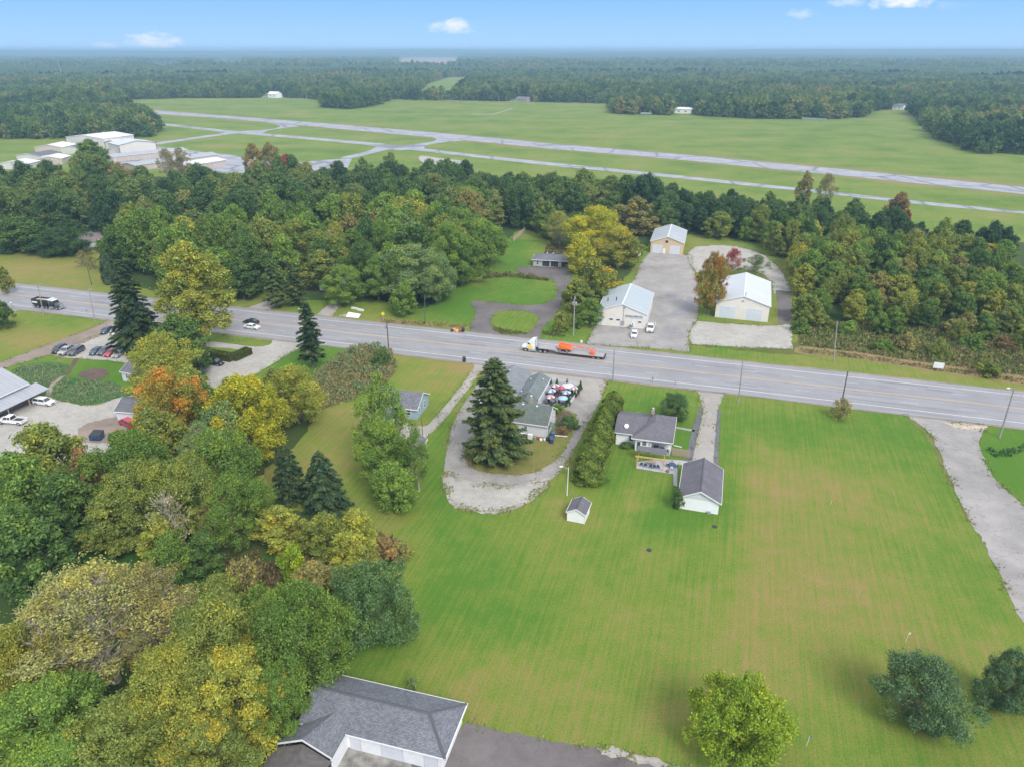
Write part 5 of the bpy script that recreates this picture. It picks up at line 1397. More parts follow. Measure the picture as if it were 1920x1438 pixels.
def gable(name, label, cat, pL, pR, d, z, zr, wall, roofm, ridge='F', over=0.35, group=None, thick=0.14, trim=None, ang=None, w=None, cap=True):
    a = at(*pL) if not isinstance(pL, Vector) else pL
    if ang is None:
        b = at(*pR); w = w or (b - a).length; ang = math.atan2(b.y - a.y, b.x - a.x)
    root = empty(name, (a.x, a.y, 0), ang); tag(root, label, cat, group)
    wall_box(w, d, z, wall, root, ridge, zr)
    o = over; trim = trim or M_WHITE
    if ridge == 'F':
        xm = w / 2; sl = (zr - z) / xm; ze = z - sl * o + .03; zt = zr + .03
        roof_slab('roof', [(-o, -o, ze), (-o, d + o, ze), (xm, d + o, zt), (xm, -o, zt)], thick, roofm, root)
        roof_slab('roof', [(w + o, d + o, ze), (w + o, -o, ze), (xm, -o, zt), (xm, d + o, zt)], thick, roofm, root)
        f = MB()
        for y0 in (-o - .04, d + o):
            for sx in (0, 1):
                xa, xb = ((-o, xm) if sx == 0 else (w + o, xm))
                f.hexa([(xa, y0, ze - .22), (xb, y0, zt - .22), (xb, y0 + .04, zt - .22), (xa, y0 + .04, ze - .22), (xa, y0, ze + .02), (xb, y0, zt + .02), (xb, y0 + .04, zt + .02), (xa, y0 + .04, ze + .02)])
        for xa in (-o - .06, w + o): f.box(xa, xa + .06, -o, d + o, ze - .2, ze + .0)
        f.build('trim', trim, root)
        if cap:
            c = MB(); c.prism([(xm - .18, zt - .18 * sl + .03), (xm, zt + .06), (xm + .18, zt - .18 * sl + .03), (xm, zt + .02)], -o, d + o); c.build('ridge_cap', trim if cap == 'trim' else roofm, root)
    else:
        ym = d / 2; sl = (zr - z) / ym; ze = z - sl * o + .03; zt = zr + .03
        roof_slab('roof', [(-o, -o, ze), (w + o, -o, ze), (w + o, ym, zt), (-o, ym, zt)], thick, roofm, root)
        roof_slab('roof', [(w + o, d + o, ze), (-o, d + o, ze), (-o, ym, zt), (w + o, ym, zt)], thick, roofm, root)
        f = MB()
        for x0 in (-o - .04, w + o):
            for ya, yb in ((-o, ym), (d + o, ym)):
                f.hexa([(x0, ya, ze - .22), (x0 + .04, ya, ze - .22), (x0 + .04, yb, zt - .22), (x0, yb, zt - .22), (x0, ya, ze + .02), (x0 + .04, ya, ze + .02), (x0 + .04, yb, zt + .02), (x0, yb, zt + .02)])
        for ya in (-o - .06, d + o): f.box(-o, w + o, ya, ya + .06, ze - .2, ze)
        f.build('trim', trim, root)
    return root, w

def hip(name_parent, x0, x1, y0, y1, z, zr, mat, o=0.4, thick=0.14, run=None):
    """hip roof over a rectangle; ridge along the longer side"""
    X0, X1, Y0, Y1 = x0 - o, x1 + o, y0 - o, y1 + o
    w, d = X1 - X0, Y1 - Y0
    if w >= d:
        k = (d / 2) if run is None else run
        r0, r1 = Vector((X0 + k, (Y0 + Y1) / 2, zr)), Vector((X1 - k, (Y0 + Y1) / 2, zr))
        f = [[(X0, Y0, z), (X1, Y0, z), r1, r0], [(X1, Y1, z), (X0, Y1, z), r0, r1], [(X0, Y1, z), (X0, Y0, z), r0], [(X1, Y0, z), (X1, Y1, z), r1]]
    else:
        k = (w / 2) if run is None else run
        r0, r1 = Vector(((X0 + X1) / 2, Y0 + k, zr)), Vector(((X0 + X1) / 2, Y1 - k, zr))
        f = [[(X0, Y0, z), (X1, Y0, z), r0], [(X1, Y1, z), (X0, Y1, z), r1], [(X0, Y1, z), (X0, Y0, z), r0, r1], [(X1, Y0, z), (X1, Y1, z), r1, r0]]
    for q in f: roof_slab('roof', q, thick, mat, name_parent)
    t = MB()
    t.box(X0 - .05, X1 + .05, Y0 - .06, Y0 - .002, z - .22, z - .01); t.box(X0 - .05, X1 + .05, Y1 + .002, Y1 + .06, z - .22, z - .01)
    t.box(X0 - .06, X0 - .002, Y0, Y1, z - .22, z - .01); t.box(X1 + .002, X1 + .06, Y0, Y1, z - .22, z - .01)
    t.build('gutter', M_WHITE, name_parent)
    return r0, r1

def vent_pipes(parent, pts, mat=None, h=0.45, r=0.09):
    for q in pts:
        mb = MB(); mb.tube((q[0], q[1], q[2] - .3), (q[0], q[1], q[2] + h), r, r, 8); mb.tube((q[0], q[1], q[2] + h), (q[0], q[1], q[2] + h + .08), r * 1.7, r * 1.2, 8)
        mb.build('vent_pipe', mat or M_WHITE, parent)

# single white garage on the lawn
g, w = gable('garage', 'white two car garage with grey shingle roof and blank rear gable on the lawn', 'garage', (1272.6, 952.4), (1345.8, 964.2), 11.0, 2.55, 4.2, M_WHITESIDE, M_SH_PURPLE, 'F', .35)
mb = MB(); mb.box(w - 1.75, w - 1.2, -.5, -.12, 0.05, .55); mb.build('air_conditioner', M_METAL, g)
opening(g, 'L', w, 11, 2.2, 0, .95, 2.05, 'door'); opening(g, 'B', w, 11, .9, 0, 4.9, 2.15, 'garage_door', pmat=M_DOORW)
mb = MB(); mb.prism([(0, 2.35), (w, 2.35), (w / 2, 4.0)], -.035, -.002); mb.build('gable_panel', M_BLUESIDE if False else M_GREYSIDE, g)
# little shed
s_, w = gable('shed', 'small white garden shed with dark grey roof alone on the lawn', 'shed', (1063.5, 975.5), (1096, 982), 3.6, 1.95, 2.75, M_WHITESIDE, M_SH_PURPLE, 'F', .2)
mb = MB(); mb.box(w - .03, w + .05, -.05, .05, 0, 1.95); mb.box(-.05, .03, -.05, .05, 0, 1.95); mb.build('corner_board', M_WHITE, s_)
opening(s_, 'B', w, 3.6, .8, 0, 1.4, 1.8, 'door')

# white house with patio
def white_house():
    a = at(1154, 832); b = at(1247, 859)
    ang = math.atan2(b.y - a.y, b.x - a.x); ang = RANG + 0.02
    root = empty('house', (a.x, a.y, 0), ang); tag(root, 'white bungalow with grey hip roof and a covered back patio', 'house')
    W_, D_ = 10.6, 9.2
    wall_box(4.0, D_ - .2, 2.9, M_WHITESIDE, root, name='wall')
    wall_box(3.0, D_ + .7, 2.9, M_WHITESIDE, root, x0=4.02, y0=-1.5, name='wall')
    wall_box(3.9, D_ - .2, 2.9, M_WHITESIDE, root, x0=7.05, name='wall')
    hip(root, 3.6, W_ + .3, -1.6, D_ - .1, 2.9, 5.0, M_SH_PURPLE, .35)
    # left wing runs under the main roof as a lower gable
    roof_slab('roof', [(-.4, -.45, 2.92), (4.3, -.45, 2.92), (5.9, 4.4, 4.55), (-.4, 4.4, 4.55)], .14, M_SH_PURPLE, root)
    roof_slab('roof', [(4.6, 9.3, 2.92), (-.4, 9.3, 2.92), (-.4, 4.4, 4.55), (5.9, 4.4, 4.55)], .14, M_SH_PURPLE, root)
    mb = MB(); mb.prism([(-.0, 2.9), (9.0, 2.9), (4.4, 4.4)], .02, .12, axis='x'); mb.build('gable_wall', M_WHITESIDE, root)
    mb = MB(); mb.box(-.4, 4.0, -.5, -.452, 2.72, 2.9); mb.build('gutter', M_WHITE, root)
    opening(root, 'F', 4, D_, 2.55, 1.15, .95, 1.25); opening(root, 'F', 0, D_, 5.3, 1.3, .95, 1.0, y0=-1.5); opening(root, 'F', 0, D_, 9.1, 1.45, 1.2, .75, y0=0)
    opening(root, 'F', 0, D_, 4.25, 0.15, .85, 2.0, 'door', y0=-1.5)
    opening(root, 'R', 10.95, D_, 1.6, 1.2, 1.0, 1.2); opening(root, 'R', 10.95, D_, 5.2, 1.2, 1.4, 1.2); opening(root, 'B', 10.9, 9.0, 3.0, 1.1, 1.6, 1.3)
    mb = MB(); mb.box(6.2, 6.8, 5.9, 6.5, 4.4, 5.5); mb.build('chimney', M_BRICK, root)
    mb = MB(); mb.lathe([(.16, 0), (.16, .35), (.28, .4), (.2, .5)], (6.5, 6.2, 5.5)); mb.build('chimney_cap', M_METAL, root)
    vent_pipes(root, [(7.9, 6.0, 4.5), (6.3, 5.1, 4.75), (9.0, 1.2, 3.8)], M_DARK, .25)
    d_ = MB(); d_.lathe([(.02, 0), (.42, .10), (.46, .2)], (0, 0, 0), 14); dish = d_.build('satellite_dish', M_WHITE, root); dish.location = (1.8, 1.2, 3.75); dish.rotation_euler = (1.1, 0, .3)
    # deck and ramp rail
    mb = MB(); mb.box(7.06, 10.9, -1.9, -.02, 0, .35); mb.build('deck', plain('grey_deck', (.33, .33, .36), .8), root)
    mb = MB()
    for x in (7.1, 10.85): mb.box(x - .06, x + .06, -1.9, -1.78, .35, 2.75)
    mb.build('porch_post', M_WHITE, root)
    roof_slab('porch_roof', [(7.0, -2.15, 2.7), (11.25, -2.15, 2.7), (11.25, -.38, 2.86), (7.0, -.38, 2.86)], .1, M_SH_PURPLE, root)
    return root, ang
WH, WANG = white_house()

def rel(root, x, y, z=0):
    m = Matrix.Rotation(root.rotation_euler.z, 4, 'Z'); q = m @ Vector((x, y, z)); return Vector((root.location.x + q.x, root.location.y + q.y, z))

# pergola shade over the patio
pg = empty('pergola', at(1192, 878), WANG); tag(pg, 'new timber pergola with grey canopy over the white house patio', 'pergola')
for (x, y) in ((.1, .3), (5.0, .3), (.1, 3.4), (5.0, 3.4)):
    mb = MB(); mb.box(x - .09, x + .09, y - .09, y + .09, 0, 2.35); mb.build('post', M_YWOOD, pg)
for y in (.3, 3.4):
    mb = MB(); mb.box(-.3, 5.4, y - .07, y + .07, 2.35, 2.62); mb.build('beam', M_YWOOD, pg)
roof_slab('canopy', [(-.25, 2.2, 2.68), (5.35, 2.2, 2.68), (5.35, 3.9, 2.84), (-.25, 3.9, 2.84)], .06, M_SH_PURPLE, pg)
def chair(loc, rz, mat, label, group, seat=None, s=1.0):
    r = empty('patio_chair', loc, rz); r.scale = (s, s, s); tag(r, label, 'chair', group)
    mb = MB(); mb.box(-.25, .25, -.25, .25, .42, .47); mb.build('seat', seat or mat, r)
    mb = MB(); mb.hexa([(-.25, .22, .47), (.25, .22, .47), (.25, .26, .47), (-.25, .26, .47), (-.25, .32, .98), (.25, .32, .98), (.25, .36, .98), (-.25, .36, .98)]); mb.build('backrest', mat, r)
    leg = MB(); leg.box(-.02, .02, -.02, .02, 0, .42); lm = leg.mesh('leg', mat)
    for x in (-.22, .22):
        for y in (-.22, .22): link('leg', lm, r, (x, y, 0))
    return r
def table(loc, r_, mat, label, group=None, h=.74, top=None):
    r = empty('patio_table', loc); tag(r, label, 'table', group)
    mb = MB(); mb.lathe([(r_, 0), (r_, .04)], (0, 0, h - .04), 14); mb.build('table_top', top or mat, r)
    mb = MB(); mb.lathe([(.28, 0), (.05, .06), (.04, h - .04)], (0, 0, 0), 8); mb.build('table_base', mat, r)
    return r
CH = ['left front', 'left rear', 'middle front', 'right front', 'right rear']
for i, (x, y, rz) in enumerate(((.9, 1.2, 3.3), (1.7, 1.0, 3.0), (2.7, .9, 3.14), (3.4, 1.0, 3.1), (4.1, 1.1, 2.9))):
    chair(rel(pg, x, y), WANG + rz, M_NAVY, f'dark chair under the pergola, number {("leftmost", "second from the left", "middle one", "second from the right", "rightmost")[i]}'.replace('number ', ''), 'dark chairs under the pergola')
r = empty('dining_table', rel(pg, 2.7, 2.0), WANG); tag(r, 'pale rectangular table under the pergola', 'table')
mb = MB(); mb.box(-.8, .8, -.45, .45, .70, .75); mb.build('table_top', M_WOOD, r)
lg = MB(); lg.box(-.04, .04, -.04, .04, 0, .7); lgm = lg.mesh('leg', M_WOOD)
for x in (-.7, .7):
    for y in (-.38, .38): link('leg', lgm, r, (x, y, 0))
table(rel(pg, 6.6, 2.2), .7, M_BLACK, 'black round table on the paving right of the pergola', None, .74, M_NAVY)
for i, (x, y, rz) in enumerate(((5.8, 2.3, 1.6), (6.6, 1.2, 3.1), (7.4, 2.3, -1.5), (6.5, 3.2, 0))):
    chair(rel(pg, x, y), WANG + rz, (M_BLACK, M_WHITE, M_NAVY, M_METAL)[i], ('black chair left of the black round table', 'white chair in front of the black round table', 'dark chair right of the black round table', 'grey chair behind the black round table')[i], 'chairs round the black table')
mb = MB(); mb.lathe([(.30, 0), (.35, .35), (.28, .42)], (0, 0, 0), 12)
o = mb.build('fire_bowl', M_BROWNMETAL, None); o.location = rel(pg, 5.9, .3); tag(o, 'small reddish fire bowl on the paving by the pergola post', 'fire bowl')
def deck_item(x, y, build, name, mat, label, cat):
    mb = MB(); build(mb); o = mb.build(name, mat); o.location = rel(WH, x, y, .35); o.rotation_euler.z = WANG; tag(o, label, cat)
deck_item(7.6, -1.0, lambda m: m.box(0, .9, 0, .5, 0, .9), 'grill', M_BLACK, 'black covered grill on the white house deck', 'grill')
deck_item(9.3, -1.1, lambda m: (m.lathe([(.45, .0), (.5, .7), (.45, .75)], (0, 0, 0), 10), m.box(.5, 1.2, -.3, .3, 0, .45)), 'lounge_set', M_NAVY, 'dark round seat and stool at the right of the deck', 'seat')
# wooden ramp fence right of the house
fn = empty('slatted_fence', rel(WH, 11.2, -1.6), WANG - .04); tag(fn, 'low slatted timber fence at the corner of the white house', 'fence')
sl = MB(); sl.box(0, 3.5, -.03, .03, 0, .16); slm = sl.mesh('slat', M_WOOD)
for k in range(7): link('slat', slm, fn, (0, 0, .1 + k * .235))
ps = MB(); ps.box(-.05, .05, .03, .13, 0, 1.75); psm = ps.mesh('post', M_WOOD)
for x in (.05, 1.75, 3.45): link('post', psm, fn, (x, 0, 0))
plant('bush', 'shrub', rel(WH, 2.4, -.9), 1.3, 2.6, 'bluegreen', 0, 'gold', 'dark low shrub against the white house left wall', 'shrub', None, 0)

# blue house with porch, blue shed
bang = RANG + math.radians(3)
a = at(782, 787)
BW, BD = 9.0, 7.4
q = Vector((a.x - BW * math.cos(bang), a.y - BW * math.sin(bang), 0))
bh, w = gable('house', 'light blue clapboard house with grey roof behind the thin trees', 'house', q, None, BD, 2.75, 4.8, M_BLUESIDE, M_SH_GREY, 'S', .35, ang=bang, w=BW)
opening(bh, 'F', BW, BD, 6.6, .9, 1.1, 1.5); opening(bh, 'R', BW, BD, 1.3, 1.0, .8, 1.2); opening(bh, 'R', BW, BD, 4.2, .8, .9, 1.7); opening(bh, 'B', BW, BD, 3, 1, 1.4, 1.2); opening(bh, 'F', BW, BD, 1.6, .9, 1.1, 1.3)
mb = MB(); mb.box(BW / 2 - 2.2, BW - 2.9, -2.3, -.01, 0, 2.3); mb.build('porch_room', M_GREYSIDE, bh)
roof_slab('porch_roof', [(BW / 2 - 2.5, -2.6, 2.3), (BW - 2.6, -2.6, 2.3), (BW - 2.6, -.36, 2.55), (BW / 2 - 2.5, -.36, 2.55)], .12, M_SH_GREY, bh)
for u in (2.5, 3.6, 4.7): opening(bh, 'F', 0, 0, u, .8, .8, 1.1, y0=-2.3)
opening(bh, 'R', BW - 2.9, 0, .5, .8, .8, 1.1, y0=-2.3)
a = at(789, 852)
bs, w = gable('shed', 'little blue shed half hidden behind the thin tree by the slab', 'shed', at(766, 851), None, 3.4, 1.9, 2.8, M_BLUESIDE, M_SH_GREY, 'F', .15, ang=bang, w=2.6)
opening(bs, 'B', 2.6, 3.4, .8, 0, 1.0, 1.7, 'door')

# restaurant: two low wings toward the road and a house behind
rang = RANG + math.radians(-2)
C0 = at(973, 813)
rr_ = empty('restaurant', (C0.x, C0.y, 0), rang + math.radians(2)); tag(rr_, 'pale grey restaurant building with green grey roofs beside the umbrella patio', 'restaurant')
cw = 8.3
cx0 = -2.4
wall_box(cw, 7.6, 3.0, M_GREYSIDE, rr_, 'S', 5.3, x0=cx0)
roof_slab('roof', [(cx0 - .35, -.35, 2.82), (cx0 + cw + .3, -.35, 2.82), (cx0 + cw + .3, 3.8, 5.35), (cx0 - .35, 3.8, 5.35)], .14, M_SH_DARKGREEN, rr_)
roof_slab('roof', [(cx0 + cw + .3, 7.95, 2.82), (cx0 - .35, 7.95, 2.82), (cx0 - .35, 3.8, 5.35), (cx0 + cw + .3, 3.8, 5.35)], .14, M_SH_DARKGREEN, rr_)
f = MB()
for xx in (cx0 - .40, cx0 + cw + .3):
    for ya, yb in ((-.35, 3.8), (7.95, 3.8)):
        f.hexa([(xx, ya, 2.62), (xx + .05, ya, 2.62), (xx + .05, yb, 5.15), (xx, yb, 5.15), (xx, ya, 2.85), (xx + .05, ya, 2.85), (xx + .05, yb, 5.38), (xx, yb, 5.38)])
f.box(cx0 - .35, cx0 + cw + .3, -.42, -.352, 2.62, 2.82); f.build('trim', M_WHITE, rr_)
opening(rr_, 'F', cw, 7.6, 3.4, 1.3, .85, .85, x0=cx0); opening(rr_, 'R', cw, 7.6, 3.6, 2.7, .8, 1.0, x0=cx0); opening(rr_, 'R', cw, 7.6, 5.6, 1.2, .8, 1.0, x0=cx0); opening(rr_, 'R', cw, 7.6, .9, 0.1, .95, 2.0, 'door', x0=cx0)
roof_slab('awning', [(cx0 + cw + 1.1, .5, 2.25), (cx0 + cw + 1.1, 2.3, 2.25), (cx0 + cw + .02, 2.3, 2.7), (cx0 + cw + .02, .5, 2.7)], .08, M_SH_DARKGREEN, rr_)
mb = MB(); mb.box(.9, 1.55, 4.5, 5.15, 4.4, 6.1); mb.build('chimney', M_BRICK, rr_); mb = MB(); mb.lathe([(.25, 0), (.25, .5), (.33, .55), (.2, .7)], (1.22, 4.82, 6.1), 10); mb.build('chimney_pot', M_METAL, rr_)
vent_pipes(rr_, [(-.1, 3.4, 5.0), (2.9, 3.4, 5.0)], M_WHITE, .2, .14)
# wings: ridges run towards the highway
def wing(x0, x1, y0, y1, z, zr, mat, far_hip=0.0):
    xm = (x0 + x1) / 2
    wall_box(x1 - x0, y1 - y0, z, M_GREYSIDE, rr_, 'F', zr - .06, x0=x0, y0=y0)
    o = .3; sl = (zr - z) / (xm - x0); ze = z - sl * o
    roof_slab('roof', [(x0 - o, y1 + o, ze), (x0 - o, y0 - o, ze), (xm, y0 - o, zr), (xm, y1 + o - far_hip, zr)], .12, mat, rr_)
    roof_slab('roof', [(x1 + o, y0 - o, ze), (x1 + o, y1 + o, ze), (xm, y1 + o - far_hip, zr), (xm, y0 - o, zr)], .12, mat, rr_)
    if far_hip: roof_slab('roof', [(x1 + o, y1 + o, ze), (x0 - o, y1 + o, ze), (xm, y1 + o - far_hip, zr)], .12, mat, rr_)
    return ze
wing(-12.0, -3.95, 9.6, 23.6, 3.1, 4.5, M_SH_GREEN2)
ze = wing(-3.3, 1.0, 10.9, 21.9, 3.1, 4.3, M_SH_GREEN)
mb = MB(); mb.box(1.31, 1.39, 10.6, 22.2, ze - .2, ze); mb.build('gutter', M_WHITE, rr_)
wing(-2.6, 1.0, 7.3, 10.85, 3.0, 4.5, M_SH_DARKGREEN)
roof_slab('porch_roof', [(1.1, 7.98, 3.1), (4.6, 7.98, 2.9), (4.2, 9.6, 2.7), (1.4, 9.6, 2.7)][::1], .12, M_SH_GREEN, rr_)
vent_pipes(rr_, [(.2, 19.3, 3.7), (-8.2, 21.0, 4.2), (-3.0, 12.4, 3.4), (-2.6, 18.9, 3.6)], M_METAL, .3, .12)
mb = MB(); mb.box(-8.2, -7.2, 11.6, 12.5, 4.2, 5.0); mb.build('roof_unit', M_WHITE, rr_)

# umbrella patio
def umbrella(px, r_, mats, label, h=2.5):
    g = at(px[0], px[1], h); root = empty('patio_umbrella', (g.x, g.y, 0)); tag(root, label, 'umbrella', 'umbrellas on the restaurant patio')
    n = 8; vs = [(0, 0, h)] + [(r_ * math.cos(2 * math.pi * i / n), r_ * math.sin(2 * math.pi * i / n), h - .48) for i in range(n)]
    vs += [(v[0] * 1.0, v[1] * 1.0, v[2] - .12) for v in vs[1:]]
    for par in (0, 1):
        mb = MB(); mb.add(vs, [(0, 1 + i, 1 + (i + 1) % n) for i in range(n) if i % 2 == par] + [(1 + i, 1 + n + i, 1 + n + (i + 1) % n, 1 + (i + 1) % n) for i in range(n) if i % 2 == par])
        mb.build('canopy', mats[par], root)
    mb = MB(); mb.tube((0, 0, 0), (0, 0, h + .1), .03, .03, 6); mb.lathe([(.25, 0), (.22, .08), (.05, .1)], (0, 0, 0), 8); mb.build('umbrella_pole', M_METAL, root)
    return root
UMB = [((1041, 719), 1.25, (M_CLOTHR, M_CLOTHW), 'red and white striped umbrella nearest the highway beside the green roof'), ((1052, 723), 1.0, (M_CLOTHR, M_RED), 'dark red umbrella between the striped one and the white one'),
       ((1065, 719.5), 1.7, (M_CLOTHW, M_CLOTHW), 'largest plain white umbrella at the highway side of the patio'), ((1077, 724), 1.0, (M_CLOTHR, M_CLOTHW), 'small red and white umbrella at the outer corner of the patio'),
       ((1034, 728.5), 1.25, (M_CLOTHB, M_CLOTHW), 'blue and white umbrella close to the roof gutter'), ((1062, 731.5), 1.25, (M_CLOTHB, M_CLOTHW), 'blue and white umbrella in the middle of the patio'),
       ((1032, 740), 1.25, (M_CLOTHR, M_CLOTHW), 'red and pink umbrella at the back of the patio'), ((1056, 742), 1.35, (M_CLOTHL, M_CLOTHL), 'light sky blue umbrella at the back of the patio')]
for i, (p_, r_, m_, l_) in enumerate(UMB):
    u = umbrella(p_, r_ * .86, m_, l_)
    short = ('striped umbrella by the highway', 'dark red umbrella', 'big white umbrella', 'corner umbrella', 'blue umbrella by the gutter', 'blue umbrella in the middle', 'red umbrella at the back', 'sky blue umbrella')[i]
    table(Vector((u.location.x, u.location.y, 0)), .55, M_BLACK, 'round black table under the ' + short, 'tables on the restaurant patio')
    for k in range(4):
        t = k * math.pi / 2 + i * .5 + .4
        chair(Vector((u.location.x + math.cos(t) * .95, u.location.y + math.sin(t) * .95, .08)), t - math.pi / 2, M_BLACK if i != 1 else M_RED, ('dark' if i != 1 else 'red') + ' chair on the ' + ('right', 'highway', 'left', 'house')[k] + ' side of the table under the ' + short, 'chairs on the restaurant patio')
tops = [((1044, 727), 'conical evergreen in a pot beside the striped umbrella', 1.0), ((1063, 723.5), 'small conical evergreen in a pot behind the white umbrella', .75), ((1088, 733), 'tall conical evergreen in a pot at the outer highway corner', 1.1),
        ((1083, 737), 'conical evergreen in a pot second along the drive side', .8), ((1078, 745), 'conical evergreen in a pot halfway along the drive side', .8), ((1066, 762), 'conical evergreen in a pot at the inner corner of the patio', 1.1), ((1033, 722), 'low dark evergreen in a pot by the green roof', .7)]
for (b_, l_, s_c) in tops:
    g = at(*b_); r = empty('potted_evergreen', (g.x, g.y, 0)); r.scale = (s_c * 1.25,) * 3; tag(r, l_, 'potted plant', 'potted evergreens round the patio')
    cm, tm, _, _ = PROTO['topiary'][0]; c = link('foliage', cm, r, (0, 0, .42)); c.color = (.035, .12, .02, 1); c['autumn'] = 0.0; c['autumn_rgb'] = G['gold']
    mb = MB(); mb.lathe([(.20, 0), (.30, .45), (.26, .45), (.24, .40)], (0, 0, 0), 10); mb.build('pot', M_TERRA, r)
# white picket panels round the patio
fa, fb, fc = at(1087, 724), at(1077, 747), at(1064, 765)
pf = empty('patio_fence', (0, 0, 0)); tag(pf, 'white picket fence along the drive side of the patio', 'fence')
pk = MB(); pk.box(-.05, .05, -.02, .02, 0, .95); pkm = pk.mesh('picket', M_WHITE)
for A_, B_ in ((fa, fb), (fb, fc), (at(1036, 715), fa)):
    L = (B_ - A_).length; d_ = (B_ - A_).normalized(); an = math.atan2(d_.y, d_.x)
    r_ = MB(); r_.box(0, L, -.02, .02, .0, .07); rm = r_.mesh('rail', M_WHITE)
    for z_ in (.25, .75):
        o = link('rail', rm, pf, (A_.x, A_.y, z_), an)
    n = int(L / .32)
    for k in range(n): link('picket', pkm, pf, A_ + d_ * (k * .32) + Vector((0, 0, 0.02)), an)
plant('bush', 'shrub', at(1066, 800), 2.6, 4.2, 'bluegreen', 0, 'gold', 'large leafy shrub in the bed beside the restaurant', 'shrub', None, 0)
plant('bush', 'shrub', at(1043, 772), 1.9, 2.8, 'green', 0.1, 'gold', 'green shrub between the patio and the restaurant house', 'shrub', None, 1)
plant('twiggy', 'shrub', at(1055, 812), 1.7, 2.6, 'brown', 0, 'gold', 'brown twiggy shrub at the restaurant side door', 'shrub', None, 0)
plant('bush', 'shrub', at(963, 855), 1.2, 3.4, 'deep', 0, 'gold', 'low dark shrub at the foot of the large restaurant spruce', 'shrub', None, 1)

def wheelie(loc, rz, mat, label, group=None, s=1.0):
    r = empty('wheelie_bin', loc, rz); r.scale = (s,) * 3; tag(r, label, 'bin', group)
    mb = MB(); mb.hexa([(-.24, -.26, .08), (.24, -.26, .08), (.24, .26, .08), (-.24, .26, .08), (-.3, -.34, 1.0), (.3, -.34, 1.0), (.3, .34, 1.0), (-.3, .34, 1.0)]); mb.build('body', mat, r)
    mb = MB(); mb.hexa([(-.32, -.38, 1.0), (.32, -.38, 1.0), (.32, .4, 1.0), (-.32, .4, 1.0), (-.28, -.3, 1.08), (.28, -.3, 1.08), (.28, .36, 1.12), (-.28, .36, 1.12)]); mb.build('lid', mat, r)
    w_ = MB(); w_.prism([(0.1 * math.cos(t * math.pi / 4), .1 + .1 * math.sin(t * math.pi / 4)) for t in range(8)], 0, .06, axis='x'); wm = w_.mesh('wheel', M_TYRE)
    link('wheel', wm, r, (-.3, .3, 0)); link('wheel', wm, r, (.24, .3, 0))
    return r
wheelie(at(1034, 831), .2, M_NAVY, 'dark bin nearest the lawn at the restaurant corner', 'bins at the restaurant corner', 1.25)
wheelie(at(1035, 826), .1, M_BLACK, 'middle black bin at the restaurant corner', 'bins at the restaurant corner', 1.25)
wheelie(at(1036, 820), .3, M_BLUE, 'blue bin closest to the restaurant side door', 'bins at the restaurant corner', 1.25)
wheelie(at(870.5, 679), .3, M_BLACK, 'lone black bin by the highway at the concrete drive', None, 1.2)
wheelie(at(868.5, 623), .3, M_BLACK, 'black bin beside the rubbish pile across the highway', None, 1.2)
wheelie(at(1121, 608), 0, M_BLUE, 'blue bin at the left corner of the dairy building', None, 1.3)
# odds and ends along the restaurant back wall
odd = [(980, 818, 'cooler', M_WHITE, 'white cooler box farthest left along the restaurant back wall'), (988, 820, 'crate', M_BROWNMETAL, 'brown crate along the restaurant back wall'), (994, 822, 'appliance', M_WHITE, 'white boxy appliance along the restaurant back wall'),
       (1003, 823, 'bucket', M_METAL, 'grey bucket along the restaurant back wall'), (1011, 824, 'fuel_can', M_RED, 'red can along the restaurant back wall'), (1014, 826, 'sack', M_WHITE, 'white sack beside the red can'), (1021, 826, 'bucket', M_WHITE, 'white bucket next to the dark crates'), (1027, 825, 'crate', M_NAVY, 'dark blue crate left of the bins')]
for i, (x, y, nm, m_, l_) in enumerate(odd):
    mb = MB()
    if nm == 'bucket': mb.lathe([(.20, 0), (.28, .5), (.25, .5), (.2, .1)], (0, 0, 0), 10)
    elif nm in ('cooler', 'appliance'): mb.box(-.45, .45, -.3, .3, 0, .62 if nm == 'cooler' else .95); mb.box(-.47, .47, -.32, .32, .63 if nm == 'cooler' else .96, .72 if nm == 'cooler' else 1.02)
    elif nm == 'sack': mb.lathe([(.2, 0), (.34, .15), (.3, .45), (.1, .6)], (0, 0, 0), 9)
    elif nm == 'fuel_can': mb.box(-.3, .3, -.2, .2, 0, .5); mb.tube((0.1, 0, .5), (.2, 0, .7), .05, .04)
    else:
        for z_ in (0, .2, .4): mb.box(-.42, .42, -.3, -.26, z_, z_ + .14); mb.box(-.42, .42, .26, .3, z_, z_ + .14); mb.box(-.42, -.38, -.26, .26, z_, z_ + .14); mb.box(.38, .42, -.26, .26, z_, z_ + .14)
        mb.box(-.38, .38, -.26, .26, 0.02, .06)
    o = mb.build(nm, m_); o.location = at(x, y); o.rotation_euler.z = RANG + .2 * math.sin(i * 3); tag(o, l_, nm.replace('_', ' '), 'clutter along the restaurant wall')

# dairy building
gd, w = gable('dairy_building', 'cream metal dairy building with pale blue roof, lettered sign and cow', 'building', (1119, 609), (1210, 617.5), 20, 4.5, 6.9, M_CREAM, M_RF_BLUE, 'F', .25, cap='trim', trim=M_WHITE)
opening(gd, 'F', w, 20, 1.4, 0.02, 1.2, 2.6, 'door', pmat=M_WHITE); opening(gd, 'F', w, 20, 3.4, 1.7, 1.25, .65, bars=0); opening(gd, 'F', w, 20, 5.4, 1.7, 1.25, .65, bars=0); opening(gd, 'F', w, 20, 11.6, 1.6, 1.1, .65, bars=0)
opening(gd, 'F', w, 20, 9.9, 0.02, 1.1, 2.3, 'door', pmat=M_WHITE)
opening(gd, 'R', w, 20, 2.0, 1.4, 1.4, .8, bars=0); opening(gd, 'R', w, 20, 6.0, 0, 3.0, 3.2, 'garage_door', pmat=M_DOORW)
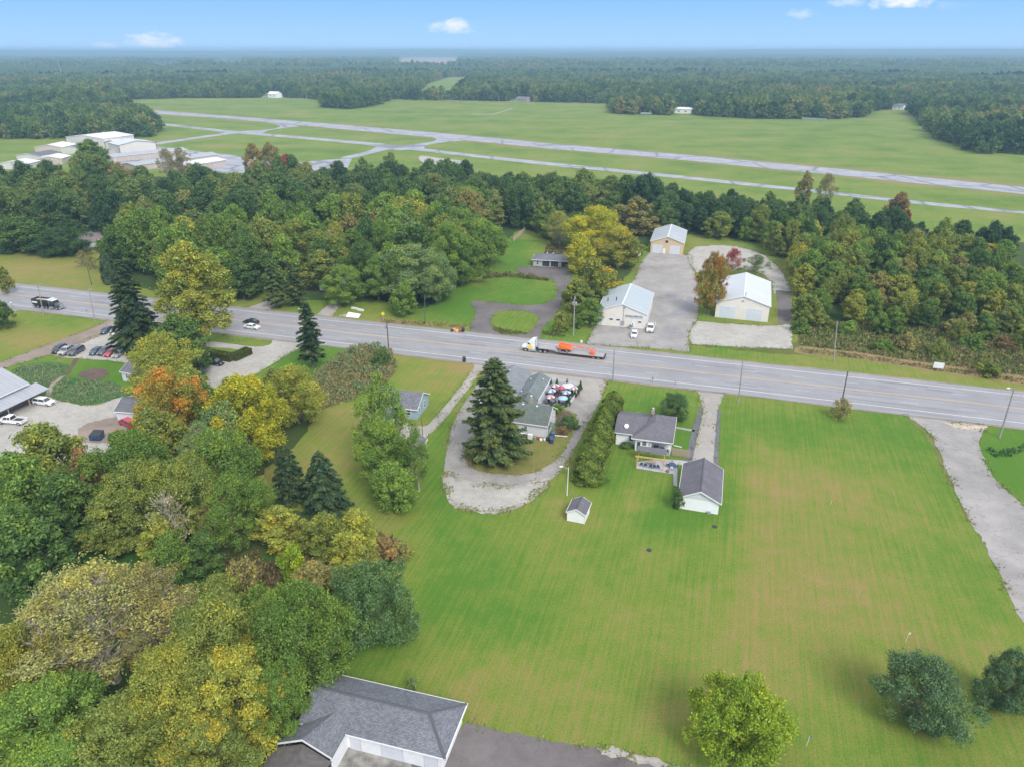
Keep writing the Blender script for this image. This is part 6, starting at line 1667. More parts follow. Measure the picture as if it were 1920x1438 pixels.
mb = MB(); mb.tube((w / 2 + .55, -.12, .5), (w / 2 + .55, -.12, 6.4), .06, .06, 6); mb.build('conduit', M_METAL, gd)
mb = MB(); mb.box(w / 2 + .1, w / 2 + .9, -.4, -.06, .9, 1.9); mb.box(w / 2 + .6, w / 2 + .95, -.36, -.06, 5.7, 6.3); mb.build('meter_box', M_METAL, gd)
vent_pipes(gd, [(2.0, 6.2, 5.3), (4.6, 5.0, 6.1)], M_DARK, .9, .14)
mb = MB(); mb.box(8.0, 13.0, -.12, -.03, 3.05, 3.85); sg = mb.build('sign_board', plain('pale_blue_board', (.50, .58, .58), .6), gd)
def text(s, size, mat, parent, loc, rot=(math.pi / 2, 0, 0), name='lettering', sx=1.0):
    cu = bpy.data.curves.new(name, 'FONT'); cu.body = s; cu.size = size; cu.extrude = .012; cu.align_x = 'CENTER'; cu.align_y = 'CENTER'; cu.offset = .012
    o = bpy.data.objects.new(name, cu); COL.objects.link(o); dg = bpy.context.evaluated_depsgraph_get()
    me = bpy.data.meshes.new_from_object(o.evaluated_get(dg)); bpy.data.objects.remove(o)
    me.materials.clear(); me.materials.append(mat)
    k = link(name, me, parent, loc); k.rotation_euler = rot; k.scale = (sx, 1, 1)
    return k
text('SCHOLL DAIRY CO.', .62, M_NAVY, sg, (10.5, -.135, 3.45), sx=.86)
# spotted cow figure by the door
def cow():
    g = rel(gd, 10.0, -.9); r = empty('cow_statue', g, RANG + 1.45); tag(r, 'black and white spotted cow figure in front of the dairy door', 'statue')
    m, nt, b = mat_new('holstein_hide'); n = noise(nt, objc(nt), 1.6, 2, .5)
    nt.links.new(ramp(nt, n, [(.47, (.75, .75, .75)), (.5, (.02, .02, .02))], 'CONSTANT'), b.inputs['Base Color'])
    me = bpy.data.meshes.new('body')
    V = [(0, 0, 1.2), (.5, 0, 1.25), (1.0, 0, 1.22), (-.45, 0, 1.25), (-.8, 0, 1.5), (-1.05, 0, 1.55), (-1.3, 0, 1.42),
         (-.35, .24, .75), (-.35, .24, .0), (-.35, -.24, .75), (-.35, -.24, 0), (.95, .24, .75), (.98, .24, 0), (.95, -.24, .75), (.98, -.24, 0), (-1.0, .22, 1.6), (-1.0, -.22, 1.6), (1.2, 0, 1.1), (1.25, 0, .6)]
    E_ = [(0, 1), (1, 2), (0, 3), (3, 4), (4, 5), (5, 6), (3, 7), (7, 8), (3, 9), (9, 10), (2, 11), (11, 12), (2, 13), (13, 14), (5, 15), (5, 16), (2, 17), (17, 18)]
    R = [.38, .39, .36, .36, .22, .17, .11, .13, .07, .13, .07, .15, .07, .15, .07, .04, .04, .05, .04]
    me.from_pydata(V, E_, []); o = link('body', me, r); me.materials.append(m)
    sk = o.modifiers.new('s', 'SKIN')
    for i, rr0 in enumerate(R): me.skin_vertices[0].data[i].radius = (rr0, rr0)
    me.skin_vertices[0].data[0].use_root = True
    sb = o.modifiers.new('u', 'SUBSURF'); sb.levels = sb.render_levels = 1
cow()

# two door white building
gw, w = gable('metal_building', 'white metal building with two wide roller doors and silver roof', 'building', (1340, 595), (1439, 605), 25, 5.0, 7.3, M_CREAM, M_RF_PALE, 'F', .3, cap='trim', trim=M_WHITE)
opening(gw, 'F', w, 25, 1.1, 0, 4.6, 3.7, 'garage_door', pmat=M_DOORW); opening(gw, 'F', w, 25, 8.6, 0, 4.6, 3.7, 'garage_door', pmat=M_DOORW)
mb = MB(); mb.box(w / 2 - .2, w / 2 + .2, -.3, -.02, 5.6, 6.0); mb.build('wall_lamp', M_METAL, gw)
vent_pipes(gw, [(w / 2 + .4, .7, 7.3)], M_DARK, .8, .08)
# tan building
gt, w = gable('metal_building', 'tan metal building with two roller doors and a worn pale roof', 'building', (1219, 474.5), (1280, 478.5), 22, 4.7, 6.8, M_TANWALL, M_RF_TAN, 'F', .3, cap='trim', trim=M_WHITE)
opening(gt, 'F', w, 22, .8, 0, 3.7, 3.3, 'garage_door', pmat=M_DOORW); opening(gt, 'F', w, 22, 7.4, 0, 3.7, 3.3, 'garage_door', pmat=M_DOORW); opening(gt, 'F', w, 22, 4.8, 0.02, 1.0, 2.1, 'door', pmat=M_WHITE); opening(gt, 'F', w, 22, 5.4, 4.2, 1.2, 1.1, 'vent', pmat=M_DARK, fmat=M_METAL)
# three bay garage
a = at(999.5, 499); b = at(1045, 503.5); w3 = 12.2
lg_ = empty('garage', (a.x, a.y, 0), RANG + .1); tag(lg_, 'long three bay garage with grey roof at the end of the dark driveway', 'garage')
wall_box(w3 + 1.4, 7.0, 2.5, M_BATTEN, lg_)
hip(lg_, 0, w3 + 1.4, 0, 7, 2.5, 3.9, M_SH_GREY, .5)
opening(lg_, 'F', w3, 7, 1.2, .5, .9, 1.5); opening(lg_, 'F', w3, 7, 3.3, 0, 2.9, 2.2, 'opening', pmat=M_DARK); opening(lg_, 'F', w3, 7, 6.4, 0, 2.9, 2.2, 'opening', pmat=M_DARK); opening(lg_, 'F', w3, 7, 10.3, 0, 2.7, 2.2, 'opening', pmat=M_DARK)
mb = MB(); mb.lathe([(.15, 0), (.2, .3), (.1, .4)], (4.6, 4.2, 3.8), 8); mb.lathe([(.15, 0), (.2, .3), (.1, .4)], (6.8, 4.2, 3.8), 8); mb.build('turbine_vent', M_WHITE, lg_)
# wooden fence beyond the garage lawn
A_, B_ = at(962, 454), at(985, 434); L = (B_ - A_).length; d_ = (B_ - A_).normalized(); an = math.atan2(d_.y, d_.x)
wf = empty('wooden_fence', (A_.x, A_.y, 0), an); tag(wf, 'tall pale board fence between the dark wood and the garage lawn', 'fence')
bd = MB(); bd.box(0, .46, -.015, .015, .05, 1.9); bdm = bd.mesh('board', plain('pale_boards', (.46, .36, .28), .85, scale=3))
for k in range(int(L / .48)): link('board', bdm, wf, (k * .48, .012 * (k % 2), 0))

# near garage at the bottom edge
def near_garage():
    zt = 2.75; zr = 4.5
    eFL = at(649, 1376, zt); eFR = at(834, 1422, zt); bR = at(877, 1319, zt)
    ang = math.atan2(eFR.y - eFL.y, eFR.x - eFL.x)
    w_ = (eFR - eFL).length; d_ = (bR - eFR).length
    root = empty('garage', (eFL.x, eFL.y, 0), ang); tag(root, 'near garage with slate grey shingle roof and white door panels, at the bottom edge', 'garage')
    ex = 6.0
    X0, X1, Y0, Y1 = -ex, w_, 0, d_
    wall_box(w_ - .5 + ex, d_ - .9, zt - .1, M_WHITESIDE, root, x0=-ex, y0=.45)
    r0 = (X0, (Y0 + Y1) / 2, zr); r1 = (X1 - d_ * .42, (Y0 + Y1) / 2, zr)
    for q in ([(X0, Y0, zt), (X1, Y0, zt), r1, r0], [(X1, Y1, zt), (X0, Y1, zt), r0, r1], [(X1, Y0, zt), (X1, Y1, zt), r1]): roof_slab('roof', q, .12, M_SH_GREY, root)
    # hip and ridge shingles, one by one
    cp = MB(); cp.hexa([(-.19, -.16, -.09), (.19, -.16, -.09), (.19, .16, -.09), (-.19, .16, -.09), (-.02, -.16, .0), (.02, -.16, .0), (.02, .16, .03), (-.02, .16, .03)]); cpm = cp.mesh('ridge_shingle', M_SH_DARK)
    def caps(p, q):
        p, q = Vector(p), Vector(q); n = int((q - p).length / .26); rot = (q - p).to_track_quat('Y', 'Z').to_euler()
        for i in range(n):
            o = link('ridge_shingle', cpm, root, p.lerp(q, (i + .5) / n) + Vector((0, 0, .07))); o.rotation_euler = rot
    caps(r0, r1); caps((X1, Y0, zt), r1); caps((X1, Y1, zt), r1)
    # door panels
    pw = 2.5; x = .1; i = 0
    while x < w_ - .7:
        ww = (1.35, pw, pw + .1, pw, 1.6)[i % 5]
        if x + ww > w_ - .55: ww = w_ - .55 - x
        mb = MB(); mb.box(x + .02, x + ww - .02, .36, .44, .02, zt - .25); mb.build('door_panel', M_WHITE if i % 2 else M_GREYSIDE, root); x += ww; i += 1
    f = MB(); f.box(X0, X1 + .1, -.08, -.002, zt - .18, zt - .01); f.box(X1 + .002, X1 + .12, -.08, Y1 + .1, zt - .18, zt - .01); f.box(X0, X1, Y1 + .002, Y1 + .08, zt - .18, zt - .01); f.build('gutter', M_WHITE, root)
    # lower wing to the left front
    def L(p): 
        v = Vector(p) - root.location; m = Matrix.Rotation(-ang, 4, 'Z'); q = m @ v; return q
    zr2 = 3.6
    rA = L(at(633, 1335, zr2)); 
    valley = L(at(649, 1373, zt)); eN = L(at(622, 1421, zt)); rN = L(at(566, 1386, zr2)); lN = L(at(520, 1392, zt)); 
    sl2 = roof_slab('roof', [tuple(eN), tuple(valley + Vector((0, .2, .05))), tuple(rA + Vector((0, .6, .0))), tuple(rN)], .12, M_SH_GREY, root)
    back = rA + (lN - rN)
    roof_slab('roof', [tuple(back), tuple(lN), tuple(rN), tuple(rA + Vector((0, .6, 0)))], .12, M_SH_GREY, root)
    t = MB()
    for p_, q_ in ((eN, rN), (rN, lN)):
        dn = Vector((0, 0, -.2)); y_ = Vector((0, -.06, 0))
        t.hexa([p_ + dn + y_, q_ + dn + y_, q_ + dn, p_ + dn, p_ + y_ + Vector((0, 0, .04)), q_ + y_ + Vector((0, 0, .04)), q_ + Vector((0, 0, .04)), p_ + Vector((0, 0, .04))])
    t.build('trim', M_WHITE, root)
    side = MB(); a1, b1 = eN + Vector((-.15, .1, -.1)), valley + Vector((-.15, .3, -.1))
    side.hexa([(a1.x, a1.y, 0), (b1.x, b1.y, 0), (b1.x - .12, b1.y, 0), (a1.x - .12, a1.y, 0), (a1.x, a1.y, zt - .15), (b1.x, b1.y, zt - .15), (b1.x - .12, b1.y, zt - .15), (a1.x - .12, a1.y, zt - .15)]); side.build('side_wall', M_WHITE, root)
    return root
NG = near_garage()
# dark lower roof in the corner below it
rD = empty('lean_to', (0, 0, 0)); tag(rD, 'dark brown low roof against the near garage at the bottom edge', 'roof')
p0, p1, p2, p3 = at(470, 1445, 2.2), at(622, 1428, 2.2), at(567, 1394, 3.0), at(520, 1400, 2.6)
dk = plain('dark_brown_felt', (.11, .10, .10), .95, scale=1.5, var=.25, bumpk=.3)
roof_slab('roof', [tuple(at(560, 1500, 2.2)), tuple(p1), tuple(p2), tuple(at(540, 1500, 3.0))], .1, dk, rD)
roof_slab('roof', [tuple(at(540, 1500, 3.0)), tuple(p2), tuple(at(505, 1402, 2.3)), tuple(at(470, 1500, 2.2))], .1, dk, rD)
mb = MB(); c_ = [at(600, 1500), at(618, 1432), at(520, 1410), at(490, 1500)]
mb.hexa([c_[3], c_[0], c_[1], c_[2]] + [v + Vector((0, 0, 2.0)) for v in (c_[3], c_[0], c_[1], c_[2])]); mb.build('wall', M_DARK, rD)

# metal barn at the left edge
zt = 4.2
e0, e1 = at(49, 719, zt), at(0, 741, zt); ang = math.atan2(e0.y - e1.y, e0.x - e1.x)
bw = 26.0; o0 = e0 - Vector((math.cos(ang), math.sin(ang), 0)) * bw
bn, w = gable('barn', 'long grey building with ribbed metal roof and porch at the left edge', 'barn', Vector((o0.x, o0.y, 0)), None, 13.5, zt, 6.9, M_GREYSIDE, M_RF_GREY, 'S', .4, ang=ang, w=bw)
roof_slab('porch_roof', [(6, -3.6, 2.5), (w + 2.2, -3.6, 2.5), (w + 2.2, -.05, 3.5), (6, -.05, 3.5)], .1, M_RF_GREY, bn)
roof_slab('porch_roof', [(w + 2.2, -3.6, 2.5), (w + 2.2, 3.0, 2.9), (w + .1, 3.0, 3.5), (w + .1, -.05, 3.5)], .1, M_RF_GREY, bn)
for x in (8, 13, 18, 23, w + 2.0):
    mb = MB(); mb.box(x - .08, x + .08, -3.5, -3.34, 0, 2.5); mb.build('post', M_WOOD, bn)
mb = MB(); mb.box(0, w, -.12, -.01, 0.02, 1.0); mb.build('stone_skirt', M_STONE, bn)
opening(bn, 'F', w, 13, w - 6, .02, 1.0, 2.1, 'door'); opening(bn, 'F', w, 13, w - 3.4, 1.1, 1.4, 1.1); opening(bn, 'F', w, 13, w - 10, .02, 1.8, 2.1, 'door')
mb = MB(); mb.box(6, w + 2.2, -3.7, -.13, 0, .15); mb.build('porch_floor', M_CONC, bn)
# grey blue shed by the car park
gs, w = gable('shed', 'pale blue grey shed with dark roof below the row of parked cars', 'shed', (231, 714), (266, 721), 6.2, 2.6, 4.1, M_GREYSIDE, M_SH_PURPLE, 'S', .25)
opening(gs, 'F', w, 6.2, 1.2, .9, .7, 1.1); opening(gs, 'L', w, 6.2, 2.5, .9, .8, 1.0)
gs2, w = gable('outbuilding', 'low dark roofed outbuilding half hidden behind the orange tree', 'outbuilding', (221, 787), (262, 790), 6.5, 2.3, 3.9, M_GREYSIDE, M_SH_DARK, 'S', .3)
# house with brown roof across the highway, green roof behind
gb, w = gable('house', 'pale house with brown grey roof between the trees at the far left', 'house', (158, 469), (200, 457), 10, 2.8, 4.9, M_WHITESIDE, M_SH_BROWN, 'S', .5)
opening(gb, 'F', w, 10, 2, 1, 1.4, 1.1); opening(gb, 'F', w, 10, 7, 1, 1.4, 1.1)
gg, w = gable('house', 'white house with pale green roof deep in the left wood', 'house', (212, 424), (246, 422), 8, 3.4, 5.4, M_WHITESIDE, plain('pale_green_roof', (.30, .38, .35), .8), 'F', .5)
opening(gg, 'F', w, 8, 1.5, 1, 1.2, 1.2)
# steep white gable hidden in the wood
ch, w = gable('house', 'white house almost hidden by the trees above the side drive', 'house', (600, 545), (650, 549), 9, 4, 8.2, M_WHITESIDE, M_SH_GREY, 'F', .3)
opening(ch, 'F', w, 9, w / 2 - .5, 4.6, 1.0, 1.6)
ch2, w = gable('house', 'white house glimpsed through the crown of the willow like tree', 'house', (690, 540), (740, 546), 9, 3, 5.5, M_WHITESIDE, M_SH_GREY, 'S', .3)

# hangars
HG = [('beige hangar with white roof cut off by the left edge of the photo', (0, 318), (54, 318), 14, 3.6, 5.2, M_HANGARWHITE, M_RF_WHITE), ('dark roofed beige hangar second from the left', (33, 304), (78, 306), 20, 4.4, 6.0, M_HANGARWHITE, M_SH_DARK), ('white roofed hangar in front of the dark roofed ones', (70, 310), (118, 309), 16, 4, 5.6, M_HANGARWALL, M_RF_WHITE),
      ('white roofed hangar left of the biggest one', (67, 288), (120, 288), 20, 4.4, 6.4, M_HANGARWALL, M_RF_WHITE), ('biggest tallest cream hangar', (128, 278), (198, 282), 30, 8.5, 10.5, M_HANGARWHITE, M_RF_WHITE), ('dark roofed hangar in front of the biggest one', (115, 289), (152, 290), 18, 4.2, 6.0, M_HANGARWHITE, M_SH_DARK),
      ('small white roofed hangar with dark red corner trim', (199, 282), (224, 284), 18, 6, 7.6, M_HANGARWHITE, M_RF_WHITE), ('wide white roofed hangar with dark red corner trim', (226, 290), (295, 284), 24, 6.5, 8.8, M_HANGARWHITE, M_RF_PALE), ('low pinkish hangar between the corner trimmed ones', (190, 296), (219, 292), 12, 4, 5.4, M_HANGARWALL, M_RF_PALE)]
for (l_, a_, b_, d_, z_, zr_, wm_, rm_) in HG:
    g_, w = gable('hangar', l_, 'hangar', a_, b_, d_, z_, zr_, wm_, rm_, 'F', .3, 'aircraft hangars at the small airport', cap=False, trim=M_BROWNMETAL if 'red corner' in l_ else M_WHITE)
    opening(g_, 'F', w, d_, w * .18, 0, w * .64, z_ * .82, 'garage_door', pmat=wm_)
    if 'red corner' in l_:
        mb = MB(); mb.box(w - .3, w + .06, -.06, .3, 0, z_); mb.box(-.06, .3, -.06, .3, 0, z_); mb.build('corner_trim', M_BROWNMETAL, g_)
for (l_, a_, b_, d_, rm_) in (('long hangar row with grey roof, rear one', (213, 305), (352, 291), 14, M_RF_GREY), ('long hangar row with grey roof, front one', (255, 322), (410, 300), 14, M_RF_GREY), ('long hangar with bright white roof nearest the wood', (352, 323), (425, 311), 18, M_RF_WHITE)):
    g_, w = gable('hangar_row', l_, 'hangar', a_, b_, d_, 3.8, 4.9, M_HANGARWALL, rm_, 'S', .4, 'long hangar rows', cap=False)
    for k in range(int(w / 12)):
        opening(g_, 'F', w, d_, 1.5 + k * 12, 0, 9, 3.2, 'garage_door', pmat=M_HANGARWALL)
# far farm houses
for (l_, a_, b_, d_, z_, zr_, wm_, rm_) in (('white farmhouse at the far edge of the airfield', (503, 184), (520, 184.6), 12, 6, 9.5, M_WHITESIDE, M_RF_WHITE), ('pale roof among the far woods on the left', (221, 178), (244, 178), 20, 6, 9, M_WHITESIDE, M_RF_WHITE),
     ('low brick house under the far wood past the airfield', (967, 191), (988, 192), 12, 4, 7, plain('far_brick', (.40, .28, .24), .9), M_SH_GREY), ('white building behind the grove across the airfield', (1264, 213), (1296, 214), 12, 5, 7, M_WHITESIDE, M_RF_WHITE),
     ('house with grey roof in the gap of the far right woods', (1672, 206), (1692, 207), 12, 4.5, 7.5, M_WHITESIDE, M_SH_GREY), ('white farm building on the far tan field', (798, 107), (806, 107), 20, 30, 36, M_WHITESIDE, M_RF_WHITE), ('far pale house deep in the left woods', (634, 143), (642, 143), 20, 12, 17, M_WHITESIDE, M_RF_WHITE)):
    g_, w = gable('farmhouse', l_, 'house', a_, b_, d_, z_, zr_, wm_, rm_, 'S', .5, cap=False)
    for k in range(2): opening(g_, 'F', w, d_, w * (.2 + .4 * k), z_ * .35, w * .12, z_ * .3)
for (l_, a_, b_) in (('long low sign board at the grove edge across the airfield', (1503, 226), (1550, 229)), ('short low board at the left grove across the airfield', (1201, 216.5), (1221, 217))):
    A_, B_ = at(*a_), at(*b_); L = (B_ - A_).length
    o = empty('airfield_board', (A_.x, A_.y, 0), math.atan2(B_.y - A_.y, B_.x - A_.x)); tag(o, l_, 'board')
    mb = MB(); mb.box(0, L, -.1, .1, 1.2, 3.2); mb.build('panel', M_METAL, o)
    for k in range(5): mb = MB(); mb.box(L * (k + .1) / 4.4 - .15, L * (k + .1) / 4.4 + .15, -.08, .08, 0, 1.2); mb.build('post', M_BROWNMETAL, o)
# ------------------------------------------------------------------ poles and signs
def pole(base, top, h, mat, label, arm=False, trans=0, lamp=0, r=.15, lean=True, light=None):
    g = at(*base); tp = at(top[0], top[1], h)
    root = empty('utility_pole', (g.x, g.y, 0)); tag(root, label, 'utility pole')
    t = Vector((tp.x - g.x, tp.y - g.y, h)) if lean else Vector((0, 0, h))
    if Vector((t.x, t.y)).length > h * .12: t = Vector((t.x, t.y, 0)).normalized() * h * .04 + Vector((0, 0, h))
    mb = MB(); mb.tube((0, 0, -.2), t, r * 1.15, r * .75, 8); mb.build('pole_shaft', mat, root)
    u = RD
    if arm:
        z = t * .93; mb = MB(); mb.tube(z - RN * 1.2, z + RN * 1.2, .07, .07, 4); mb.build('crossarm', mat, root)
        for k in (-1.1, -.5, .5, 1.1): mb = MB(); mb.lathe([(.05, 0), (.09, .06), (.05, .2)], tuple(z + RN * k), 8); mb.build('insulator', M_METAL, root)
    for k in range(trans):
        c = t * .82 + u * (.42 if k % 2 else -.42) ; mb = MB(); mb.lathe([(.2, -.5), (.26, -.45), (.26, .4), (.15, .5)], tuple(c), 10); mb.build('transformer', M_METAL, root)
    if lamp:
        z = t * .95; mb = MB(); mb.tube(z, z + Vector((-lamp, 0, .5)), .05, .04, 5); mb.build('lamp_arm', M_METAL, root)
        e = z + Vector((-lamp, 0, .5)); mb = MB(); mb.hexa([e + Vector(v) for v in ((-.5, -.15, -.08), (.1, -.15, -.08), (.1, .15, -.08), (-.5, .15, -.08), (-.45, -.1, .08), (.1, -.1, .08), (.1, .1, .08), (-.45, .1, .08))]); mb.build('lamp_head', M_WHITE, root)
    return root
pole((729, 657), (728, 609), 8, M_POLED, 'dark utility pole at the highway near the ragged spruce', trans=1)
pole((1149, 716), (1152, 655), 8.6, M_POLE, 'grey utility pole at the corner of the white house lawn', trans=0, r=.13)
pole((1384, 757), (1393, 676), 10.5, M_POLE, 'grey utility pole between the concrete drive and the big lawn', arm=True)
pole((1578, 756), (1584, 700), 8.0, M_POLED, 'dark utility pole with a shrub at its foot', arm=True)
pole((1874, 821), (1902, 727), 11, M_POLE, 'leaning pale grey pole with a lamp by the farm drive', lamp=1.0, arm=True, r=.17)
pole((1563, 680), (1570, 603), 10.9, M_POLE, 'pale pole in the rough verge across the highway')
pole((1075, 631), (1078, 553), 11.4, M_POLE, 'tall pale pole with two grey transformers near the dairy building', arm=True, trans=2, r=.17)
pole((797, 609), (796, 553), 9.0, M_POLED, 'thin dark pole in the grass across the highway', r=.11)
pole((178, 602), (166, 541), 9.7, M_POLE, 'pale pole beside the dirt drive junction', arm=True, r=.13)
pole((82, 594), (70, 531), 10.2, M_POLE, 'pale pole standing in front of the dump truck', arm=True, r=.14)
pole((172, 535), (161, 487), 9.2, M_POLED, 'thin pole on the far lawn left of the ivy column', r=.12)
pole((1063, 929), (1066, 876), 5.8, M_WHITE, 'slim white yard light pole by the gravel loop', lamp=1.1, r=.08)
pole((793, 829), (793, 790), 5.5, M_POLED, 'thin brown pole on the slab below the blue house', r=.08)
# guy wires
gw_ = empty('guy_wires', (0, 0, 0)); tag(gw_, 'guy wires of the pale pole in the rough verge', 'wires'); A_ = at(1563, 680)
for dx in (2.2, 3.2): mb = MB(); mb.tube((A_.x + .1, A_.y, 9.5), (A_.x + dx, A_.y - 5, 0), .014, .014, 4); mb.build('wire', M_DARK, gw_)

def sign(base, name, label, h, w, t, mat, diamond=False, cat='sign', post=M_METAL):
    g = at(*base); r = empty(name, (g.x, g.y, 0), RANG); tag(r, label, cat)
    mb = MB(); mb.box(-.04, .04, -.04, .04, 0, h); mb.build('post', post, r)
    mb = MB()
    if diamond: mb.prism([(0, h - w), (w, h), (0, h + w), (-w, h)], -.09, -.045)
    else: mb.box(-w, w, -.09, -.045, h - t, h + t)
    mb.build('panel', mat, r); return r
sign((719, 602), 'road_sign', 'yellow diamond road sign across the highway with red flags', 2.2, .65, .5, M_YELLOW, True)
sign((1757, 697), 'signboard', 'small white signboard in the rough verge', 1.7, 1.15, .75, M_WHITE)
sign((1090, 651), 'road_sign', 'slim white marker at the dairy lot entrance', 1.6, .3, .35, M_WHITE)
sign((1148, 712), 'address_sign', 'pale cyan sign beside the grey utility pole', 2.4, .35, .5, M_CLOTHL)
def flag(base, mat, label, h=1.6):
    g = at(*base); r = empty('marker_flag', (g.x, g.y, 0)); tag(r, label, 'flag')
    mb = MB(); mb.tube((0, 0, 0), (.12, 0, h), .03, .025, 5); mb.build('staff', M_WHITE, r)
    mb = MB(); mb.add([(.1, 0, h), (.42, .05, h - .04), (.40, .12, h - .38), (.1, 0.02, h - .35), (.1, .03, h), (.42, .08, h - .04), (.40, .15, h - .38), (.1, .05, h - .35)], [(0, 1, 2, 3), (7, 6, 5, 4), (0, 4, 5, 1), (1, 5, 6, 2), (2, 6, 7, 3), (3, 7, 4, 0)]); mb.build('flag_cloth', mat, r)
flag((1698, 1203), M_WHITE, 'white flag on a short staff in the big lawn')
flag((1512, 1398), M_BLUE, 'blue flag on a short staff near the bottom edge of the lawn')
flag((1557, 945), M_ORANGE, 'tiny reddish flag in the middle of the big lawn', .9)
def mailbox(base, label, mat=M_BLACK):
    g = at(*base); r = empty('mailbox', (g.x, g.y, 0), RANG); tag(r, label, 'mailbox')
    mb = MB(); mb.box(-.06, .06, -.06, .06, 0, 1.1); mb.build('post', M_WOOD, r)
    mb = MB(); mb.prism([(-.14, 1.1), (.14, 1.1), (.14, 1.25), (.09, 1.34), (-.09, 1.34), (-.14, 1.25)], -.3, .3); mb.build('box', mat, r)
mailbox((1223, 718), 'dark mailbox on the white house lawn by the highway', M_BROWNMETAL); mailbox((1266, 722), 'grey mailbox nearest the concrete drive', M_METAL); mailbox((1138, 728), 'tall black mailbox at the edge of the restaurant forecourt')
mailbox((502, 573), 'white mailbox by the roadside pines', M_WHITE); mailbox((562, 586), 'white mailbox at the side drive across the highway', M_WHITE); mailbox((163, 587), 'dark mailbox on the near verge at the left', M_METAL); mailbox((22, 575), 'white mailbox at the side road on the left', M_WHITE)
# septic lids and small things in the lawn
for (b_, l_) in (((1340, 987), 'dark round cover in the lawn below the single garage'), ((1217, 1031), 'small round cover in the middle of the big lawn')):
    mb = MB(); mb.lathe([(.42, 0), (.42, .10), (.30, .12)], (0, 0, 0), 12); o = mb.build('ground_cover_lid', M_DARK); o.location = at(*b_); tag(o, l_, 'lid')
mb = MB(); mb.box(0, 1.6, -.08, .08, 0.02, .12); o = mb.build('downspout', M_WHITE); o.location = rel(WH, 11.4, 2.4); o.rotation_euler.z = WANG - .2; tag(o, 'white downspout lying on the grass right of the white house', 'downspout')
mb = MB(); mb.box(0, 2.6, -.1, .1, 0.08, .2); o = mb.build('plank', M_WHITE); o.location = at(1040, 817); o.rotation_euler.z = RANG + .1; tag(o, 'white plank lying on the grass by the restaurant bins', 'plank')
# rubbish pile by the highway
pile = [((848, 622), M_BLACK, 'black rubbish bag at the left of the kerbside pile', 'sack'), ((853, 622), M_ORANGE, 'orange board in the kerbside pile', 'panel'), ((858, 623), M_YWOOD, 'yellowish board in the kerbside pile', 'panel'), ((863, 623), M_RED, 'small red box in the kerbside pile', 'box'), ((851, 620), M_WOOD, 'brown box behind the orange board', 'box')]
for i, (b_, m_, l_, k_) in enumerate(pile):
    mb = MB()
    if k_ == 'sack': mb.lathe([(.3, 0), (.55, .2), (.5, .5), (.15, .75)], (0, 0, 0), 9)
    elif k_ == 'panel': mb.hexa([(-.5, -.05, 0), (.5, -.05, 0), (.5, .05, 0), (-.5, .05, 0), (-.5, .3, .7), (.4, .3, .8), (.4, .37, .8), (-.5, .37, .7)])
    else: mb.box(-.4, .4, -.3, .3, 0, .5); mb.box(-.42, .42, -.32, .32, .51, .57)
    o = mb.build('rubbish_' + k_.replace('panel', 'sheet'), m_); o.location = at(*b_); o.rotation_euler.z = .4 * i; tag(o, l_, 'rubbish', 'kerbside rubbish across the highway')
# fallen sign board and concrete blocks across the highway
g = at(648, 595); r = empty('broken_signboard', (g.x, g.y, 0), RANG); tag(r, 'collapsed white and brown signboard on the grass across the highway', 'signboard')
mb = MB(); mb.hexa([(0, 0, .1), (4.2, 0, .1), (4.2, .2, .1), (0, .2, .1), (0.3, 1.4, 1.1), (4.4, 1.2, .9), (4.4, 1.4, .9), (.3, 1.6, 1.1)]); mb.build('panel', M_WHITE, r)
mb = MB(); mb.box(-2.0, -.1, -.1, .2, .05, .35); mb.box(-1.2, .6, .5, .8, .1, .5); mb.build('plinth', M_STONE, r)
for i, (b_, l_) in enumerate((((665, 580), 'left white concrete bar on the grass above the signboard'), ((676, 583), 'right white concrete bar on the grass above the signboard'))):
    mb = MB(); mb.box(-1.1, 1.1, -.3, .3, 0, .5); o = mb.build('concrete_bar', M_WHITE); o.location = at(*b_); o.rotation_euler.z = RANG - .2; tag(o, l_, 'concrete bar')
# dumpster
g = at(184, 823); r = empty('dumpster', (g.x, g.y, 0), RANG + .25); tag(r, 'dark blue dumpster with closed lid at the edge of the gravel yard', 'dumpster')
mb = MB(); mb.hexa([(-1, -.8, .15), (1, -.8, .15), (1, .8, .15), (-1, .8, .15), (-1.05, -1.0, 1.25), (1.05, -1.0, 1.25), (1.05, .9, 1.6), (-1.05, .9, 1.6)])
for x in (-1.05, -.35, .35, 1.0): mb.box(x - .04, x + .06, -1.06, -.85, .2, 1.2)
mb.build('body', M_NAVY, r)
mb = MB(); mb.hexa([(-1.1, -1.05, 1.27), (-.02, -1.05, 1.27), (-.02, .95, 1.63), (-1.1, .95, 1.63), (-1.1, -1.05, 1.33), (-.02, -1.05, 1.33), (-.02, .95, 1.7), (-1.1, .95, 1.7)]); mb.build('lid', M_BLACK, r)
mb = MB(); mb.hexa([(.02, -1.05, 1.27), (1.1, -1.05, 1.27), (1.1, .95, 1.63), (.02, .95, 1.63), (.02, -1.05, 1.33), (1.1, -1.05, 1.33), (1.1, .95, 1.7), (.02, .95, 1.7)]); mb.build('lid', M_BLACK, r)
# satellite dish / tank by the yellow trees
g = at(1196, 488); r = empty('large_dish', (g.x, g.y, 0)); tag(r, 'white dish on a mast at the edge of the dairy lot', 'dish')
mb = MB(); mb.tube((0, 0, 0), (0, 0, 2.2), .08, .08, 6); mb.build('mast', M_METAL, r)
mb = MB(); mb.lathe([(.05, 0), (.8, .2), (1.25, .6), (1.2, .62), (.7, .28)], (0, 0, 0), 16); d = mb.build('reflector', M_WHITE, r); d.location = (0, 0, 2.2); d.rotation_euler = (.9, 0, -.5)
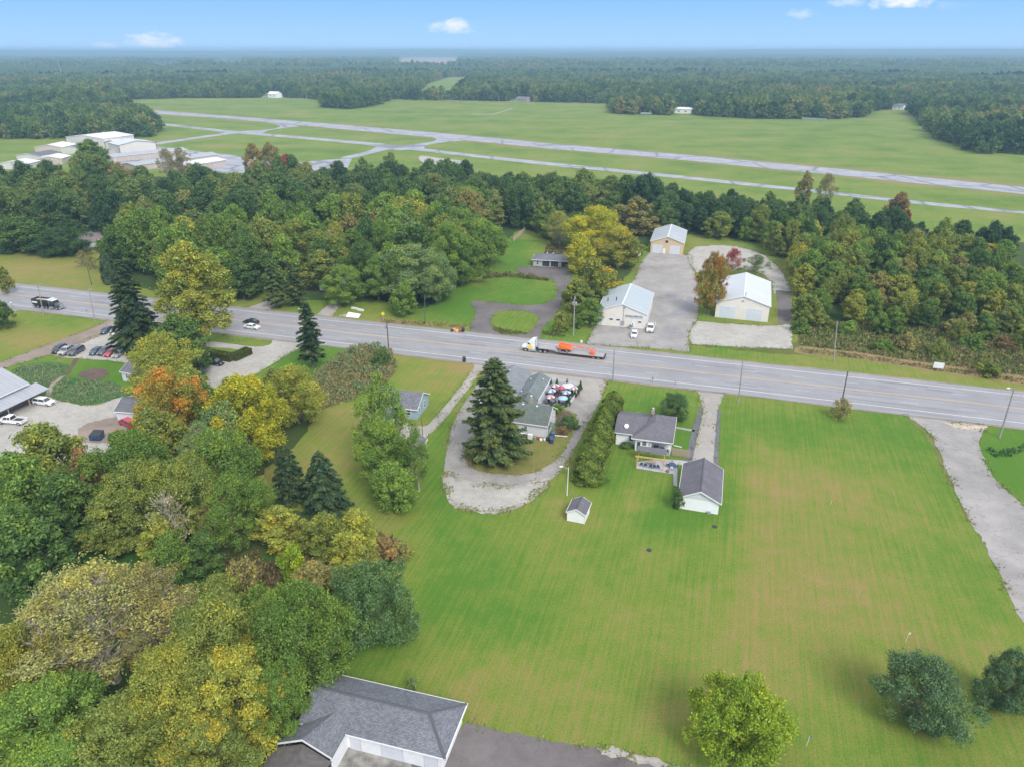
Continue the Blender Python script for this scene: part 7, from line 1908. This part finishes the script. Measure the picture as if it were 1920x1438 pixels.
# yard furniture: lattice tower far away
for (b_, h_, l_) in (((118, 152), 46, 'lattice radio mast above the far left woods'), ((1204, 128), 60, 'thin pale mast in the far right woods')):
    g = at(*b_); r = empty('radio_mast', (g.x, g.y, 0)); tag(r, l_, 'mast')
    mb = MB(); wd = 1.6
    for k in range(10):
        z0, z1 = h_ * k / 10, h_ * (k + 1) / 10
        for sx, sy in ((-1, -1), (1, -1), (1, 1), (-1, 1)): mb.tube((sx * wd * (1 - k / 12), sy * wd * (1 - k / 12), z0), (sx * wd * (1 - (k + 1) / 12), sy * wd * (1 - (k + 1) / 12), z1), .22, .2, 4)
        mb.tube((-wd * (1 - k / 12), -wd * (1 - k / 12), z0), (wd * (1 - (k + 1) / 12), -wd * (1 - (k + 1) / 12), z1), .18, .18, 4)
    mb.build('lattice', M_METAL, r)
# roadside posts along the far country road
gpole = MB(); gpole.tube((0, 0, 0), (0, 0, 9), .35, .25, 5); gpm = gpole.mesh('roadside_pole', M_POLE)
for i, x in enumerate((363, 387, 410, 575, 866, 935, 950, 1001, 1085, 640)):
    g = at(x, 184 + (x - 363) * .013); o = link('roadside_pole', gpm, None, (g.x, g.y, 0)); tag(o, 'pale pole along the far country road, ' + ('leftmost', 'second from left', 'third from left', 'left of the farmhouse grove', 'right of the green gap', 'sixth from the right', 'left of the brick house', 'just right of the brick house', 'rightmost', 'behind the small grove')[i], 'pole', 'poles along the far country road')

# clipped hedge
hp = [at(376, 668), at(410, 672), at(437, 677), at(468, 663)]
hb = MB(); 
def hedge(points, h, wd, col, label):
    rng = np.random.default_rng(4); Cs, Ns = [], []
    for a, b in zip(points, points[1:]):
        L = (b - a).length; d = np.array((b - a).normalized()); n = np.array([-d[1], d[0], 0]); k = int(L * 420)
        t = rng.random(k) * L; f = rng.random(k)
        side = np.where(f < .3, -1, np.where(f < .6, 1, 0)); zz = np.where(side == 0, h, rng.random(k) * h); s = np.where(side == 0, rng.uniform(-1, 1, k), side) * wd / 2
        Cs.append(np.array(a)[None] + d[None] * t[:, None] + n[None] * s[:, None] + np.array([0, 0, 1])[None] * zz[:, None] + rng.normal(0, .05, (k, 3)))
        Ns.append(n[None] * side[:, None] + np.array([0, 0, 1.0])[None] * (side == 0)[:, None] + rng.normal(0, .4, (k, 3)))
    C = np.vstack(Cs); N = np.vstack(Ns); N /= np.linalg.norm(N, axis=1, keepdims=True)
    me = foliage_mesh('foliage', C, N, .2, rng.random(len(C)), rng, M_LEAF)
    r = empty('hedge'); tag(r, label, 'hedge'); o = link('foliage', me, r); o.color = (*col, 1); o['autumn'] = .1; o['autumn_rgb'] = G['khaki']
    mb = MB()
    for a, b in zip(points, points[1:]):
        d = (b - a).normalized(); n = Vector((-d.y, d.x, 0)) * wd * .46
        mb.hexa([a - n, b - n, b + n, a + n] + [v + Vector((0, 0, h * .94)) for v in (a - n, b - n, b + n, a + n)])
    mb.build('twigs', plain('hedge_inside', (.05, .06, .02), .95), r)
hedge(hp, 1.7, 2.2, (.075, .10, .02), 'clipped green hedge bending round the gravel lot')

# ------------------------------------------------------------------ vehicles
wheel_cache = {}
def wheel_me(r, wd):
    k = (round(r, 2), round(wd, 2))
    if k not in wheel_cache:
        t = MB(); n = 14
        t.prism([(r * math.cos(2 * math.pi * i / n), r * math.sin(2 * math.pi * i / n)) for i in range(n)], -wd / 2, wd / 2)
        q = MB(); q.prism([(r * .6 * math.cos(2 * math.pi * i / n), r * .6 * math.sin(2 * math.pi * i / n)) for i in range(n)], -wd / 2 - .015, wd / 2 + .015)
        wheel_cache[k] = (t.mesh('wheel', M_TYRE), q.mesh('rim', M_RIM))
    return wheel_cache[k]
def wheels(root, xs, y, r, wd=.24):
    tm, rm = wheel_me(r, wd)
    for x in xs:
        for s in (-1, 1):
            w_ = link('wheel', tm, root, (x, s * y, r)); link('rim', rm, w_)

def loft(secs, mat, name, parent, smooth=True, bevel=0):
    """secs: list of (x, [(halfwidth, z), ...]) from bottom to top, mirrored into rings"""
    mb = MB(); vs = []; k = None
    for x, pr in secs:
        ring = [(x, -w_, z) for w_, z in pr] + [(x, w_, z) for w_, z in reversed(pr)]
        k = len(ring); vs += ring
    n = len(secs)
    fs = [(i * k + j, i * k + (j + 1) % k, (i + 1) * k + (j + 1) % k, (i + 1) * k + j) for i in range(n - 1) for j in range(k)]
    fs += [tuple(range(k)), tuple(reversed(range((n - 1) * k, n * k)))]
    mb.add(vs, fs); return mb.build(name, mat, parent, smooth=False, bevel=bevel)

def vehicle(kind, p_rear, p_front, paint, label, name=None, L=None, cat='car', mid=None, group=None):
    a, b = at(*p_rear), at(*p_front); d = (b - a).normalized(); ang = math.atan2(d.y, d.x)
    c = (a + b) / 2 if mid is None else at(*mid)
    name = name or {'sedan': 'sedan_car', 'suv': 'suv_car', 'pickup': 'pickup_truck'}[kind]
    root = empty(name, (c.x, c.y, 0), ang); tag(root, label, cat, group)
    P_ = CP[paint]
    if kind == 'sedan': Lh, W_, zb, zs, zr = 2.35, .90, .25, .92, 1.42
    elif kind == 'suv': Lh, W_, zb, zs, zr = 2.30, .94, .30, 1.05, 1.70
    else: Lh, W_, zb, zs, zr = 2.90, 1.0, .42, 1.15, 1.85
    if L: Lh = L / 2
    pr = lambda w_, z1: [(w_ * .90, zb), (w_, zb + .18), (w_, z1 - .14), (w_ * .93, z1)]
    if kind == 'sedan': secs = [(-Lh, pr(W_ * .86, zs - .08)), (-Lh + .12, pr(W_ * .95, zs)), (-Lh + .9, pr(W_, zs + .03)), (Lh - 1.5, pr(W_, zs)), (Lh - .5, pr(W_ * .96, zs - .10)), (Lh, pr(W_ * .80, zs - .26))]
    elif kind == 'suv': secs = [(-Lh, pr(W_ * .9, zs - .05)), (-Lh + .12, pr(W_ * .97, zs)), (Lh - 1.25, pr(W_, zs)), (Lh - .3, pr(W_ * .96, zs - .08)), (Lh, pr(W_ * .86, zs - .25))]
    else: secs = [(-Lh, pr(W_ * .95, zs - .02)), (-Lh + .1, pr(W_, zs)), (Lh - 1.7, pr(W_, zs)), (Lh - .35, pr(W_ * .97, zs - .03)), (Lh, pr(W_ * .90, zs - .15))]
    if kind == 'pickup':
        # bed is open: body behind the cab is lower with side walls
        cb = -.35
        secs_f = [(cb, pr(W_, zs)), (Lh - 1.7, pr(W_, zs)), (Lh - .35, pr(W_ * .97, zs - .03)), (Lh, pr(W_ * .90, zs - .15))]
        loft(secs_f, P_, 'body', root)
        bed = MB(); bed.box(-Lh, cb - .01, -W_, W_, zb + .05, zb + .35); bed.box(-Lh, cb - .01, -W_, -W_ + .12, zb + .352, zs + .02); bed.box(-Lh, cb - .01, W_ - .12, W_, zb + .352, zs + .02); bed.box(-Lh, -Lh + .08, -W_ + .121, W_ - .121, zb + .352, zs + .02)
        bed.build('bed', P_, root)
        ln = MB(); ln.box(-Lh + .09, cb - .02, -W_ + .13, W_ - .13, zb + .353, zb + .40); ln.build('bed_liner', M_BLACK, root)
        cab = [(-.35, .84, .74), (-.15, .86, .76), (.95, .86, .76), (1.55, .90, .10)]
        x0, x1, x2, x3 = -.38, -.2, 1.0, 1.62
    else:
        loft(secs, P_, 'body', root)
        if kind == 'sedan': x0, x1, x2, x3 = -Lh + .55, -Lh + 1.25, .45, 1.15
        else: x0, x1, x2, x3 = -Lh + .06, -Lh + .42, .55, 1.20
    wl, wt = W_ * .90, W_ * .72
    # glass house
    gl = MB(); gl.hexa([(x0, -wl, zs - .02), (x3, -wl, zs - .04), (x3, wl, zs - .04), (x0, wl, zs - .02), (x1, -wt, zr - .06), (x2, -wt, zr - .06), (x2, wt, zr - .06), (x1, wt, zr - .06)])
    gl.build('window_glass', M_CARGLASS, root)
    rf = MB(); rf.hexa([(x1 - .05, -wt - .03, zr - .08), (x2 + .06, -wt - .03, zr - .08), (x2 + .06, wt + .03, zr - .08), (x1 - .05, wt + .03, zr - .08), (x1 + .08, -wt + .08, zr), (x2 - .12, -wt + .08, zr), (x2 - .12, wt - .08, zr), (x1 + .08, wt - .08, zr)]); rf.build('roof', P_, root)
    pl = MB()
    for s in (-1, 1):
        pl.tube((x2, s * wt, zr - .06), (x3, s * wl, zs - .03), .045, .055, 4); pl.tube((x1, s * wt, zr - .06), (x0, s * wl, zs - .02), .06, .09, 4)
        m_ = (x1 + x2) / 2; pl.tube((m_, s * (wt + .005), zr - .06), (m_, s * (wl + .005), zs - .02), .04, .04, 4)
    pl.build('pillar', P_, root)
    r = .33 if kind == 'sedan' else (.37 if kind == 'suv' else .42)
    wheels(root, (-Lh + .85, Lh - .85), W_ - .10, r)
    for s in (-1, 1):
        mb = MB(); mb.box(Lh - .12, Lh + .005, s * W_ * .62 - .16, s * W_ * .62 + .16, zs - .36, zs - .22); mb.build('headlight', M_LAMP, root)
        mb = MB(); mb.box(-Lh - .012, -Lh + .08, s * W_ * .72 - .12, s * W_ * .72 + .12, zs - .32, zs - .14); mb.build('taillight', M_TAIL, root)
        mb = MB(); mb.box(x3 - .35, x3 - .2, s * (W_ + .10) - .1, s * (W_ + .10) + .1, zs - .02, zs + .14); mb.build('mirror', P_, root)
    mb = MB(); mb.box(Lh - .02, Lh + .03, -W_ * .45, W_ * .45, zb + .12, zs - .38); mb.build('grille', M_BLACK, root)
    return root
PG = 'cars parked on the gravel lot'
# first row (front corner toward the lower left)
dv = (116 - 146, 668 - 651)
def row_car(kind, cx, cy, paint, label, L=None):
    return vehicle(kind, (cx + 13, cy - 7.5), (cx - 13, cy + 7.5), paint, label, L=L, group=PG)
row_car('suv', 112, 660, 'black', 'black car at the left end of the first parked row on the gravel lot', 4.4)
row_car('pickup', 128, 661.5, 'silver', 'silver pickup in the middle of the first parked row', 5.8)
row_car('suv', 144, 663, 'charcoal', 'dark grey suv right of the silver pickup', 4.9)
row_car('sedan', 182, 662, 'navy', 'navy blue sedan at the left of the second parked row')
row_car('suv', 198, 663, 'charcoal', 'charcoal suv left of the red car')
row_car('sedan', 210, 665, 'red', 'red car in the second parked row')
row_car('sedan', 225, 667, 'silver', 'pale silver car at the shed end of the second parked row')
row_car('sedan', 222, 656, 'red', 'second red car half hidden behind the silver one', 4.0)
row_car('sedan', 201, 623, 'navy', 'dark sedan parked near the highway beside the great spruce')
row_car('sedan', 218, 625, 'white', 'white sedan parked near the highway under the great spruce')
vehicle('suv', (67, 753), (101, 757), 'white', 'white suv with dark roof glass in front of the barn porch', mid=(84, 758))
vehicle('pickup', (50, 791), (2, 788), 'white', 'white pickup with dark bed in the gravel yard', cat='pickup', mid=(25, 793))
vehicle('suv', (386, 681), (421, 685), 'black', 'black suv in front of the clipped hedge', mid=(403, 684))
vehicle('sedan', (456, 614), (486, 618), 'white', 'white sedan driving right on the highway', mid=(473, 616.5))
vehicle('sedan', (484, 607), (458, 604), 'black', 'black sedan driving left on the highway', mid=(471, 607))
vehicle('sedan', (1192, 617), (1188, 634), 'white', 'white sedan parked nose out before the dairy building', mid=(1189, 630))
vehicle('pickup', (1224, 607), (1217, 626), 'white', 'white pickup parked beside the dairy building corner', cat='pickup', mid=(1220, 619))
vehicle('suv', (252, 796), (238, 789), 'red', 'red car glimpsed between the outbuilding and the orange tree', mid=(240, 797))
vehicle('suv', (1896, 530), (1925, 532), 'black', 'black utility vehicle on a trailer at the right edge of the photo', mid=(1908, 533))
g = at(1905, 540); r = empty('trailer', (g.x, g.y, 0), RANG); tag(r, 'white flat trailer in the yard at the right edge', 'trailer')
mb = MB(); mb.box(-3, 3.5, -1.1, 1.1, .55, .75); mb.build('deck', M_WHITE, r); mb = MB(); mb.tube((-3, 0, .6), (-4.4, 0, .5), .06, .05, 5); mb.build('drawbar', M_METAL, r); wheels(r, (.4, 1.3), 1.15, .36)

# dump truck
def dump_truck():
    a, b = at(58, 576), at(122, 583); d = (b - a).normalized(); ang = RANG; c = at(89, 580)
    r = empty('dump_truck', (c.x, c.y + 1.0, 0), ang); tag(r, 'black dump truck with white cab roof, loaded with sand, driving right', 'truck')
    bk = MB(); x0, x1 = -4.9, 1.0
    bk.box(x0, x1, -1.25, 1.25, 1.15, 1.3); bk.box(x0, x1, -1.25, -1.15, 1.302, 2.9); bk.box(x0, x1, 1.15, 1.25, 1.302, 2.9); bk.box(x0, x0 + .1, -1.148, 1.148, 1.302, 2.9); bk.box(x1 - .1, x1, -1.148, 1.148, 1.302, 3.0)
    for k in range(7): bk.box(x0 + .5 + k * .85, x0 + .6 + k * .85, -1.32, -1.252, 1.2, 2.85)
    bk.build('dump_body', CP['black'], r)
    s = MB(); s.add([(x0 + .12, -1.14, 2.3), (x1 - .12, -1.14, 2.3), (x1 - .12, 1.14, 2.3), (x0 + .12, 1.14, 2.3), (x0 + 1.3, -.3, 2.8), (x1 - 1.5, -.2, 2.85), (x1 - 1.6, .4, 2.8), (x0 + 1.2, .3, 2.75)], [(0, 1, 5, 4), (1, 2, 6, 5), (2, 3, 7, 6), (3, 0, 4, 7), (4, 5, 6, 7), (3, 2, 1, 0)]); s.build('sand_load', M_SAND, r)
    v = MB(); v.box(x1 - .05, x1 + .75, -1.2, 1.2, 2.95, 3.08); v.build('cab_shield', M_WHITE, r)
    v = MB(); v.box(-4.6, -2.6, -1.345, -1.325, 1.75, 2.25); v.build('side_panel', M_WHITE, r)
    cabm = CP['black']
    loft([(1.5, [(1.1, .9), (1.15, 1.3), (1.15, 1.9), (1.1, 2.0)]), (3.3, [(1.1, .9), (1.15, 1.3), (1.15, 1.9), (1.1, 2.0)])], cabm, 'cab', r)
    gl = MB(); gl.hexa([(1.5, -1.08, 2.0), (3.25, -1.08, 2.0), (3.25, 1.08, 2.0), (1.5, 1.08, 2.0), (1.55, -.98, 2.72), (3.0, -.98, 2.72), (3.0, .98, 2.72), (1.55, .98, 2.72)]); gl.build('window_glass', M_CARGLASS, r)
    rf = MB(); rf.box(1.45, 3.1, -1.05, 1.05, 2.72, 2.85); rf.build('cab_roof', CP['white'], r)
    loft([(3.32, [(.9, .9), (.95, 1.2), (.9, 1.75), (.7, 1.95)]), (5.0, [(.75, .9), (.8, 1.2), (.75, 1.6), (.6, 1.75)])], CP['charcoal'], 'bonnet', r)
    mb = MB(); mb.box(5.01, 5.1, -.6, .6, .9, 1.65); mb.build('grille', M_METAL, r)
    mb = MB(); mb.box(5.0, 5.25, -1.2, 1.2, .5, .85); mb.build('bumper', M_METAL, r)
    mb = MB(); mb.box(-4.6, 4.9, -.45, .45, .7, 1.1); mb.build('chassis', M_BLACK, r)
    for s_ in (-1, 1):
        mb = MB(); mb.box(1.6, 2.9, s_ * 1.15 - .28, s_ * 1.15 + .28, .45, .95); mb.build('fuel_tank', M_METAL, r)
        mb = MB(); mb.tube((1.25, s_ * .95, 1.2), (1.25, s_ * .95, 3.3), .08, .08, 7); mb.build('exhaust_stack', M_METAL, r)
    wheels(r, (-4.2, -2.9, -.9, .3), 1.0, .52, .5); wheels(r, (4.1,), 1.05, .52, .3)
dump_truck()

# tractor unit with a low loader carrying an orange lift
def semi():
    c = at(1052, 668); r = empty('low_loader_truck', (c.x, c.y, 0), RANG + math.pi); p = rd((at(1055, 664) - RA).dot(RD), 2.1); r.location = (p.x, p.y, 0)
    tag(r, 'white and yellow semi truck with a long flat trailer driving left', 'truck')
    wt = CP['white']
    loft([(7.2, [(1.1, .8), (1.18, 1.1), (1.18, 1.9), (1.12, 2.0)]), (9.3, [(1.1, .8), (1.18, 1.1), (1.18, 1.9), (1.12, 2.0)])], wt, 'cab', r)
    dr = MB(); dr.box(7.9, 9.2, 1.185, 1.20, .95, 1.9); dr.build('door', M_YELLOW, r); dr = MB(); dr.box(7.9, 9.2, -1.20, -1.185, .95, 1.9); dr.build('door', M_YELLOW, r)
    gl = MB(); gl.hexa([(8.1, -1.1, 2.0), (9.25, -1.1, 2.0), (9.25, 1.1, 2.0), (8.1, 1.1, 2.0), (8.15, -1.0, 2.75), (9.0, -1.0, 2.75), (9.0, 1.0, 2.75), (8.15, 1.0, 2.75)]); gl.build('window_glass', M_CARGLASS, r)
    loft([(7.2, [(1.12, 2.0), (1.12, 3.4), (1.0, 3.6), (.8, 3.65)]), (8.2, [(1.12, 2.0), (1.12, 3.2), (1.0, 3.4), (.8, 3.45)]), (9.05, [(1.08, 2.7), (1.05, 2.75), (.95, 2.8), (.8, 2.85)])], wt, 'sleeper_roof', r)
    loft([(9.32, [(1.0, .8), (1.05, 1.1), (1.0, 1.6), (.8, 1.8)]), (10.7, [(.85, .8), (.95, 1.0), (.85, 1.4), (.65, 1.5)])], wt, 'bonnet', r)
    mb = MB(); mb.box(10.7, 10.95, -1.15, 1.15, .45, .85); mb.build('bumper', M_METAL, r)
    mb = MB(); mb.box(3.6, 10.5, -.45, .45, .7, 1.05); mb.build('chassis', M_BLACK, r)
    for s_ in (-1, 1): mb = MB(); mb.box(6.9, 8.9, s_ * 1.1 - .25, s_ * 1.1 + .25, .4, .8); mb.build('fuel_tank', M_METAL, r); mb = MB(); mb.tube((7.05, s_ * 1.0, 1), (7.05, s_ * 1.0, 3.7), .08, .08, 7); mb.build('exhaust_stack', M_METAL, r)
    wheels(r, (9.7,), 1.05, .5, .3); wheels(r, (4.4, 5.7), 1.0, .5, .5)
    dk_ = plain('grey_trailer_deck', (.33, .32, .33), .7, scale=2)
    mb = MB(); mb.box(2.2, 6.3, -1.25, 1.25, 1.25, 1.45); mb.hexa([(1.0, -1.25, .75), (2.2, -1.25, 1.2), (2.2, 1.25, 1.2), (1.0, 1.25, .75), (1.0, -1.25, .95), (2.2, -1.25, 1.45), (2.2, 1.25, 1.45), (1.0, 1.25, .95)]); mb.box(-10.9, 1.0, -1.28, 1.28, .75, .95); mb.build('trailer_deck', dk_, r)
    mb = MB(); mb.box(-10.6, 1.0, -1.3, -1.281, .55, .85); mb.box(-10.6, 1.0, 1.281, 1.3, .55, .85); mb.box(-11.2, -10.9, -1.28, 1.28, .5, .95); mb.build('side_rail', M_BLACK, r)
    wheels(r, (-9.6, -8.3), 1.0, .42, .45)
    # orange boom lift on the deck
    q = empty('boom_lift', (0, 0, 0)); q.matrix_world = Matrix.Translation(r.location) @ Matrix.Rotation(RANG + math.pi, 4, 'Z'); tag(q, 'orange boom lift strapped on the flat trailer', 'lift')
    q.location = (r.location.x, r.location.y, 0); q.rotation_euler = (0, 0, RANG + math.pi)
    mb = MB(); mb.box(-1.6, .8, -1.0, 1.0, 1.35, 1.7); mb.build('chassis', M_BLACK, q)
    mb = MB(); mb.hexa([(-2.6, -.95, 1.7), (1.0, -.95, 1.7), (1.0, .95, 1.7), (-2.6, .95, 1.7), (-1.6, -.9, 2.2), (1.0, -.9, 2.9), (1.0, .9, 2.9), (-1.6, .9, 2.2)]); mb.build('turntable', M_ORANGE, q)
    mb = MB(); mb.tube((1.0, 0, 3.0), (-7.4, 0, 2.2), .22, .16, 4); mb.build('boom', M_ORANGE, q)
    mb = MB(); mb.tube((-7.2, 0, 2.2), (-7.6, 0, 1.3), .14, .12, 4)
    for z in (1.0, 1.5, 2.0):
        for (xa, ya, xb, yb) in ((-8.4, -.9, -7.4, -.9), (-7.4, -.9, -7.4, .9), (-7.4, .9, -8.4, .9), (-8.4, .9, -8.4, -.9)): mb.tube((xa, ya, z), (xb, yb, z), .05, .05, 4)
    for (xa, ya) in ((-8.4, -.9), (-7.4, -.9), (-7.4, .9), (-8.4, .9)): mb.tube((xa, ya, .97), (xa, ya, 2.05), .05, .05, 4)
    mb.box(-8.3, -7.5, -.8, .8, .97, 1.02); mb.box(-7.9, -7.5, -.6, .6, 1.05, 1.6); mb.build('basket', M_ORANGE, q)
    tm, rm = wheel_me(.42, .35)
    for x in (-1.3, .5):
        for s_ in (-1, 1): w_ = link('wheel', tm, q, (x, s_ * 1.0, .95 + .42)); link('rim', rm, w_)
semi()

# ------------------------------------------------------------------ weeds and rough growth (nobody could count them)
def growth(name, polys, dens, hgt, size, cols, label, seed=1, elong=2.6, cl=0.35):
    rng = np.random.default_rng(seed); Cs = []; Ns = []; Lb = []
    for poly in polys:
        g = gp(poly); xs = [p[0] for p in g]; ys = [p[1] for p in g]
        n = int((max(xs) - min(xs)) * (max(ys) - min(ys)) * dens)
        X = rng.uniform(min(xs), max(xs), n); Y = rng.uniform(min(ys), max(ys), n)
        # vector point in polygon
        c = np.zeros(n, bool); j = len(g) - 1
        for i in range(len(g)):
            xi, yi = g[i]; xj, yj = g[j]
            c ^= ((yi > Y) != (yj > Y)) & (X < (xj - xi) * (Y - yi) / (yj - yi + 1e-12) + xi); j = i
        X, Y = X[c], Y[c]
        e = np.array([pnoise(Vector((x * cl, y * cl, seed))) for x, y in zip(X, Y)])
        h = hgt * np.clip(.55 + e * 1.1, .08, 1.3)
        Cs.append(np.stack([X, Y, rng.random(len(X)) * h], 1)); Lb.append(np.clip(.5 + e, 0, 1))
    C = np.vstack(Cs); L = np.concatenate(Lb); n = len(C)
    N = rng.normal(0, 1, (n, 3)) * np.array([1, 1, .7]) + np.array([0, -.3, .4]); N /= np.linalg.norm(N, axis=1, keepdims=True)
    T = np.tile(np.array([[0, 0, 1.0]]), (n, 1)) + rng.normal(0, .35, (n, 3))
    me = foliage_mesh(name, C, N, size, L, rng, None, elong, T)
    m, nt, b = mat_new(name + '_leaves')
    lb = nt.nodes.new('ShaderNodeAttribute'); lb.attribute_name = 'lobe'; r_ = nt.nodes.new('ShaderNodeAttribute'); r_.attribute_name = 'rnd'
    f_ = mth(nt, 'ADD', mth(nt, 'MULTIPLY', lb.outputs['Fac'], .45), mth(nt, 'MULTIPLY', noise(nt, pos(nt), .22, 4, .7), .9))
    f_ = mth(nt, 'ADD', f_, mth(nt, 'MULTIPLY', mth(nt, 'SUBTRACT', r_.outputs['Fac'], .5), .25))
    k = len(cols); c_ = ramp(nt, f_, [(.28 + .72 * i / k, q) for i, q in enumerate(cols)])
    c_ = mixc(nt, 1.0, c_, ramp(nt, r_.outputs['Fac'], [(0, .7), (1, 1.35)]), 'MULTIPLY')
    nt.links.new(c_, b.inputs['Base Color']); b.inputs['Roughness'].default_value = .9; b.inputs['Specular IOR Level'].default_value = .15
    me.materials.append(m)
    o = link(name, me); tag(o, label, None, None, 'stuff'); return o
growth('tall_weeds', [[(655, 655), (690, 650), (735, 658), (745, 690), (730, 715), (700, 730), (660, 750), (590, 772), (580, 735), (590, 705), (615, 685), (640, 668)]], 30, 1.9, .26,
       [(.20, .15, .075), (.14, .17, .06), (.25, .20, .09), (.15, .20, .09)], 'patch of tall brown and green weeds by the highway lawn', 3)
growth('rough_verge_growth', [[(1500, 612), (1600, 606), (1740, 612), (1920, 630), (2100, 650), (2100, 740), (1920, 706), (1800, 690), (1700, 676), (1600, 660), (1500, 648)]], 9, .9, .34,
       [(.12, .155, .045), (.17, .18, .06), (.10, .155, .04), (.18, .155, .065)], 'rough green and brown growth across the highway', 5)
growth('dry_verge_growth', [[(712, 599), (760, 602), (876, 610), (874, 616), (800, 612), (715, 605)], [(1500, 655), (1600, 665), (1720, 683), (1920, 712), (1920, 720), (1720, 690), (1600, 672), (1500, 662)]], 14, .6, .25,
       [(.25, .17, .08), (.31, .23, .12), (.18, .18, .06)], 'dry reddish brown weeds along the verge', 6)
growth('garden_growth', [[(24, 696), (60, 685), (100, 682), (133, 690), (116, 706), (93, 722), (78, 738), (52, 733)], [(104, 722), (122, 710), (160, 714), (205, 717), (238, 730), (246, 739), (213, 746), (188, 752), (157, 756), (127, 751), (100, 743)]], 26, .6, .17,
       [(.09, .18, .06), (.12, .21, .085), (.17, .22, .11)], 'silvery green ground cover on the two garden mounds', 7)
growth('meadow_edge_growth', [[(1025, 462), (1055, 460), (1075, 478), (1065, 492), (1035, 488), (1020, 476)], [(905, 519), (950, 514), (1000, 520), (1030, 524), (1028, 528), (1000, 525), (950, 520), (905, 525)]], 16, 1.3, .3,
       [(.11, .085, .045), (.09, .11, .03), (.15, .12, .06)], 'brown brush on the long garage lawn', 8)
growth('roadside_weeds', [[(925, 612), (945, 620), (985, 625), (990, 628), (940, 627), (924, 618)], [(1018, 622), (1050, 627), (1062, 632), (1040, 632), (1016, 628)]], 16, .8, .25,
       [(.15, .09, .05), (.09, .11, .03)], 'low brown weeds at the highway edge before the oval lawns', 9)
growth('woodland_brush', [[(500, 980), (600, 985), (700, 1000), (755, 1025), (740, 1055), (640, 1090), (560, 1110), (520, 1060)], [(420, 1060), (480, 1040), (540, 1080), (500, 1120), (430, 1120)]], 16, 2.2, .3,
       [(.11, .10, .04), (.08, .11, .03), (.15, .13, .05), (.12, .08, .045)], 'dull brushwood of the thicket beside the big lawn', 10)
growth('drive_side_plants', [[(1852, 838), (1870, 845), (1895, 843), (1925, 830), (1925, 842), (1895, 856), (1865, 857), (1850, 845)]], 18, .6, .26, [(.04, .12, .03), (.07, .15, .04)], 'low leafy green plants right of the farm drive', 11)

# tufts of grass and weed that break the edges of drives and gravel
def edge_tufts(names, seed=2):
    rng = np.random.default_rng(seed); Cs = []
    for nm in names:
        for out in OUTLINES.get(nm, []):
            A = np.array([tuple(q) for q in out]); B = np.roll(A, -1, axis=0)
            for a, b in zip(A, B):
                L = np.linalg.norm(b - a); k = rng.poisson(L * 11)
                if not k: continue
                m = pnoise(Vector((a[0] * .35, a[1] * .35, 1.0)))
                k = int(k * max(0, .55 + m * 2)); t = rng.random((k, 1)); d = (b - a) / (L + 1e-9); n = np.array([-d[1], d[0], 0])
                Cs.append(a + (b - a) * t + n * rng.normal(0, .38 + .5 * max(0, m), (k, 1)) + np.array([0, 0, .06]))
    C = np.vstack(Cs); tt = (C[:, 0] - RA.x) * RN.x + (C[:, 1] - RA.y) * RN.y; C = C[(np.abs(tt) > 10.2)]; n = len(C); C[:, 2] = .05 + rng.random(n) * .16
    N = rng.normal(0, .6, (n, 3)) + np.array([0, 0, .8]); N /= np.linalg.norm(N, axis=1, keepdims=True)
    me = foliage_mesh('edge_tufts', C, N, .20, rng.random(n), rng, None, 1.8, rng.normal(0, 1, (n, 3)))
    m, nt, b = mat_new('tuft_leaves'); r_ = nt.nodes.new('ShaderNodeAttribute'); r_.attribute_name = 'rnd'
    f_ = mth(nt, 'ADD', mth(nt, 'MULTIPLY', r_.outputs['Fac'], .5), mth(nt, 'MULTIPLY', noise(nt, pos(nt), .3, 4, .7), .6))
    nt.links.new(ramp(nt, f_, [(.3, (.09, .17, .03)), (.55, (.16, .19, .045)), (.75, (.26, .20, .10))]), b.inputs['Base Color']); b.inputs['Roughness'].default_value = .9
    me.materials.append(m); o = link('edge_tufts', me); tag(o, 'grass and weed tufts along the edges of drives and gravel', None, None, 'stuff'); print('tufts', n)
edge_tufts(['restaurant_drive', 'gravel_patch', 'gravel_edge', 'farm_drive', 'gravel_lot', 'gravel_yard', 'dirt_drive', 'concrete_drive', 'dairy_lot', 'house_drive', 'side_drive', 'garden_bed', 'dark_tarmac', 'lawn_island', 'side_yard'])
# ------------------------------------------------------------------ air
mb = MB(); mb.box(-25000, 25000, -1500, 24000, -1.0, 84.0)
hm = bpy.data.materials.new('haze'); hm.use_nodes = True
hn = hm.node_tree; hn.nodes.clear()
ho = hn.nodes.new('ShaderNodeOutputMaterial'); hv = hn.nodes.new('ShaderNodeVolumePrincipled')
hv.inputs['Color'].default_value = (0.48, 0.75, 1.0, 1)
hv.inputs['Density'].default_value = 0.00019
hv.inputs['Anisotropy'].default_value = 0.0
hn.links.new(hv.outputs[0], ho.inputs['Volume'])
haze = mb.build('haze', hm); tag(haze, kind='stuff')
